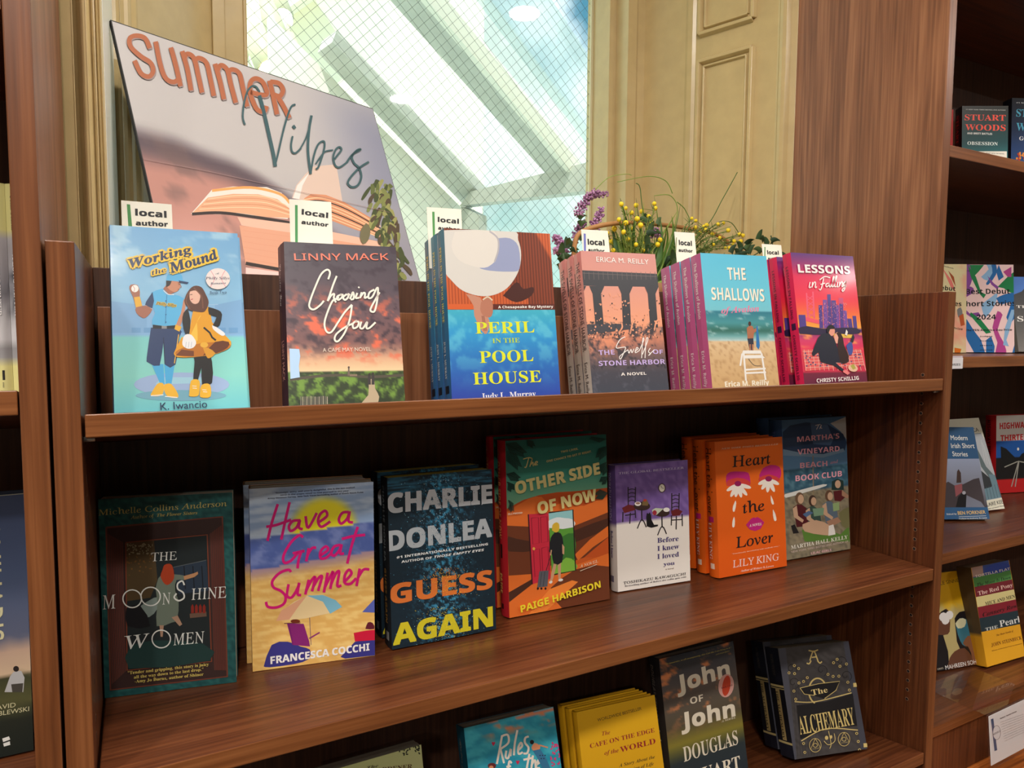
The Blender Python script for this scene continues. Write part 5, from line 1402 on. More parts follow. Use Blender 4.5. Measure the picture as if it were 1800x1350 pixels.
ROW2 = {}
def row2(key, name, label, group, x0, y0, yaw, lean, w, h, th, hard, view, art, spine, cps, mat=GLOSS, page=(226, 216, 194), shear=0.0, back=None):
    o = np.array((x0, y0, Z2)); u, v = frame_of(o, yaw, lean)
    TL = o+v*h
    o, u, v, h = place(TL, yaw, lean, w, th, SH2)
    b = build_book(name, label, group, o, u, v, w, h, th, hard, view, art, spine, mat, shear, page, back)
    ROW2[key] = (o, u, v, w, h, th)
    copies(b, cps, SH2, w, th, o, u, v)
    return b
row2('frame', 'paperback', 'dark teal paperback with a red-haired woman inside a brown picture frame', None, 0.0018, 0.1600, -12.1, 0.6, 0.1335, 0.2185, 0.017, False, Zc1, art_frame, {'c': (24, 66, 68)}, [], PRINT)
row2('sand', 'paperback', 'paperback with a yellow sun, magenta lettering and a beach umbrella, foremost copy', 'beach umbrella paperbacks', 0.1521, 0.149, -10.3, 0.6, 0.1414, 0.2169, 0.023, False, Zc2, art_sand,
     {'c': lambda s, t: ramp([(0, (150, 160, 200)), (.4, (90, 90, 150)), (.5, (190, 140, 90)), (1, (196, 130, 70))], t)},
     [(0.0235, 0.0075, 'copy standing behind the beach umbrella paperback, its spine edge showing at left')], shear=.001)
row2('rain', 'paperback', 'foremost dark blue-black paperback with huge silver, orange and yellow lettering', 'dark rain-streaked paperbacks', 0.3135, 0.1247, -1.9, 4.5, 0.1433, 0.217, 0.027, False, Zc3, art_rain,
     {'c': (20, 24, 30), 't': [('CHARLIE DONLEA', 'bold', .05, .50, .40, (112, 118, 122)), ('GUESS AGAIN', 'bold', .54, .86, .40, (150, 110, 50))], 'b': [(.91, .96, .3, .7, (120, 120, 120))]},
     [(0.038, 0.0022, 'dark rain-streaked paperback behind the foremost one, its spine beside the beach umbrella book')], PRINT, (196, 176, 70), shear=0.001)
row2('door', 'hardcover_book', 'foremost green and orange hardcover with a red door in a desert', 'red door hardcovers', 0.4898, 0.1445, -2.2, 3.9, 0.1664, 0.249, 0.027, True, Zc4, art_door,
     {'c': (196, 36, 50), 't': [('The', 'script', .05, .10, .4, (226, 160, 120)), ('OTHER SIDE OF NOW', 'bold', .12, .56, .5, (224, 150, 90)), ('PAIGE', 'bold', .76, .87, .42, (236, 190, 110)), ('HARBISON', 'bold', .72, .90, .30, (230, 120, 90), .2)], 'b': [(.59, .67, .4, .6, (50, 20, 24)), (.93, .96, .4, .6, (60, 20, 24))]},
     [(0.0400, 0.0002, 'red door hardcover behind the foremost one, only its red spine showing')], PRINT, (214, 196, 150))
row2('cafe', 'hardcover_book', 'small purple and white hardcover with chairs, tables and a black cat', None, 0.6846, 0.1554, -5.3, 4.5, 0.1351, 0.1965, 0.022, True, Zc5, art_cafe2,
     {'c': lambda s, t: (92, 70, 128) if t < .475 else (222, 212, 206), 't': [('TOSHIKAZU KAWAGUCHI', 'gill', .06, .44, .34, (190, 174, 212)), ('Before I knew', 'serif', .52, .74, .34, (70, 56, 112), .68), ('I loved you', 'serif', .53, .72, .34, (70, 56, 112), .3)], 'b': [(.88, .93, .3, .7, (110, 100, 120))]},
     [], PRINT, (120, 96, 160), back=(92, 70, 128))
row2('lover', 'hardcover_book', 'foremost bright orange hardcover with magenta eyes and daisy petals', 'orange daisy-eye hardcovers', 0.8674, 0.1280, -3.0, 5.3, 0.1484, 0.2242, 0.0235, True, Zc5, art_lover,
     {'c': (232, 98, 20), 't': [('Heart the Lover', 'gill', .05, .54, .56, (70, 30, 20)), ('LILY KING', 'serif', .60, .87, .5, (250, 206, 190))], 'b': [(.555, .595, .25, .75, (196, 34, 110)), (.90, .94, .3, .7, (250, 214, 190))]},
     [(0.0262, 0.0045, 'second of the orange daisy-eye hardcovers, its spine just left of the foremost one'), (0.0540, 0.0055, 'rearmost of the orange daisy-eye hardcovers, leftmost of the three spines')], PRINT, (232, 226, 214))
row2('club', 'hardcover_book', 'foremost blue-grey hardcover with women reading on a beach under an umbrella', 'beach reader hardcovers', 1.0389, 0.1408, -2.9, 5.1, 0.1605, 0.249, 0.029, True, Zc7, art_club,
     {'c': lambda s, t: ramp([(0, (60, 92, 140)), (.3, (52, 82, 128)), (1, (120, 110, 90))], t), 't': [('The Book Club', 'bold', .08, .4, .4, (92, 110, 170))]},
     [(0.0305, 0.001, 'beach reader hardcover behind the foremost one, just its blue spine in view')], PRINT, (200, 190, 176))

# wooden riser at the back of the middle shelf
p = on_y(428, 972, 0.215)
rz = thing('wooden_riser', 'upright brown wooden board behind the teal paperback and the beach umbrella books', 'board', (0.10, 0.205, Z2+0.0006))
m = MB(); m.box(0, 0.075, 0.016, 0.028, 0.0, float(p[2])-Z2); m.build('upright_board', WOOD_Z, rz, 0.001)

# ================================================================== BOOKS ON THE LOWEST SHELF IN VIEW
Zd1, Zd2, Zd4 = (520, 1150, 3.6), (970, 1100, 4.865), (1260, 1080, 4.5)
def art_leaf(A):
    A.bg(lambda u, v: mixc((176, 184, 120), (196, 198, 140), u), 6, 8)
    rr = random.Random(4)
    for i in range(36):
        x, y = 650+rr.random()*140, 575+rr.random()*60*(0.4+0.6*(1 if rr.random() < .6 else .3)); A.ell(x, y, 9, 5, (44, 48, 34), rr.random()*180, 6)
    A.line([(650, 610), (720, 590), (792, 572)], 4, (44, 44, 32))
    A.T('The', 'italb', (450, 728), (522, 712), 26, (70, 62, 40)); A.T('GARDENER', 'serif', (480, 752), (736, 722), 40, (92, 62, 34))
def art_swim(A):
    def f(u, v):
        c = mixc((40, 150, 178), (70, 182, 200), sstep(-.4, .5, fbm(u*6, v*16)))
        n = fbm(u*5+2, v*30)
        return mixc(c, (226, 138, 96), sstep(.0, .4, n)*sstep(.16, .05, v)*sstep(.1, .35, u))
    A.bg(f, 40, 60)
    P = (246, 232, 218)
    for st in ([(1305, 515), (1290, 600), (1272, 695)], [(1300, 520), (1340, 510), (1345, 560), (1295, 600)], [(1295, 600), (1310, 660), (1318, 690)], [(1332, 610), (1328, 650), (1345, 655), (1360, 600), (1358, 645)], [(1402, 480), (1385, 570), (1380, 640)],
               [(1410, 605), (1432, 580), (1424, 560), (1408, 590), (1410, 630), (1436, 620)], [(1474, 520), (1452, 530), (1450, 560), (1472, 590), (1464, 625), (1440, 628)],
               [(1366, 690), (1350, 680), (1342, 760)], [(1332, 712), (1362, 708)], [(1478, 630), (1462, 720), (1458, 770)], [(1440, 668), (1500, 655)], [(1500, 640), (1488, 740)], [(1490, 705), (1512, 670), (1518, 720)], [(1520, 700), (1545, 682), (1535, 670), (1520, 715), (1545, 720)]):
        A.line(st, 13, P)
    for x, y in ((1250, 566), (1404, 684)):
        A.poly([(x, y+16), (x-12, y-4), (x-6, y-14), (x, y-7), (x+7, y-14), (x+12, y-4)], (206, 40, 80))
    A.poly([(1490, 590), (1510, 560), (1545, 580), (1540, 605), (1505, 615)], (226, 150, 110), 2); A.ell(1494, 556, 13, 14, (40, 30, 30)); A.line([(1540, 575), (1595, 590)], 9, (226, 150, 110)); A.poly([(1500, 610), (1545, 600), (1580, 650), (1610, 720), (1560, 720), (1530, 660)], (60, 120, 160), 1)
    for i in range(5): A.ell(1545+i*8, 640+(i % 2)*20, 4, 4, (30, 40, 60))
    rr = random.Random(8)
    for i in range(26): A.ell(1610+rr.random()*60, 560+rr.random()*150, 9, 5, (226, 60, 120), rr.random()*180, 6)
    A.ell(1240, 705, 26, 18, (110, 40, 44)); A.ell(1236, 716, 14, 12, (226, 150, 110))
def art_yellow(A):
    A.bg(lambda u, v: mixc((236, 180, 26), (220, 160, 20), v), 6, 8)
    R = (150, 30, 40); K = (60, 44, 24)
    A.T('WORLDWIDE BESTSELLER', 'gill', (392, 820), (768, 718), 27, K); A.T('The', 'italb', (430, 940), (500, 926), 50, R)
    A.T('CAFE ON THE EDGE', 'serif', (328, 1048), (880, 908), 54, R); A.T('of the', 'italb', (450, 1106), (572, 1080), 50, R); A.T('WORLD', 'serif', (586, 1084), (888, 1006), 68, R)
    A.T('A Story About the', 'italb', (574, 1210), (882, 1132), 40, K); A.T('Meaning of Life', 'italb', (600, 1262), (872, 1190), 40, K)
def art_john(A):
    def f(u, v):
        n = fbm(u*4, v*10)+.4*fbm(u*12, v*30)
        c = ramp([(0, (54, 62, 74)), (.25, (98, 88, 84)), (.5, (88, 78, 60)), (.62, (140, 128, 50)), (.75, (44, 54, 58)), (1, (34, 42, 52))], v)
        return mixc(c, (214, 132, 84), sstep(.15, .7, n)*sstep(.62, .3, v))
    A.bg(f, 50, 80)
    P = (234, 222, 200)
    A.T('"So immersive, so all-encompassing, that I felt like I was living in it."', 'italb', (970, 335), (1535, 190), 16, (206, 190, 90)); A.T('-ANN PATCHETT', 'italb', (1400, 252), (1520, 220), 13, (206, 190, 90))
    for y, x0, x1, yy in ((590, 1075, 1525, 430), (900, 1115, 1570, 770)):
        pass
    A.T('John', 'bold', (1078, 570), (1525, 425), 200, P, bold=.03); A.T('OF', 'bold', (1185, 672), (1296, 640), 84, P); A.T('John', 'bold', (1112, 888), (1568, 768), 200, P, bold=.03)
    A.ell(1490, 512, 66, 100, (214, 160, 150), 8); A.ell(1492, 512, 34, 88, (196, 66, 40), 8); A.T('Book Club', 'serif', (1450, 540), (1545, 512), 22, (110, 30, 26))
    A.T('A NOVEL', 'italb', (1450, 826), (1572, 790), 22, P)
    A.T('DOUGLAS', 'serif', (1130, 1165), (1595, 1010), 180, P); A.T('STUART', 'serif', (1150, 1370), (1615, 1215), 160, P)
def art_gold(A):
    def f(u, v): return mixc((58, 54, 54), (74, 70, 70), sstep(-.4, .5, fbm(u*20, v*26)))
    A.bg(f, 20, 30)
    G = (206, 182, 116); K = (26, 24, 26)
    A.poly([(490, 270), (545, 265), (640, 1215), (595, 1230)], (72, 72, 82)); A.poly([(1000, 215), (1045, 210), (1212, 1165), (1160, 1175)], (66, 66, 76))
    for a, b in (((545, 265), (650, 1215)), ((1000, 215), (1150, 1180))): A.line([a, b], 3, (110, 106, 100), 0)
    for k in range(20): A.line([(600+k*22, 560+0*k), (640+k*22, 1120)], 2, (42, 40, 42), 0)
    A.poly([(630, 720), (860, 690), (1075, 625), (1110, 880), (900, 900), (660, 985)], K, 1)
    for st, w in (([(615, 690), (780, 690), (1065, 620)], 8), ([(668, 1000), (860, 905), (1115, 915)], 8)): A.line(st, w, G)
    for st in ([(735, 365), (765, 290), (800, 370)], [(750, 340), (790, 335)], [(710, 385), (730, 390), (745, 365)], [(830, 372), (815, 385), (795, 365)], [(725, 285), (765, 292), (800, 280)]): A.line(st, 10, G)
    for cx, cy in ((828, 440), (605, 540), (1020, 485), (590, 430), (980, 370)): A.line([(cx+(6+t*6)*math.cos(t), cy+(6+t*6)*math.sin(t)) for t in (i*.5 for i in range(16))], 4, (28, 26, 28), 2)
    for x, y in ((570, 462), (614, 468), (646, 428), (612, 405), (878, 474), (918, 490), (964, 488), (922, 382), (950, 355), (1024, 392), (972, 410), (648, 542), (684, 530), (714, 500), (608, 606), (622, 670), (1034, 536), (1046, 598), (684, 1020), (694, 1090), (1104, 940), (1116, 1004), (1126, 1070)):
        A.ell(x, y, 11, 11, G, 0, 12); A.ell(x, y, 6, 6, K, 0, 10)
    A.line([(795+70*math.cos(t), 605+100*math.sin(t)) for t in (math.pi*(.6+i*.06) for i in range(22))], 12, G, 2)
    A.poly([(655, 582), (800, 548), (970, 528), (940, 600), (850, 665), (770, 640), (690, 630)], K, 0); A.line([(655, 582), (800, 548), (970, 528), (940, 600), (850, 665)], 5, G, 0); A.line([(655, 582), (690, 630), (770, 640)], 5, G, 0)
    A.T('The', 'serif', (750, 640), (876, 615), 62, (230, 206, 140)); A.T('ALCHEMARY', 'serif', (658, 950), (1095, 868), 196, G)
    for cx, cy in ((776, 1034), (1003, 986)):
        A.line([(cx+46*math.cos(t), cy+54*math.sin(t)) for t in (i*.3 for i in range(22))], 4, G, 1); A.line([(cx, cy-54), (cx-38, cy+34), (cx+40, cy+20), (cx, cy-54)], 4, G, 0); A.line([(cx+16*math.cos(t), cy+16*math.sin(t)) for t in (i*.4 for i in range(17))], 4, G, 1)
    A.line([(880, 920), (900, 1020), (890, 1060)], 5, G); A.line([(845, 1000), (880, 1030), (930, 1000), (925, 940)], 5, G); A.line([(895, 1040), (870, 1115), (950, 1105), (905, 1040)], 5, G, 0); A.ell(865, 975, 14, 16, G); A.ell(900, 968, 10, 14, G)
    for x, y in ((1095, 556), (1176, 1033)): A.poly([(x-20, y-14), (x+22, y-18), (x+24, y+14), (x-18, y+18)], G)
    A.T('RACHEL VINCENT', 'serif', (712, 1200), (1136, 1112), 34, G); A.T('#1 New York Times Bestselling Author', 'serif', (690, 1236), (1100, 1160), 16, G)

def row3(name, label, group, TL, yaw, lean, w, th, hard, view, art, spine, cps, mat=GLOSS, page=(200, 190, 170), shear=0.0):
    o, u, v, h = place(TL, yaw, lean, w, th, SH3)
    b = build_book(name, label, group, o, u, v, w, h, th, hard, view, art, spine, mat, shear, page)
    copies(b, cps, SH3, w, th, o, u, v)
    return b
row3('paperback', 'sage green paperback with dark leaves in its corner, only its top edge in view', None, (0.2040, 0.1500, -0.4745), 0.0, 16, 0.157, 0.030, False, Zd1, art_leaf, {'c': (60, 52, 40)}, [])
row3('paperback', 'turquoise paperback with hand-drawn cream lettering and red hearts', None, (0.4252, 0.1548, -0.4719), -3.8, 19.7, 0.1387, 0.034, False, Zd1, art_swim,
     {'c': (24, 92, 116), 't': [('Rules for the Summer', 'script', .08, .7, .3, (180, 170, 160))]}, [])
row3('hardcover_book', 'foremost small yellow hardcover with dark red lettering', 'small yellow hardcovers', (0.6111, 0.1558, -0.4977), -5.9, 16.2, 0.1387, 0.0145, True, Zd2, art_yellow, {'c': (222, 164, 22)},
     [(0.0165, 0.004, 'second of the small yellow hardcovers, its edge just left of the foremost one'), (0.0330, 0.008, 'rearmost of the small yellow hardcovers, leftmost edge of the three')], PRINT, (150, 40, 44))
row3('hardcover_book', 'stormy sky hardcover with large cream lettering and a round red sticker', None, (0.7752, 0.1639, -0.4548), -2.1, 12.1, 0.1585, 0.029, True, Zd2, art_john,
     {'c': lambda s, t: ramp([(0, (30, 30, 36)), (.3, (44, 40, 40)), (1, (60, 54, 40))], t), 't': [('DOUGLAS STUART', 'boldi', .05, .45, .4, (120, 112, 104)), ('John of John', 'bold', .5, .92, .5, (190, 180, 160))]}, [], PRINT)
row3('paperback', 'foremost charcoal paperback with ornate gold lettering on the lowest shelf', 'charcoal and gold paperbacks', (1.0352, 0.1499, -0.4866), -15.1, 18.9, 0.1453, 0.036, False, Zd4, art_gold,
     {'c': lambda s, t: (28, 30, 42) if .32 > t or t > .86 else (24, 24, 30), 't': [('RACHEL VINCENT', 'serif', .06, .26, .3, (84, 78, 70)), ('THE ALCHEMARY', 'serif', .40, .84, .26, (60, 50, 36))],
      'b': [(.345, .365, 0, 1, (196, 176, 120)), (.375, .383, 0, 1, (196, 176, 120)), (.385, .85, .36, .66, (176, 152, 100)), (.86, .88, 0, 1, (196, 176, 120))]},
     [(0.0420, 0.0035, 'charcoal and gold paperback standing behind the foremost one')], PRINT, (120, 104, 80), shear=0.003)

# ================================================================== BOOKS IN THE TALL BOOKCASE ON THE RIGHT
Zr1, Zr3, Zr5, Zr8 = (1600, 150, 4.5), (1600, 420, 4.5), (1600, 700, 4.5), (1600, 960, 3.46)
def std(name, label, group, o, u, v, w, h, th, hard, view, art, spine, mat=PRINT, page=(226, 216, 194), shear=0.0):
    return build_book(name, label, group, np.array(o, float), u, v, w, h, th, hard, view, art, spine, mat, shear, page)
def by_corner(TL, yaw, lean, w, th, z, roll=0.0):
    return place(TL, yaw, lean, w, th, lambda y: z, roll)
def scaled(TL, s): return CAM+s*(np.array(TL)-CAM)
def art_teal(A):
    A.bg(lambda u, v: ramp([(0, (52, 52, 50)), (.5, (36, 76, 80)), (.8, (60, 130, 134)), (1, (60, 110, 110))], v), 4, 16)
    A.T('#1 NEW YORK TIMES BESTSELLING AUTHOR', 'bold', (440, 194), (754, 200), 10, (200, 200, 196)); R = (240, 88, 72)
    A.T('STUART', 'serif', (430, 276), (754, 280), 66, R); A.T('WOODS', 'serif', (434, 354), (754, 360), 68, R); A.T('AND BRETT BATTLES', 'bold', (450, 386), (648, 392), 22, (240, 240, 236)); A.T('OBSESSION', 'serif', (452, 470), (692, 476), 38, (226, 236, 232))
    A.rect(540, 522, 764, 600, (232, 226, 212)); A.T('DON\'T MISS THE NOVEL', 'bold', (600, 540), (744, 546), 12, (50, 50, 50))
o, u, v, h = by_corner(scaled((1.8425, 0.3413, 0.6329), 0.87), -29.7, 3.9, 0.1109*.87, 0.024, RZ[0])
std('paperback', 'small teal-black paperback with coral author lettering on the upper right shelf', None, o, u, v, 0.1109*.87, h, 0.024, False, Zr1, art_teal, {'c': (22, 20, 22), 't': [('STUART WOODS', 'serif', .1, .9, .6, (170, 40, 36))]}, GLOSS)
R1u = u
def art_night(A):
    A.bg(lambda u, v: ramp([(0, (30, 34, 44)), (.5, (30, 60, 110)), (.75, (40, 90, 150)), (1, (80, 50, 34))], v), 6, 20)
    B = (96, 196, 230)
    A.T('#1 NEW YORK TIMES', 'bold', (838, 142), (1100, 150), 14, (220, 224, 226)); A.T('STUART', 'serif', (838, 246), (1130, 260), 84, B); A.T('WOODS', 'serif', (838, 356), (1130, 372), 86, B); A.T('GOOD', 'serif', (862, 434), (1000, 442), 44, (240, 240, 236))
    rr = random.Random(1)
    for i in range(24): A.ell(840+rr.random()*120, 520+rr.random()*70, 8, 10, (240, 150, 60) if rr.random() < .5 else (190, 60, 40), 0, 7)
o, u, v, h = by_corner(scaled(on_y(1779, 172, 0.25), 1.0), -24, 3.0, 0.105, 0.028, RZ[0])
std('paperback', 'dark blue paperback with light blue author lettering at the right edge of the upper shelf', None, o, u, v, 0.105, h, 0.028, False, Zr1, art_night, {'c': (26, 28, 40), 't': [('STUART WOODS', 'serif', .1, .9, .6, (70, 150, 190))]}, GLOSS)
o, u, v, h = by_corner(on_y(1676, 184, 0.215), 62, 2.0, 0.10, 0.02, RZ[0])
std('paperback', 'red paperback half hidden by the bookcase post beside the teal-black one', None, o, u, v, 0.10, h-.01, 0.02, False, None, lambda A: A.bg(lambda a, b: (186, 40, 36), 2, 2), (170, 34, 32))
# dancers on pink
def dancers(A, pal, base):
    A.bg(lambda u, v: base, 2, 2)
    B, G, P, L, M = pal
    A.poly([(395, 205), (480, 205), (500, 290), (450, 420), (395, 520)], P, 2); A.poly([(455, 205), (520, 300), (560, 420), (600, 440), (580, 470), (545, 430), (480, 300)], G, 1); A.poly([(470, 205), (585, 205), (540, 260), (500, 300)], G, 0)
    A.poly([(560, 300), (620, 240), (600, 200), (640, 200), (660, 260), (610, 330)], L, 2); A.poly([(640, 205), (680, 205), (680, 280), (620, 360), (600, 350), (650, 270)], B, 2); A.poly([(700, 205), (740, 300), (700, 330), (680, 260)], B, 1)
    A.poly([(690, 380), (770, 300), (858, 230), (858, 440), (780, 420), (740, 390)], G, 0); A.poly([(610, 290), (660, 350), (700, 380), (690, 400), (640, 360)], P, 1); A.poly([(735, 260), (800, 220), (800, 300), (770, 300)], M, 1)
    A.poly([(400, 400), (460, 375), (500, 390), (495, 430), (430, 470), (410, 560), (400, 500)], P, 2); A.poly([(420, 540), (470, 590), (540, 580), (560, 610), (480, 620), (425, 580)], P, 1); A.poly([(480, 580), (560, 640), (640, 740), (600, 750), (530, 670), (470, 600)], G, 1)
    A.poly([(400, 590), (450, 640), (500, 720), (560, 800), (600, 925), (520, 925), (450, 800), (420, 700)], B, 1); A.poly([(560, 520), (640, 460), (690, 430), (670, 520), (600, 620), (580, 600)], L, 2); A.poly([(680, 470), (740, 440), (857, 430), (857, 560), (800, 660), (760, 620), (800, 500), (720, 520)], B, 2)
    A.poly([(690, 570), (730, 600), (690, 720), (740, 820), (760, 925), (670, 925), (690, 820), (650, 700)], M, 2); A.poly([(750, 700), (800, 560), (830, 560), (780, 740), (760, 800), (780, 850), (735, 840)], L, 1); A.poly([(600, 800), (640, 770), (668, 850), (660, 925), (600, 925)], B, 1); A.poly([(800, 925), (840, 780), (857, 760), (857, 925)], B, 1)
    K = (26, 30, 34)
    A.T('Edited by', 'bold', (416, 256), (470, 256), 12, K); A.T('Best Debut', 'bold', (440, 436), (788, 434), 60, K); A.T('Short Stories', 'bold', (402, 534), (836, 528), 60, K); A.T('2024', 'bold', (524, 638), (678, 636), 58, K)
    A.T('The PEN America Dau Prize', 'bold', (436, 730), (804, 726), 24, K)
    for i, t in enumerate(('Judges', 'fiction', 'short', 'stories')): A.T(t, 'bold', (550, 775+i*36), (650, 774+i*36), 13, K)
o, u, v, h = by_corner(scaled((2.0596, 0.4504, 0.2684), 0.80), -30, 6.0, 0.1453*.80, 0.018, RZ[1])
std('paperback', 'pink paperback with tangled blue, green and purple dancers', None, o, u, v, 0.1453*.80, h, 0.018, False, Zr3, lambda A: dancers(A, ((42, 104, 166), (36, 128, 76), (136, 74, 152), (140, 180, 216), (178, 70, 140)), (240, 206, 204)), {'c': (40, 100, 60)}, GLOSS)
o2 = o-u*0.128+np.array((0, -0.024, 0))
u2, v2 = frame_of(o2, -30, 4.0, 0.12)
def art_dance2(A):
    A.bg(lambda a, b: mixc((230, 218, 170), (238, 164, 140), sstep(-.3, .5, fbm(a*2, b*3))), 20, 30)
    A.poly([(255, 230), (330, 330), (360, 420), (320, 380)], (236, 130, 120), 1); A.poly([(300, 250), (345, 300), (360, 380), (330, 320)], (170, 84, 50), 1); A.poly([(370, 560), (400, 540), (415, 600), (380, 620)], (130, 130, 130), 2); A.poly([(385, 610), (420, 590), (432, 680), (400, 690)], (190, 90, 50), 1); A.poly([(350, 860), (405, 870), (390, 920), (350, 920)], (226, 120, 40), 1)
    K = (26, 26, 26)
    A.T('Elizabeth', 'bold', (250, 214), (340, 238), 12, K); A.T('Best Debut', 'bold', (80, 392), (356, 412), 52, K); A.T('Short Stories', 'bold', (60, 510), (404, 532), 52, K); A.T('Dau Prize', 'bold', (270, 706), (414, 722), 24, K)
std('paperback', 'salmon and yellow paperback leaning at the post, partly behind the low bookcase', None, rest(o2, u2, v2, 0.115, 0.015, lambda y: RZ[1]), u2, v2, 0.115, h*.99, 0.015, False, Zr3, art_dance2, {'c': (200, 170, 130)}, GLOSS)
o3 = o+u*0.125+np.array((0.0, 0.0, 0)); u3, v3 = frame_of(o3, -22, 12.0, 0.1)
def art_dark(A):
    A.bg(lambda a, b: mixc((40, 40, 44), (120, 116, 112), b), 4, 8); A.poly([(0, 0), (0.5, 0), (.2, .2), (0, .25)], (70, 120, 200)); A.T('THE', 'serif', (.06, .42), (.4, .42), .05, (236, 232, 226)); A.T('Stories', 'serif', (.05, .60), (.8, .60), .10, (236, 232, 226))
std('paperback', 'dark grey paperback at the picture edge beside the pink dancer paperback', None, rest(o3, u3, v3, 0.12, 0.02, lambda y: RZ[1]), u3, v3, 0.12, 0.17, 0.02, False, None, art_dark, {'c': (110, 106, 100)})
# third shelf
def art_irish(A):
    A.bg(lambda a, b: (52, 92, 134), 2, 2)
    def sky(a, b): return ramp([(.3, (150, 160, 190)), (.5, (176, 186, 206)), (.7, (120, 120, 130)), (.85, (70, 64, 70))], b)
    A.poly([(180, 480), (545, 478), (612, 862), (200, 862)], sky)
    A.poly([(200, 720), (300, 660), (350, 690), (420, 680), (500, 640), (545, 630), (580, 780), (590, 862), (240, 864)], (70, 62, 66), 1); A.poly([(430, 760), (560, 820), (590, 862), (420, 862)], (120, 124, 140), 1)
    A.poly([(350, 690), (410, 675), (412, 740), (360, 780)], (150, 84, 90)); A.poly([(365, 670), (370, 580), (382, 560), (400, 590), (404, 668)], (70, 52, 48), 1); A.poly([(360, 862), (380, 780), (420, 740), (445, 760), (440, 862)], (26, 26, 30), 1); A.ell(425, 748, 14, 14, (170, 170, 180))
    W = (236, 236, 232)
    A.T('Modern', 'gill', (322, 330), (454, 332), 38, W, bold=.015); A.T('Irish Short', 'gill', (326, 394), (510, 394), 38, W, bold=.015); A.T('Stories', 'gill', (336, 458), (456, 460), 38, W, bold=.015)
    A.T('Edited by', 'gill', (290, 924), (368, 920), 13, W); A.T('BEN FORKNER', 'gill', (378, 922), (596, 914), 28, (226, 190, 120), bold=.02); A.T('Preface by Anthony Burgess', 'bold', (386, 958), (606, 950), 13, W); A.line([(384, 938), (600, 930)], 3, W, 0)
uI, vI = frame_of(None, -25.5, 18.9)
BRi = np.array((1.6646, 0.1351, RZ[2])); oI = BRi-uI*0.133
oI = rest(oI, uI, vI, 0.133, 0.016, lambda y: RZ[2])
std('paperback', 'blue paperback with a statue and grey sky leaning on the third right shelf', None, oI, uI, vI, 0.133, 0.203, 0.016, False, Zr5, art_irish, {'c': (48, 86, 126)}, GLOSS)
def art_sail(A):
    A.bg(lambda a, b: (232, 228, 208), 2, 2)
    A.poly([(330, 300), (560, 275), (840, 765), (590, 812), (480, 560)], (186, 190, 196)); A.line([(330, 300), (560, 275), (840, 765), (590, 812)], 4, (60, 66, 76), 0)
    A.poly([(520, 380), (600, 540), (690, 640), (640, 650), (560, 540)], (96, 112, 116), 1); A.poly([(545, 560), (640, 640), (660, 690), (610, 720), (575, 720)], (44, 48, 54), 1); A.poly([(620, 600), (700, 610), (780, 660), (836, 762), (592, 808), (575, 720), (650, 700)], (110, 142, 156), 1)
    for i in range(9): A.line([(600+i*22, 700-i*6), (620+i*24, 800-i*5)], 3, (60, 84, 98), 0); A.line([(560+i*10, 330+i*20), (590+i*22, 500+i*18)], 2, (226, 228, 230), 0)
    K = (50, 50, 54)
    A.T('ANTARCTICA', 'gill', (300, 300), (545, 262), 30, K); A.T('CLAIRE KEEGAN', 'gill', (590, 862), (794, 818), 28, K); A.T('author of Small Things Like These', 'italb', (600, 884), (820, 836), 12, K)
uS, vS = frame_of(None, -9, 20, 0.30)
TRs = on_y(1720, 740, 0.245)
oS = TRs-vS*0.215-uS*0.14
oS = rest(oS, uS, vS, 0.14, 0.012, lambda y: RZ[2])
std('paperback', 'cream paperback with an engraved sailing boat, tilted behind the blue statue paperback', None, oS, uS, vS, 0.14, 0.215, 0.012, False, Zr5, art_sail, {'c': (226, 222, 204)}, PRINT)
def art_road(A):
    A.bg(lambda a, b: (232, 228, 224) if b < .33 else ((30, 90, 170) if b < .55 else ((24, 24, 26) if b < .82 else (200, 32, 36))), 2, 60)
    R = (214, 34, 40)
    A.T('HIGHWAY', 'bold', (708, 244), (930, 232), 70, R, bold=.02); A.T('THIRTEEN', 'bold', (714, 338), (960, 324), 66, R, bold=.02)
    A.poly([(715, 380), (760, 400), (800, 440), (850, 490), (880, 440), (960, 400), (990, 600), (850, 500), (720, 560)], (20, 24, 26), 1); A.ell(853, 402, 8, 12, (240, 236, 220))
    for a, b in (((858, 495), (800, 700)), ((860, 495), (830, 700)), ((850, 500), (745, 545)), ((865, 500), (960, 520))): A.line([a, b], 8, (170, 170, 160), 0)
    A.T('FALVEY', 'bold', (872, 775), (990, 760), 32, (236, 230, 226))
oR, uR, vR, hR = by_corner(on_y(1751.6, 730.7, 0.285), -14, 3.0, 0.15, 0.03, RZ[2])
std('hardcover_book', 'red-spined hardcover with a night road at the right picture edge', None, oR, uR, vR, 0.15, hR, 0.03, True, Zr5, art_road, {'c': (204, 30, 36), 't': [('HIGHWAY THIRTEEN', 'bold', .06, .7, .5, (60, 14, 18))]}, PRINT)
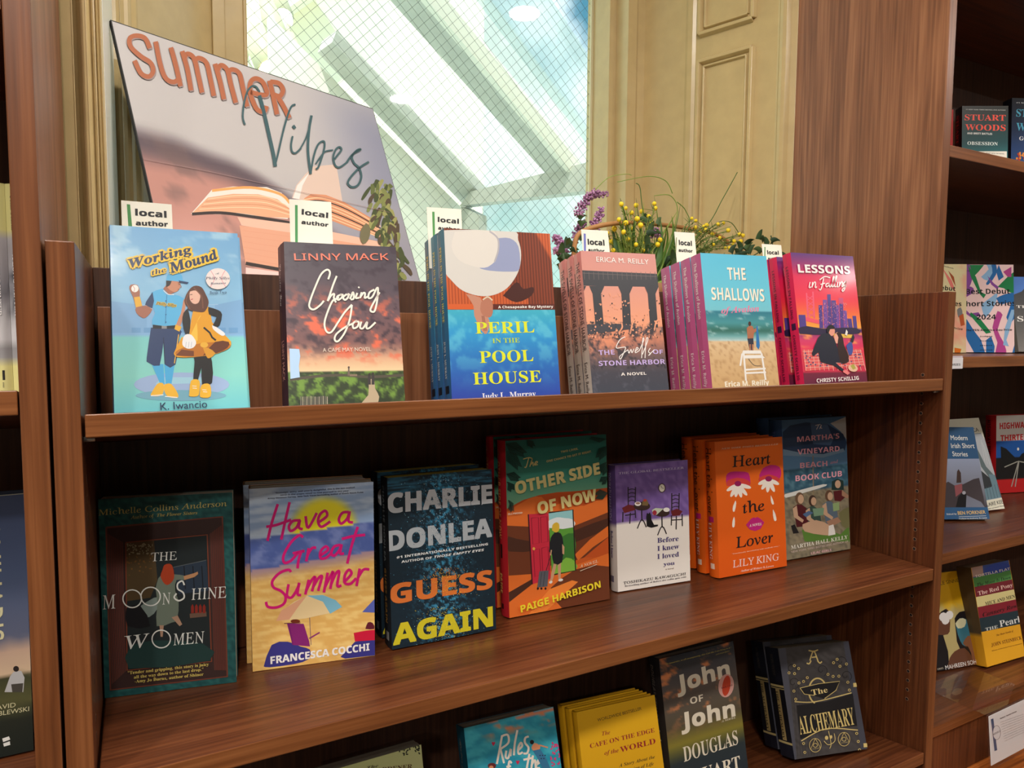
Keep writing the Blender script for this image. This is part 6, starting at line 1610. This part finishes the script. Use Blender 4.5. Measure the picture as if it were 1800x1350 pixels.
# fourth shelf
def art_mirror(A):
    A.bg(lambda a, b: mixc((238, 184, 24), (196, 178, 120), sstep(.28, .42, b+.08*fbm(a*5, b*5)-.1*(a-.5))), 20, 30)
    sk, sk2, K = (140, 92, 66), (106, 66, 48), (30, 26, 30)
    A.poly([(150, 420), (190, 400), (220, 380), (240, 420), (240, 520), (210, 540), (160, 540)], sk2, 2); A.poly([(150, 540), (200, 540), (230, 640), (240, 760), (150, 770)], K, 1); A.poly([(185, 400), (215, 385), (235, 410), (215, 470), (190, 440)], K, 2)
    for x, y in ((200, 430), (238, 420), (215, 450)): A.ell(x, y, 24, 28, (236, 232, 230), 20, 10)
    A.poly([(270, 440), (300, 400), (370, 395), (400, 430), (420, 560), (445, 720), (420, 740), (300, 620), (280, 540)], K, 2)
    A.poly([(240, 680), (270, 640), (330, 620), (380, 680), (400, 745), (240, 755)], sk2, 2); A.poly([(345, 600), (385, 560), (420, 640), (412, 735), (388, 735), (370, 650)], sk, 2)
    A.poly([(275, 470), (300, 440), (340, 445), (375, 510), (352, 600), (318, 600), (290, 540)], (60, 120, 140), 2); A.poly([(275, 470), (300, 440), (338, 446), (330, 490), (290, 500)], (224, 220, 180), 2); A.poly([(320, 590), (350, 545), (392, 560), (385, 600), (340, 610)], sk, 2)
    A.T('SMALL SCALE SINNERS', 'gill', (40, 262), (326, 212), 22, (84, 60, 24)); A.T('MAHREEN SOHAIL', 'gill', (216, 752), (444, 706), 26, (240, 238, 236), bold=.01); A.T('STORIES', 'gill', (150, 756), (202, 746), 10, (220, 210, 190))
uM, vM = frame_of(None, -10.8, 16.5)
oM = rest(np.array((1.6944, .146, RZ[3]))-uM*0.133, uM, vM, 0.133, 0.014, lambda y: RZ[3])
std('paperback', 'yellow paperback with two women, one holding a mirror, on the fourth right shelf', None, oM, uM, vM, 0.133, 0.203, 0.014, False, Zr8, art_mirror, {'c': (60, 50, 44)}, GLOSS)
def art_bands(A):
    A.bg(lambda a, b: (232, 168, 36), 2, 2)
    def L(t): return (372+(458-372)*t, 132+(690-132)*t)
    def Rr(t): return (598+(700-598)*t, 85+(640-85)*t)
    for t0, t1, c in ((0, .11, (60, 90, 170)), (.11, .21, (88, 160, 84)), (.21, .32, (120, 36, 48)), (.32, .43, (226, 214, 150)), (.43, .55, (140, 34, 50)), (.55, .70, (34, 54, 64))):
        A.poly([L(t0), Rr(t0), Rr(t1), L(t1)], c)
    A.poly([L(0), (440, 118), (446, 180), L(.1)], (190, 160, 150)); A.ell(530, 135, 78, 30, (50, 80, 180), -12)
    A.T('TORTILLA FLAT', 'bold', (396, 192), (606, 144), 22, (240, 238, 230)); A.T('The Moon Is Down', 'italb', (408, 246), (612, 198), 28, (30, 40, 34)); A.T('The Red Pony', 'serif', (414, 300), (624, 246), 34, (236, 200, 190)); A.T('MICE AND MEN', 'serif', (458, 362), (638, 314), 30, (40, 36, 30)); A.T('Cannery Row', 'italb', (442, 430), (652, 372), 34, (20, 14, 18))
    A.T('THE', 'serif', (458, 516), (534, 498), 26, (220, 224, 220)); A.T('Pearl', 'serif', (546, 492), (668, 462), 54, (230, 232, 228))
    K = (120, 66, 20); A.T('The Short Novels of', 'italb', (524, 548), (628, 520), 16, K); A.T('JOHN STEINBECK', 'serif', (494, 612), (678, 566), 30, K); A.T('Winner of the Nobel Prize in Literature', 'bold', (496, 640), (680, 594), 8, K)
oB, uB, vB, hB = by_corner((1.6758, 0.1742, -0.4466), -4.0, 12.6, 0.1374, 0.034, RZ[3])
std('paperback', 'thick paperback striped in coloured title bands above an orange base', None, oB, uB, vB, 0.1374, hB, 0.034, False, Zr8, art_bands, {'c': lambda s, t: (90, 70, 44) if t < .7 else (226, 162, 34)}, PRINT, (170, 150, 120))
# clear acrylic sign holder with a printed card, hooked over the fourth shelf
sT = np.array((1.4588, 0.0121, -0.654)); uH, vH = frame_of(None, 0.8, 5.7)
sg = thing('sign_holder', 'clear acrylic sign holder with a white printed card on the shelf edge', 'sign holder', (0, 0, 0)); sg.matrix_world = mat_of(sT-vH*0.0936, uH, vH)
mb = MB(); A = Art(mb, 0.175, 0.0936, (sT-vH*0.0936, uH, vH), (1560, 1150, 6.75), 0.000012)
A.bg(lambda a, b: (240, 240, 242), 2, 2); A.poly([(1226, 772), (1256, 762), (1302, 1138), (1270, 1150)], (46, 88, 130))
A.ell(1296, 930, 46, 84, (232, 234, 238)); A.line([(1296+46*math.cos(t), 930+84*math.sin(t)) for t in (i*.3 for i in range(22))], 4, (60, 70, 84), 1); A.T('NOVELS', 'bold', (1252, 966), (1338, 920), 34, (46, 60, 84))
A.T('Patient, Female Stories', 'bold', (1336, 772), (1532, 684), 22, (30, 30, 36), bold=.03)
for i in range(9): A.T('a line of small printed text on it', 'gill', (1340+i*6, 812+i*28), (1610+i*2, 716+i*26), 12, (110, 112, 120))
mb.box(0, 0.175, 0.0001, 0.0008, 0, 0.0936, 0, (236, 236, 238)); mb.build('printed_card', [CARD], sg)
mb = MB(); mb.box(-0.003, 0.178, -0.0035, -0.0020, -0.003, 0.0966); mb.box(-0.003, 0.178, 0.002, 0.0035, -0.003, 0.0966); mb.box(-0.003, 0.178, -0.0035, 0.0035, -0.0045, -0.003); mb.build('clear_pocket', [ACRYLIC], sg)
mb = MB()
y1 = 0.125; kz = math.tan(math.radians(5.7))*y1; mb.hexa([(-0.003, 0.0036, 0.0935), (0.178, 0.0036, 0.0935), (0.178, y1, 0.0935+kz), (-0.003, y1, 0.0935+kz), (-0.003, 0.0036, 0.0953), (0.178, 0.0036, 0.0953), (0.178, y1, 0.0953+kz), (-0.003, y1, 0.0953+kz)]); mb.build('clear_foot', [ACRYLIC], sg)
# little shelf label
lbp = on_y(1676, 628, TY0-0.001); lbq = on_y(1689, 649, TY0-0.001)
t = thing('shelf_label', 'small white label clipped on the second right shelf edge beside the post', 'label', (float(lbp[0])-0.03, TY0-0.004, RZ[1]-0.021))
wl = float(lbq[0]-lbp[0])+0.03
mb = MB(); A = Art(mb, wl, 0.0195); A.bg(lambda a, b: (236, 232, 236), 2, 2); A.T('STORIES', 'bold', (.1, .72), (.86, .72), .3, (40, 40, 50)); mb.box(0, wl, 0.0001, 0.0012, 0, 0.0195, 0, (220, 214, 220)); mb.build('label_face', [CARD], t)
mb = MB(); mb.box(-0.0005, wl+0.0005, 0.0013, 0.0035, -0.0005, 0.023); mb.build('clip', [flat('clip_plastic', (196, 182, 190), 0.3)], t)

# ================================================================== BOOKS IN THE TALL BOOKCASE AT THE LEFT
def art_plain(c): return lambda A: A.bg(lambda a, b: c, 2, 2)
def winter(s, t):
    if t < .225 or t > .80: return (226, 218, 148)
    k = fbm(s*2, t*9)
    c = ramp([(.225, (190, 186, 190)), (.36, (160, 156, 160)), (.50, (120, 118, 124)), (.60, (196, 194, 196)), (.74, (206, 204, 206)), (.75, (150, 148, 150)), (.80, (160, 158, 160))], t)
    return mixc(c, (64, 64, 70), sstep(.0, .6, k)*sstep(.3, .38, t)*sstep(.66, .5, t))
lsp = {'c': winter, 't': [('Colm Toibin', 'serif', .05, .21, .42, (70, 66, 60)), ('A LONG WINTER', 'serif', .32, .60, .44, (240, 238, 238)), ('BOOKS', 'serif', .905, .93, .12, (60, 56, 50))], 'b': [(.85, .895, .44, .58, (40, 38, 36))]}
def left_spine(xr, th, label, sp):
    # spine faces the room: the book's thickness runs along x
    zb = 0.0219-SLOPE*0.14
    u_ = np.array((0.0, 1.0, 0.0)); v_ = np.array((0, 0, 1.0))
    o_ = np.array((xr, 0.14, zb-SLOPE*0.12*0+0.0006))
    ztop = float(on_y(20, 324, 0.14)[2])
    return build_book('hardcover_book', label, 'pale yellow hardcovers on the left shelf', o_, u_, v_, 0.115, ztop-o_[2], th, True, None, art_plain((226, 218, 150)), sp, PRINT)
left_spine(-0.0497, 0.0142, 'pale yellow and grey hardcover spine touching the left post', lsp)
left_spine(-0.0641, 0.0142, 'pale yellow and grey hardcover spine at the left picture edge', lsp)
def art_field(A):
    def f(a, b): return ramp([(0, (46, 56, 84)), (.3, (70, 84, 116)), (.55, (90, 96, 120)), (.60, (190, 160, 140)), (.68, (206, 180, 150)), (.70, (60, 62, 40)), (.80, (84, 84, 50)), (.86, (34, 38, 30)), (1, (22, 30, 26))], b+.02*fbm(a*6, b*8))
    A.bg(f, 20, 60)
    C = (206, 200, 160)
    V, F, W = glyphs('FAMILIARIS', 'gill')
    h, w = A.h, A.w
    L = 0.50*h; sz = 0.019
    A.mb.add([(w-0.038+z*sz, -0.0004, h*0.95-x/W*L) for x, z in V], F, 0, C)
    A.poly([(20, 1010), (45, 940), (60, 920), (95, 915), (110, 945), (104, 1010)], (180, 180, 182), 1); A.ell(72, 906, 13, 13, (40, 32, 30)); A.poly([(50, 975), (104, 970), (100, 1010), (55, 1010)], (70, 66, 60))
    A.T('DAVID', 'gill', (-42, 1095), (70, 1076), 21, C); A.T('WROBLEWSKI', 'gill', (-100, 1132), (130, 1094), 21, C)
    A.poly([(10, 1218), (40, 1208), (46, 1222), (14, 1234)], (226, 226, 222), 1); A.poly([(14, 1240), (44, 1230), (46, 1246), (18, 1254)], (226, 226, 222), 1)
frp = on_y(41, 873, 0.10)
uF, vF = frame_of(None, 0.0, 3.0)
hF = float(frp[2])+0.334-0.0008
oF = np.array((float(frp[0])-0.157, 0.10-hF*math.sin(math.radians(3))*0.5, -0.334))
oF = rest(oF, uF, vF, 0.157, 0.035, lambda y: -0.334)
build_book('hardcover_book', 'dusky blue hardcover with a man in a field and vertical lettering at the left edge', None, oF, uF, vF, 0.157, hF, 0.035, True, (0, 820, 2.547), art_field, {'c': (40, 48, 70)}, PRINT)

# ================================================================== THE DISPLAY BOARD (foam board sign)
y0 = 0.42
TLp = on_y(196.5, 37, y0)
uP, vP = frame_of(None, 25.8, 19.6, 0.6)
PW = 0.469; PH = float((TLp[2]-ZS-0.001)/vP[2]); oP = TLp-vP*PH
sign = thing('display_board', 'foam display board with a summer title over a photo of an open book', 'sign', (0, 0, 0)); sign.matrix_world = mat_of(oP, uP, vP)
mb = MB(); A = Art(mb, PW, PH, (oP, uP, vP), (180, 0, 2.7), 0.00001)
def pf(a, b):
    n = fbm(a*2, b*2)*.03
    b2 = b+n
    hill = 0.40+0.42*a-0.06*math.sin(a*5)           # dark far hill sloping down to the right
    sky = mixc(mixc((188, 182, 182), (178, 172, 170), b), (142, 144, 164), sstep(.55, 1.0, a)*sstep(.5, .1, abs(b-.28)))
    sky = mixc(sky, (134, 134, 154), sstep(.42, .75, b)*sstep(.3, .6, a)*.7)
    land = mixc((88, 72, 80), (184, 130, 118), sstep(hill+.05, hill+.16, b2))
    land = mixc(land, (206, 150, 138), sstep(.62, .85, b))
    land = mixc(land, (110, 86, 84), sstep(.25, .5, fbm(a*6+4, b*5))*.55*sstep(.5, .2, a))
    return mixc(sky, land, sstep(hill-.03, hill+.05, b2)*sstep(.80, .55, a))
A.bg(pf, 60, 50)
# open book of the photo
pg, pg2, dk = (220, 164, 128), (208, 140, 104), (46, 34, 32)
A.poly([(900, 940), (920, 880), (960, 830), (1000, 790), (1110, 780), (1140, 960), (1000, 960)], (212, 186, 172), 1); A.poly([(905, 940), (925, 880), (985, 815), (950, 880), (935, 945)], (226, 220, 214), 1)
A.poly([(420, 1015), (520, 900), (620, 885), (780, 888), (850, 915), (892, 970), (880, 1040), (700, 1020)], (226, 216, 206), 1)
A.poly([(425, 1012), (500, 938), (620, 920), (740, 922), (830, 945), (890, 990), (900, 1035), (780, 1030), (640, 1010)], pg, 1)
for k in range(5): A.line([(500-k*10, 945+k*12), (640, 928+k*14), (780, 935+k*14), (895, 985+k*9)], 3, (206, 134, 96) if k % 2 else (252, 206, 168))
A.line([(425, 1016), (560, 1010), (720, 1030), (900, 1060), (1100, 1110), (1300, 1150)], 14, dk); A.line([(520, 905), (700, 890), (840, 920), (890, 965)], 12, (250, 160, 90))
A.poly([(960, 940), (990, 920), (1060, 925), (1150, 960), (1300, 1050), (1330, 1130), (1200, 1090), (1040, 1030), (900, 1030), (930, 980)], pg2, 1)
for k in range(7): A.line([(955+k*4, 948+k*10), (1040, 940+k*13), (1160, 980+k*14), (1320, 1075+k*9)], 5, dk if k % 3 == 1 else (246, 190, 150))
A.poly([(640, 1030), (900, 1062), (1330, 1150), (1345, 1190), (900, 1110), (660, 1070)], (228, 180, 158), 0); A.poly([(650, 1070), (900, 1105), (1340, 1180), (1350, 1330), (680, 1260)], (216, 156, 128), 0)
for k in range(6): A.line([(668, 1095+k*26), (900, 1125+k*28), (1340, 1196+k*22)], 2.5, (214, 150, 122))
A.line([(680, 1250), (900, 1290), (1380, 1360)], 16, dk, 0); A.poly([(680, 1270), (900, 1300), (1380, 1370), (1380, 1420), (680, 1320)], (240, 196, 190), 0)
# succulent
rr = random.Random(12)
for i in range(110):
    t = i/110; x = 1300+rr.uniform(-40, 70)+t*70; y = 850+t*470+rr.uniform(-20, 20)
    L = rr.uniform(40, 85); a = rr.uniform(-.7, .7)
    x2, y2 = x+math.sin(a)*L, y+math.cos(a)*L*.9
    A.line([(x, y), ((x+x2)/2+rr.uniform(-8, 8), (y+y2)/2), (x2, y2)], rr.uniform(16, 26), rr.choice([(96, 106, 58), (126, 132, 76), (66, 76, 44), (150, 150, 92), (80, 66, 50)]), 5, True)
A.poly([(1225, 1090), (1250, 1060), (1270, 1090), (1260, 1140), (1235, 1160), (1220, 1130)], (110, 104, 76), 2)
# lettering
OR = (170, 98, 66); SH = (150, 130, 128)
for dx, dy, c in ((5, 5, SH), (0, 0, OR)):
    def q(pts): return [(x+dx, y+dy) for x, y in pts]
    for st in ([(222, 232), (200, 185), (160, 172), (128, 185), (132, 225), (180, 270), (225, 300), (238, 340), (218, 366), (180, 350), (150, 290)],
               [(250, 200), (270, 300), (295, 370), (335, 392), (368, 370)], [(322, 228), (345, 310), (368, 412)],
               [(376, 245), (400, 330), (418, 432)], [(384, 285), (400, 258), (432, 280), (452, 360), (470, 442)], [(436, 292), (455, 278), (490, 300), (508, 370), (526, 458)],
               [(532, 305), (556, 390), (574, 474)], [(542, 340), (560, 312), (590, 335), (606, 400), (630, 490)], [(594, 348), (612, 332), (646, 350), (664, 420), (684, 508)],
               [(700, 440), (775, 452), (760, 395), (725, 375), (700, 395), (700, 450), (730, 520), (765, 530), (776, 505)],
               [(790, 385), (808, 460), (826, 545)], [(794, 390), (835, 398), (854, 430), (840, 458), (812, 452)], [(830, 462), (858, 510), (884, 562)]):
        A.line(q(st), 22, c, 6)
V_ = (54, 86, 92)
for st, w in (([(674, 594), (664, 560), (668, 505), (682, 445), (704, 414), (726, 414), (744, 440)], 9), ([(742, 455), (755, 500), (772, 570), (790, 650), (808, 730), (818, 792)], 17), ([(816, 788), (830, 735), (846, 665), (862, 600), (880, 540), (896, 506), (914, 498)], 9),
              ([(902, 598), (912, 612)], 14), ([(900, 648), (893, 690), (898, 722), (915, 728), (940, 705)], 9), ([(934, 712), (962, 660), (982, 595), (990, 552)], 7), ([(990, 550), (978, 620), (973, 720), (986, 828)], 12), ([(986, 822), (1000, 745), (1020, 690), (1046, 672), (1052, 695), (1040, 745), (1022, 795), (1010, 805)], 9), ([(1010, 780), (1050, 725), (1092, 714)], 7),
              ([(1098, 758), (1116, 735), (1132, 712), (1122, 700), (1105, 712), (1093, 748), (1102, 786), (1122, 796), (1155, 775)], 9), ([(1155, 775), (1185, 735), (1222, 712), (1205, 716), (1182, 745), (1192, 776), (1216, 800), (1226, 842), (1210, 880), (1182, 890), (1162, 870), (1182, 835), (1222, 795), (1262, 770)], 10)):
    A.line(st, w, V_, 8)
A.line([(195, 757), (500, 815), (860, 895), (1360, 1010)], 1.6, (150, 120, 116), 0)
mb.build('printed_face', [PRINT], sign)
mb = MB(); mb.box(-0.0013, PW+0.0010, 0.0001, 0.0055, -0.0006, PH+0.0016); mb.build('foam_core', [CARD_EDGE], sign)

# ================================================================== BASKET OF ARTIFICIAL FLOWERS ON THE SILL
def arc(pts, n=6): return [Vector(p) for p in spline(pts, n)]
bk = thing('flower_basket', 'small basket of artificial yellow and purple flowers and grass on the window sill', 'flower basket', (0, 0, 0))
YB = 0.42
def fp(px, py, y=YB): return Vector(on_y(px, py, y))
BR = (150, 104, 62)
c0 = fp(1140, 470, 0.46)
mb = MB()
mb.lathe([(0.001, 0.0), (0.070, 0.0), (0.082, 0.028), (0.088, 0.055), (0.084, 0.055), (0.078, 0.028), (0.066, 0.006), (0.001, 0.006)], (c0.x, YB+0.05, ZS+0.001), 28, 0, (140, 96, 56))
for i in range(28):
    a = 2*math.pi*i/28; mb.tube([(c0.x+r*math.cos(a), YB+0.05+r*math.sin(a), ZS+0.001+z) for r, z in ((0.071, 0), (0.084, 0.028), (0.090, 0.055))], 0.0022, 5, 0, (166, 120, 74))
mb.build('basket', [PLANT], bk)
hd = MB()
hd.tube(arc([fp(1009, 470), fp(1010, 432), fp(1022, 408), fp(1070, 394), fp(1130, 392, .47), fp(1200, 400, .48), fp(1258, 412, .49), fp(1288, 436, .5), fp(1296, 470, .5)]), 0.0045, 8, 0, (168, 120, 72)); hd.build('handle', [PLANT], bk)
rr = random.Random(21)
def blade(mb, p, q, bend, w, col):
    p, q = Vector(p), Vector(q); m_ = (p+q)/2+Vector(bend)
    pts = arc([p, (p*.5+m_*.5)+Vector(bend)*.25, m_, (m_*.5+q*.5)+Vector(bend)*.2, q], 4)
    vs = []; n = len(pts)
    side = (q-p).cross(Vector((0.3, 1, 0.2))).normalized()
    for i, r_ in enumerate(pts):
        ww = w*(1-(i/(n-1))**1.6)+0.0002
        vs += [r_-side*ww, r_+Vector((0, -ww*.5, 0)), r_+side*ww]
    fs = []
    for i in range(n-1):
        for k in range(2): fs.append((3*i+k, 3*i+k+1, 3*i+k+4, 3*i+k+3))
    mb.add(vs, fs, 0, col, True)
GR = [(96, 130, 50), (122, 150, 64), (70, 104, 46), (142, 160, 76), (58, 90, 46)]
mb = MB()
root = lambda: fp(1120+rr.uniform(-30, 30), 500, YB+rr.uniform(0, .08))
for px, py, w in ((1132, 355, .004), (1118, 348, .003), (1170, 395, .004), (1090, 348, .004), (1150, 345, .0028), (1190, 372, .0045), (1180, 420, .006), (1165, 430, .006), (1196, 358, .002), (1060, 420, .002), (1230, 410, .002), (1140, 450, .006), (1095, 460, .005)):
    blade(mb, root(), fp(px, py, YB+rr.uniform(-.02, .06)), (rr.uniform(-.01, .03), 0, rr.uniform(0, .02)), w, rr.choice(GR))
for i in range(26):
    px = rr.uniform(1070, 1200); blade(mb, fp(1090+(px-1070)*.6, 500, YB+rr.uniform(0, .06)), fp(px, rr.uniform(355, 450), YB+rr.uniform(-.02, .06)), (rr.uniform(-.006, .02), 0, rr.uniform(0, .012)), rr.uniform(.005, .0085), rr.choice(GR))
for i in range(90):
    px = rr.uniform(1050, 1260); blade(mb, fp(1060+(px-1050)*.75, 500, YB+rr.uniform(0, .08)), fp(px+rr.uniform(-10, 25), rr.uniform(395, 470), YB+rr.uniform(-.02, .08)), (rr.uniform(-.01, .02), 0, rr.uniform(0, .012)), rr.uniform(.0018, .0052), rr.choice(GR))
for pts in ([(1150, 480), (1130, 370), (1125, 330), (1118, 322)], [(1160, 470), (1190, 380), (1180, 345), (1150, 344)], [(1160, 480), (1240, 400), (1270, 350), (1296, 303)], [(1045, 335), (1070, 312), (1100, 306), (1110, 308)], [(1085, 320), (1140, 310), (1170, 318), (1182, 340)], [(1170, 470), (1210, 400), (1205, 370), (1190, 355)], [(1180, 480), (1250, 400), (1282, 390), (1300, 412)], [(1050, 480), (1075, 440), (1110, 400), (1125, 410)], [(1170, 480), (1220, 420), (1262, 405), (1285, 398)]):
    mb.tube(arc([fp(x, y, YB+.03) for x, y in pts]), 0.0009, 4, 0, rr.choice(GR))
mb.build('grass_blades', [PLANT], bk)
def spray(stem, heads, n, col, r, seed, leafcol):
    m2 = MB(); q = random.Random(seed)
    s = fp(*stem)
    for (px, py) in heads:
        e = fp(px, py, YB+q.uniform(-.02, .05)); mid = s*.4+e*.6+Vector((q.uniform(-.01, .01), q.uniform(-.01, .01), .01))
        m2.tube(arc([s, mid, e], 4), 0.0010, 4, 0, leafcol)
        m2.ball(e, r*q.uniform(.8, 1.2), 0, col, 5)
        for k in range(12):
            f = q.uniform(.25, .95); b = s*(1-f)*(1-f)+mid*(2*f*(1-f))+e*(f*f)
            d = Vector((q.uniform(-1, 1), q.uniform(-1, 1), q.uniform(-.2, 1)))*.016
            m2.tube([b, b+d*.6, b+d], [0.0009, 0.0007, 0.0002], 3, 0, leafcol)
    return m2
YL = (238, 206, 40)
q = random.Random(5)
heads = [(1092, 359), (1100, 366), (1118, 361), (1110, 374), (1128, 372), (1088, 386), (1100, 392), (1120, 385), (1150, 358), (1152, 366), (1080, 402), (1096, 408), (1112, 402), (1104, 420), (1126, 396), (1075, 425), (1084, 434), (1068, 410), (1118, 430), (1132, 428), (1104, 446), (1092, 452), (1070, 458), (1160, 422), (1156, 430), (1130, 440), (1112, 455), (1078, 440), (1140, 380), (1146, 392)]
spray((1110, 500), heads, 1, YL, .0048, 3, (120, 136, 60)).build('yellow_spray', [PLANT], bk)
heads = [(1216, 384), (1223, 388), (1237, 398), (1242, 396), (1262, 394), (1272, 392), (1280, 405), (1300, 412), (1306, 414), (1252, 412), (1265, 418), (1290, 424), (1288, 430), (1275, 436), (1254, 430), (1230, 410), (1222, 400), (1282, 436), (1302, 424), (1240, 404)]
spray((1180, 470), heads, 1, YL, .0043, 4, (104, 124, 60)).build('yellow_spray', [PLANT], bk)
def sprig(path, seed, y=YB):
    m2 = MB(); q = random.Random(seed)
    pts = arc([fp(x, yy, y) for x, yy in path], 8); m2.tube(pts, 0.001, 5, 0, (84, 96, 60))
    n = len(pts)
    for i, p_ in enumerate(pts):
        t = i/(n-1)
        if t < .35:
            if i % 3 == 0:
                for s_ in (-1, 1): 
                    a = p_; b = p_+Vector((s_*.012, -.004, .004)); blade(m2, a, b, (0, 0, .003), .0045, (64, 88, 48))
            continue
        for k in range(12):
            d = Vector((q.gauss(0, 1), q.gauss(0, 1), q.gauss(0, .7))); d = d.normalized()*q.uniform(.003, .012)*(1.3-t*.6)
            m2.ball(p_+d, q.uniform(.0016, .0027), 0, q.choice([(176, 124, 166), (190, 142, 182), (146, 98, 138), (156, 112, 146)]), 4)
    return m2.build('purple_sprig', [PLANT], bk)
sprig([(1030, 470), (1022, 400), (1020, 372), (1032, 350), (1045, 340), (1064, 342)], 1, .47)
sprig([(1048, 480), (1044, 410), (1050, 385), (1058, 368)], 2, .47)
sprig([(1150, 480), (1140, 420), (1148, 404), (1156, 412)], 3, .45)
sprig([(1000, 480), (1010, 430), (1018, 400), (1024, 392)], 4, .49)
sprig([(985, 470), (990, 440), (984, 425), (976, 418)], 5, .47)
sprig([(1010, 480), (998, 450), (985, 440), (978, 440)], 6, .45)
mb = MB()
for i in range(60):
    px, py = rr.choice([(995, 440), (1000, 455), (1008, 432), (1140, 415), (1150, 400), (1290, 445), (1312, 440), (1345, 430), (1362, 440), (1180, 460)])
    c = fp(px+rr.uniform(-14, 14), py+rr.uniform(-12, 14), 0.345 if px > 1260 else YB+rr.uniform(-.02, .06)); d = Vector((rr.uniform(-1, 1), rr.uniform(-.5, .2), rr.uniform(-.2, 1))).normalized()*.022
    blade(mb, c, c+d, (0, 0, .004), .0062, rr.choice([(44, 66, 42), (56, 80, 48), (70, 92, 54)]))
for pts in ([(1360, 470), (1358, 430), (1355, 414)], [(1290, 470), (1330, 446), (1350, 432)], [(1280, 480), (1310, 450), (1318, 428)], [(995, 480), (990, 445)]):
    mb.tube(arc([fp(x, y, .345) for x, y in pts]), .0012, 4, 0, (60, 80, 48))
mb.build('dark_leaves', [PLANT], bk)
bpy.context.view_layer.update()
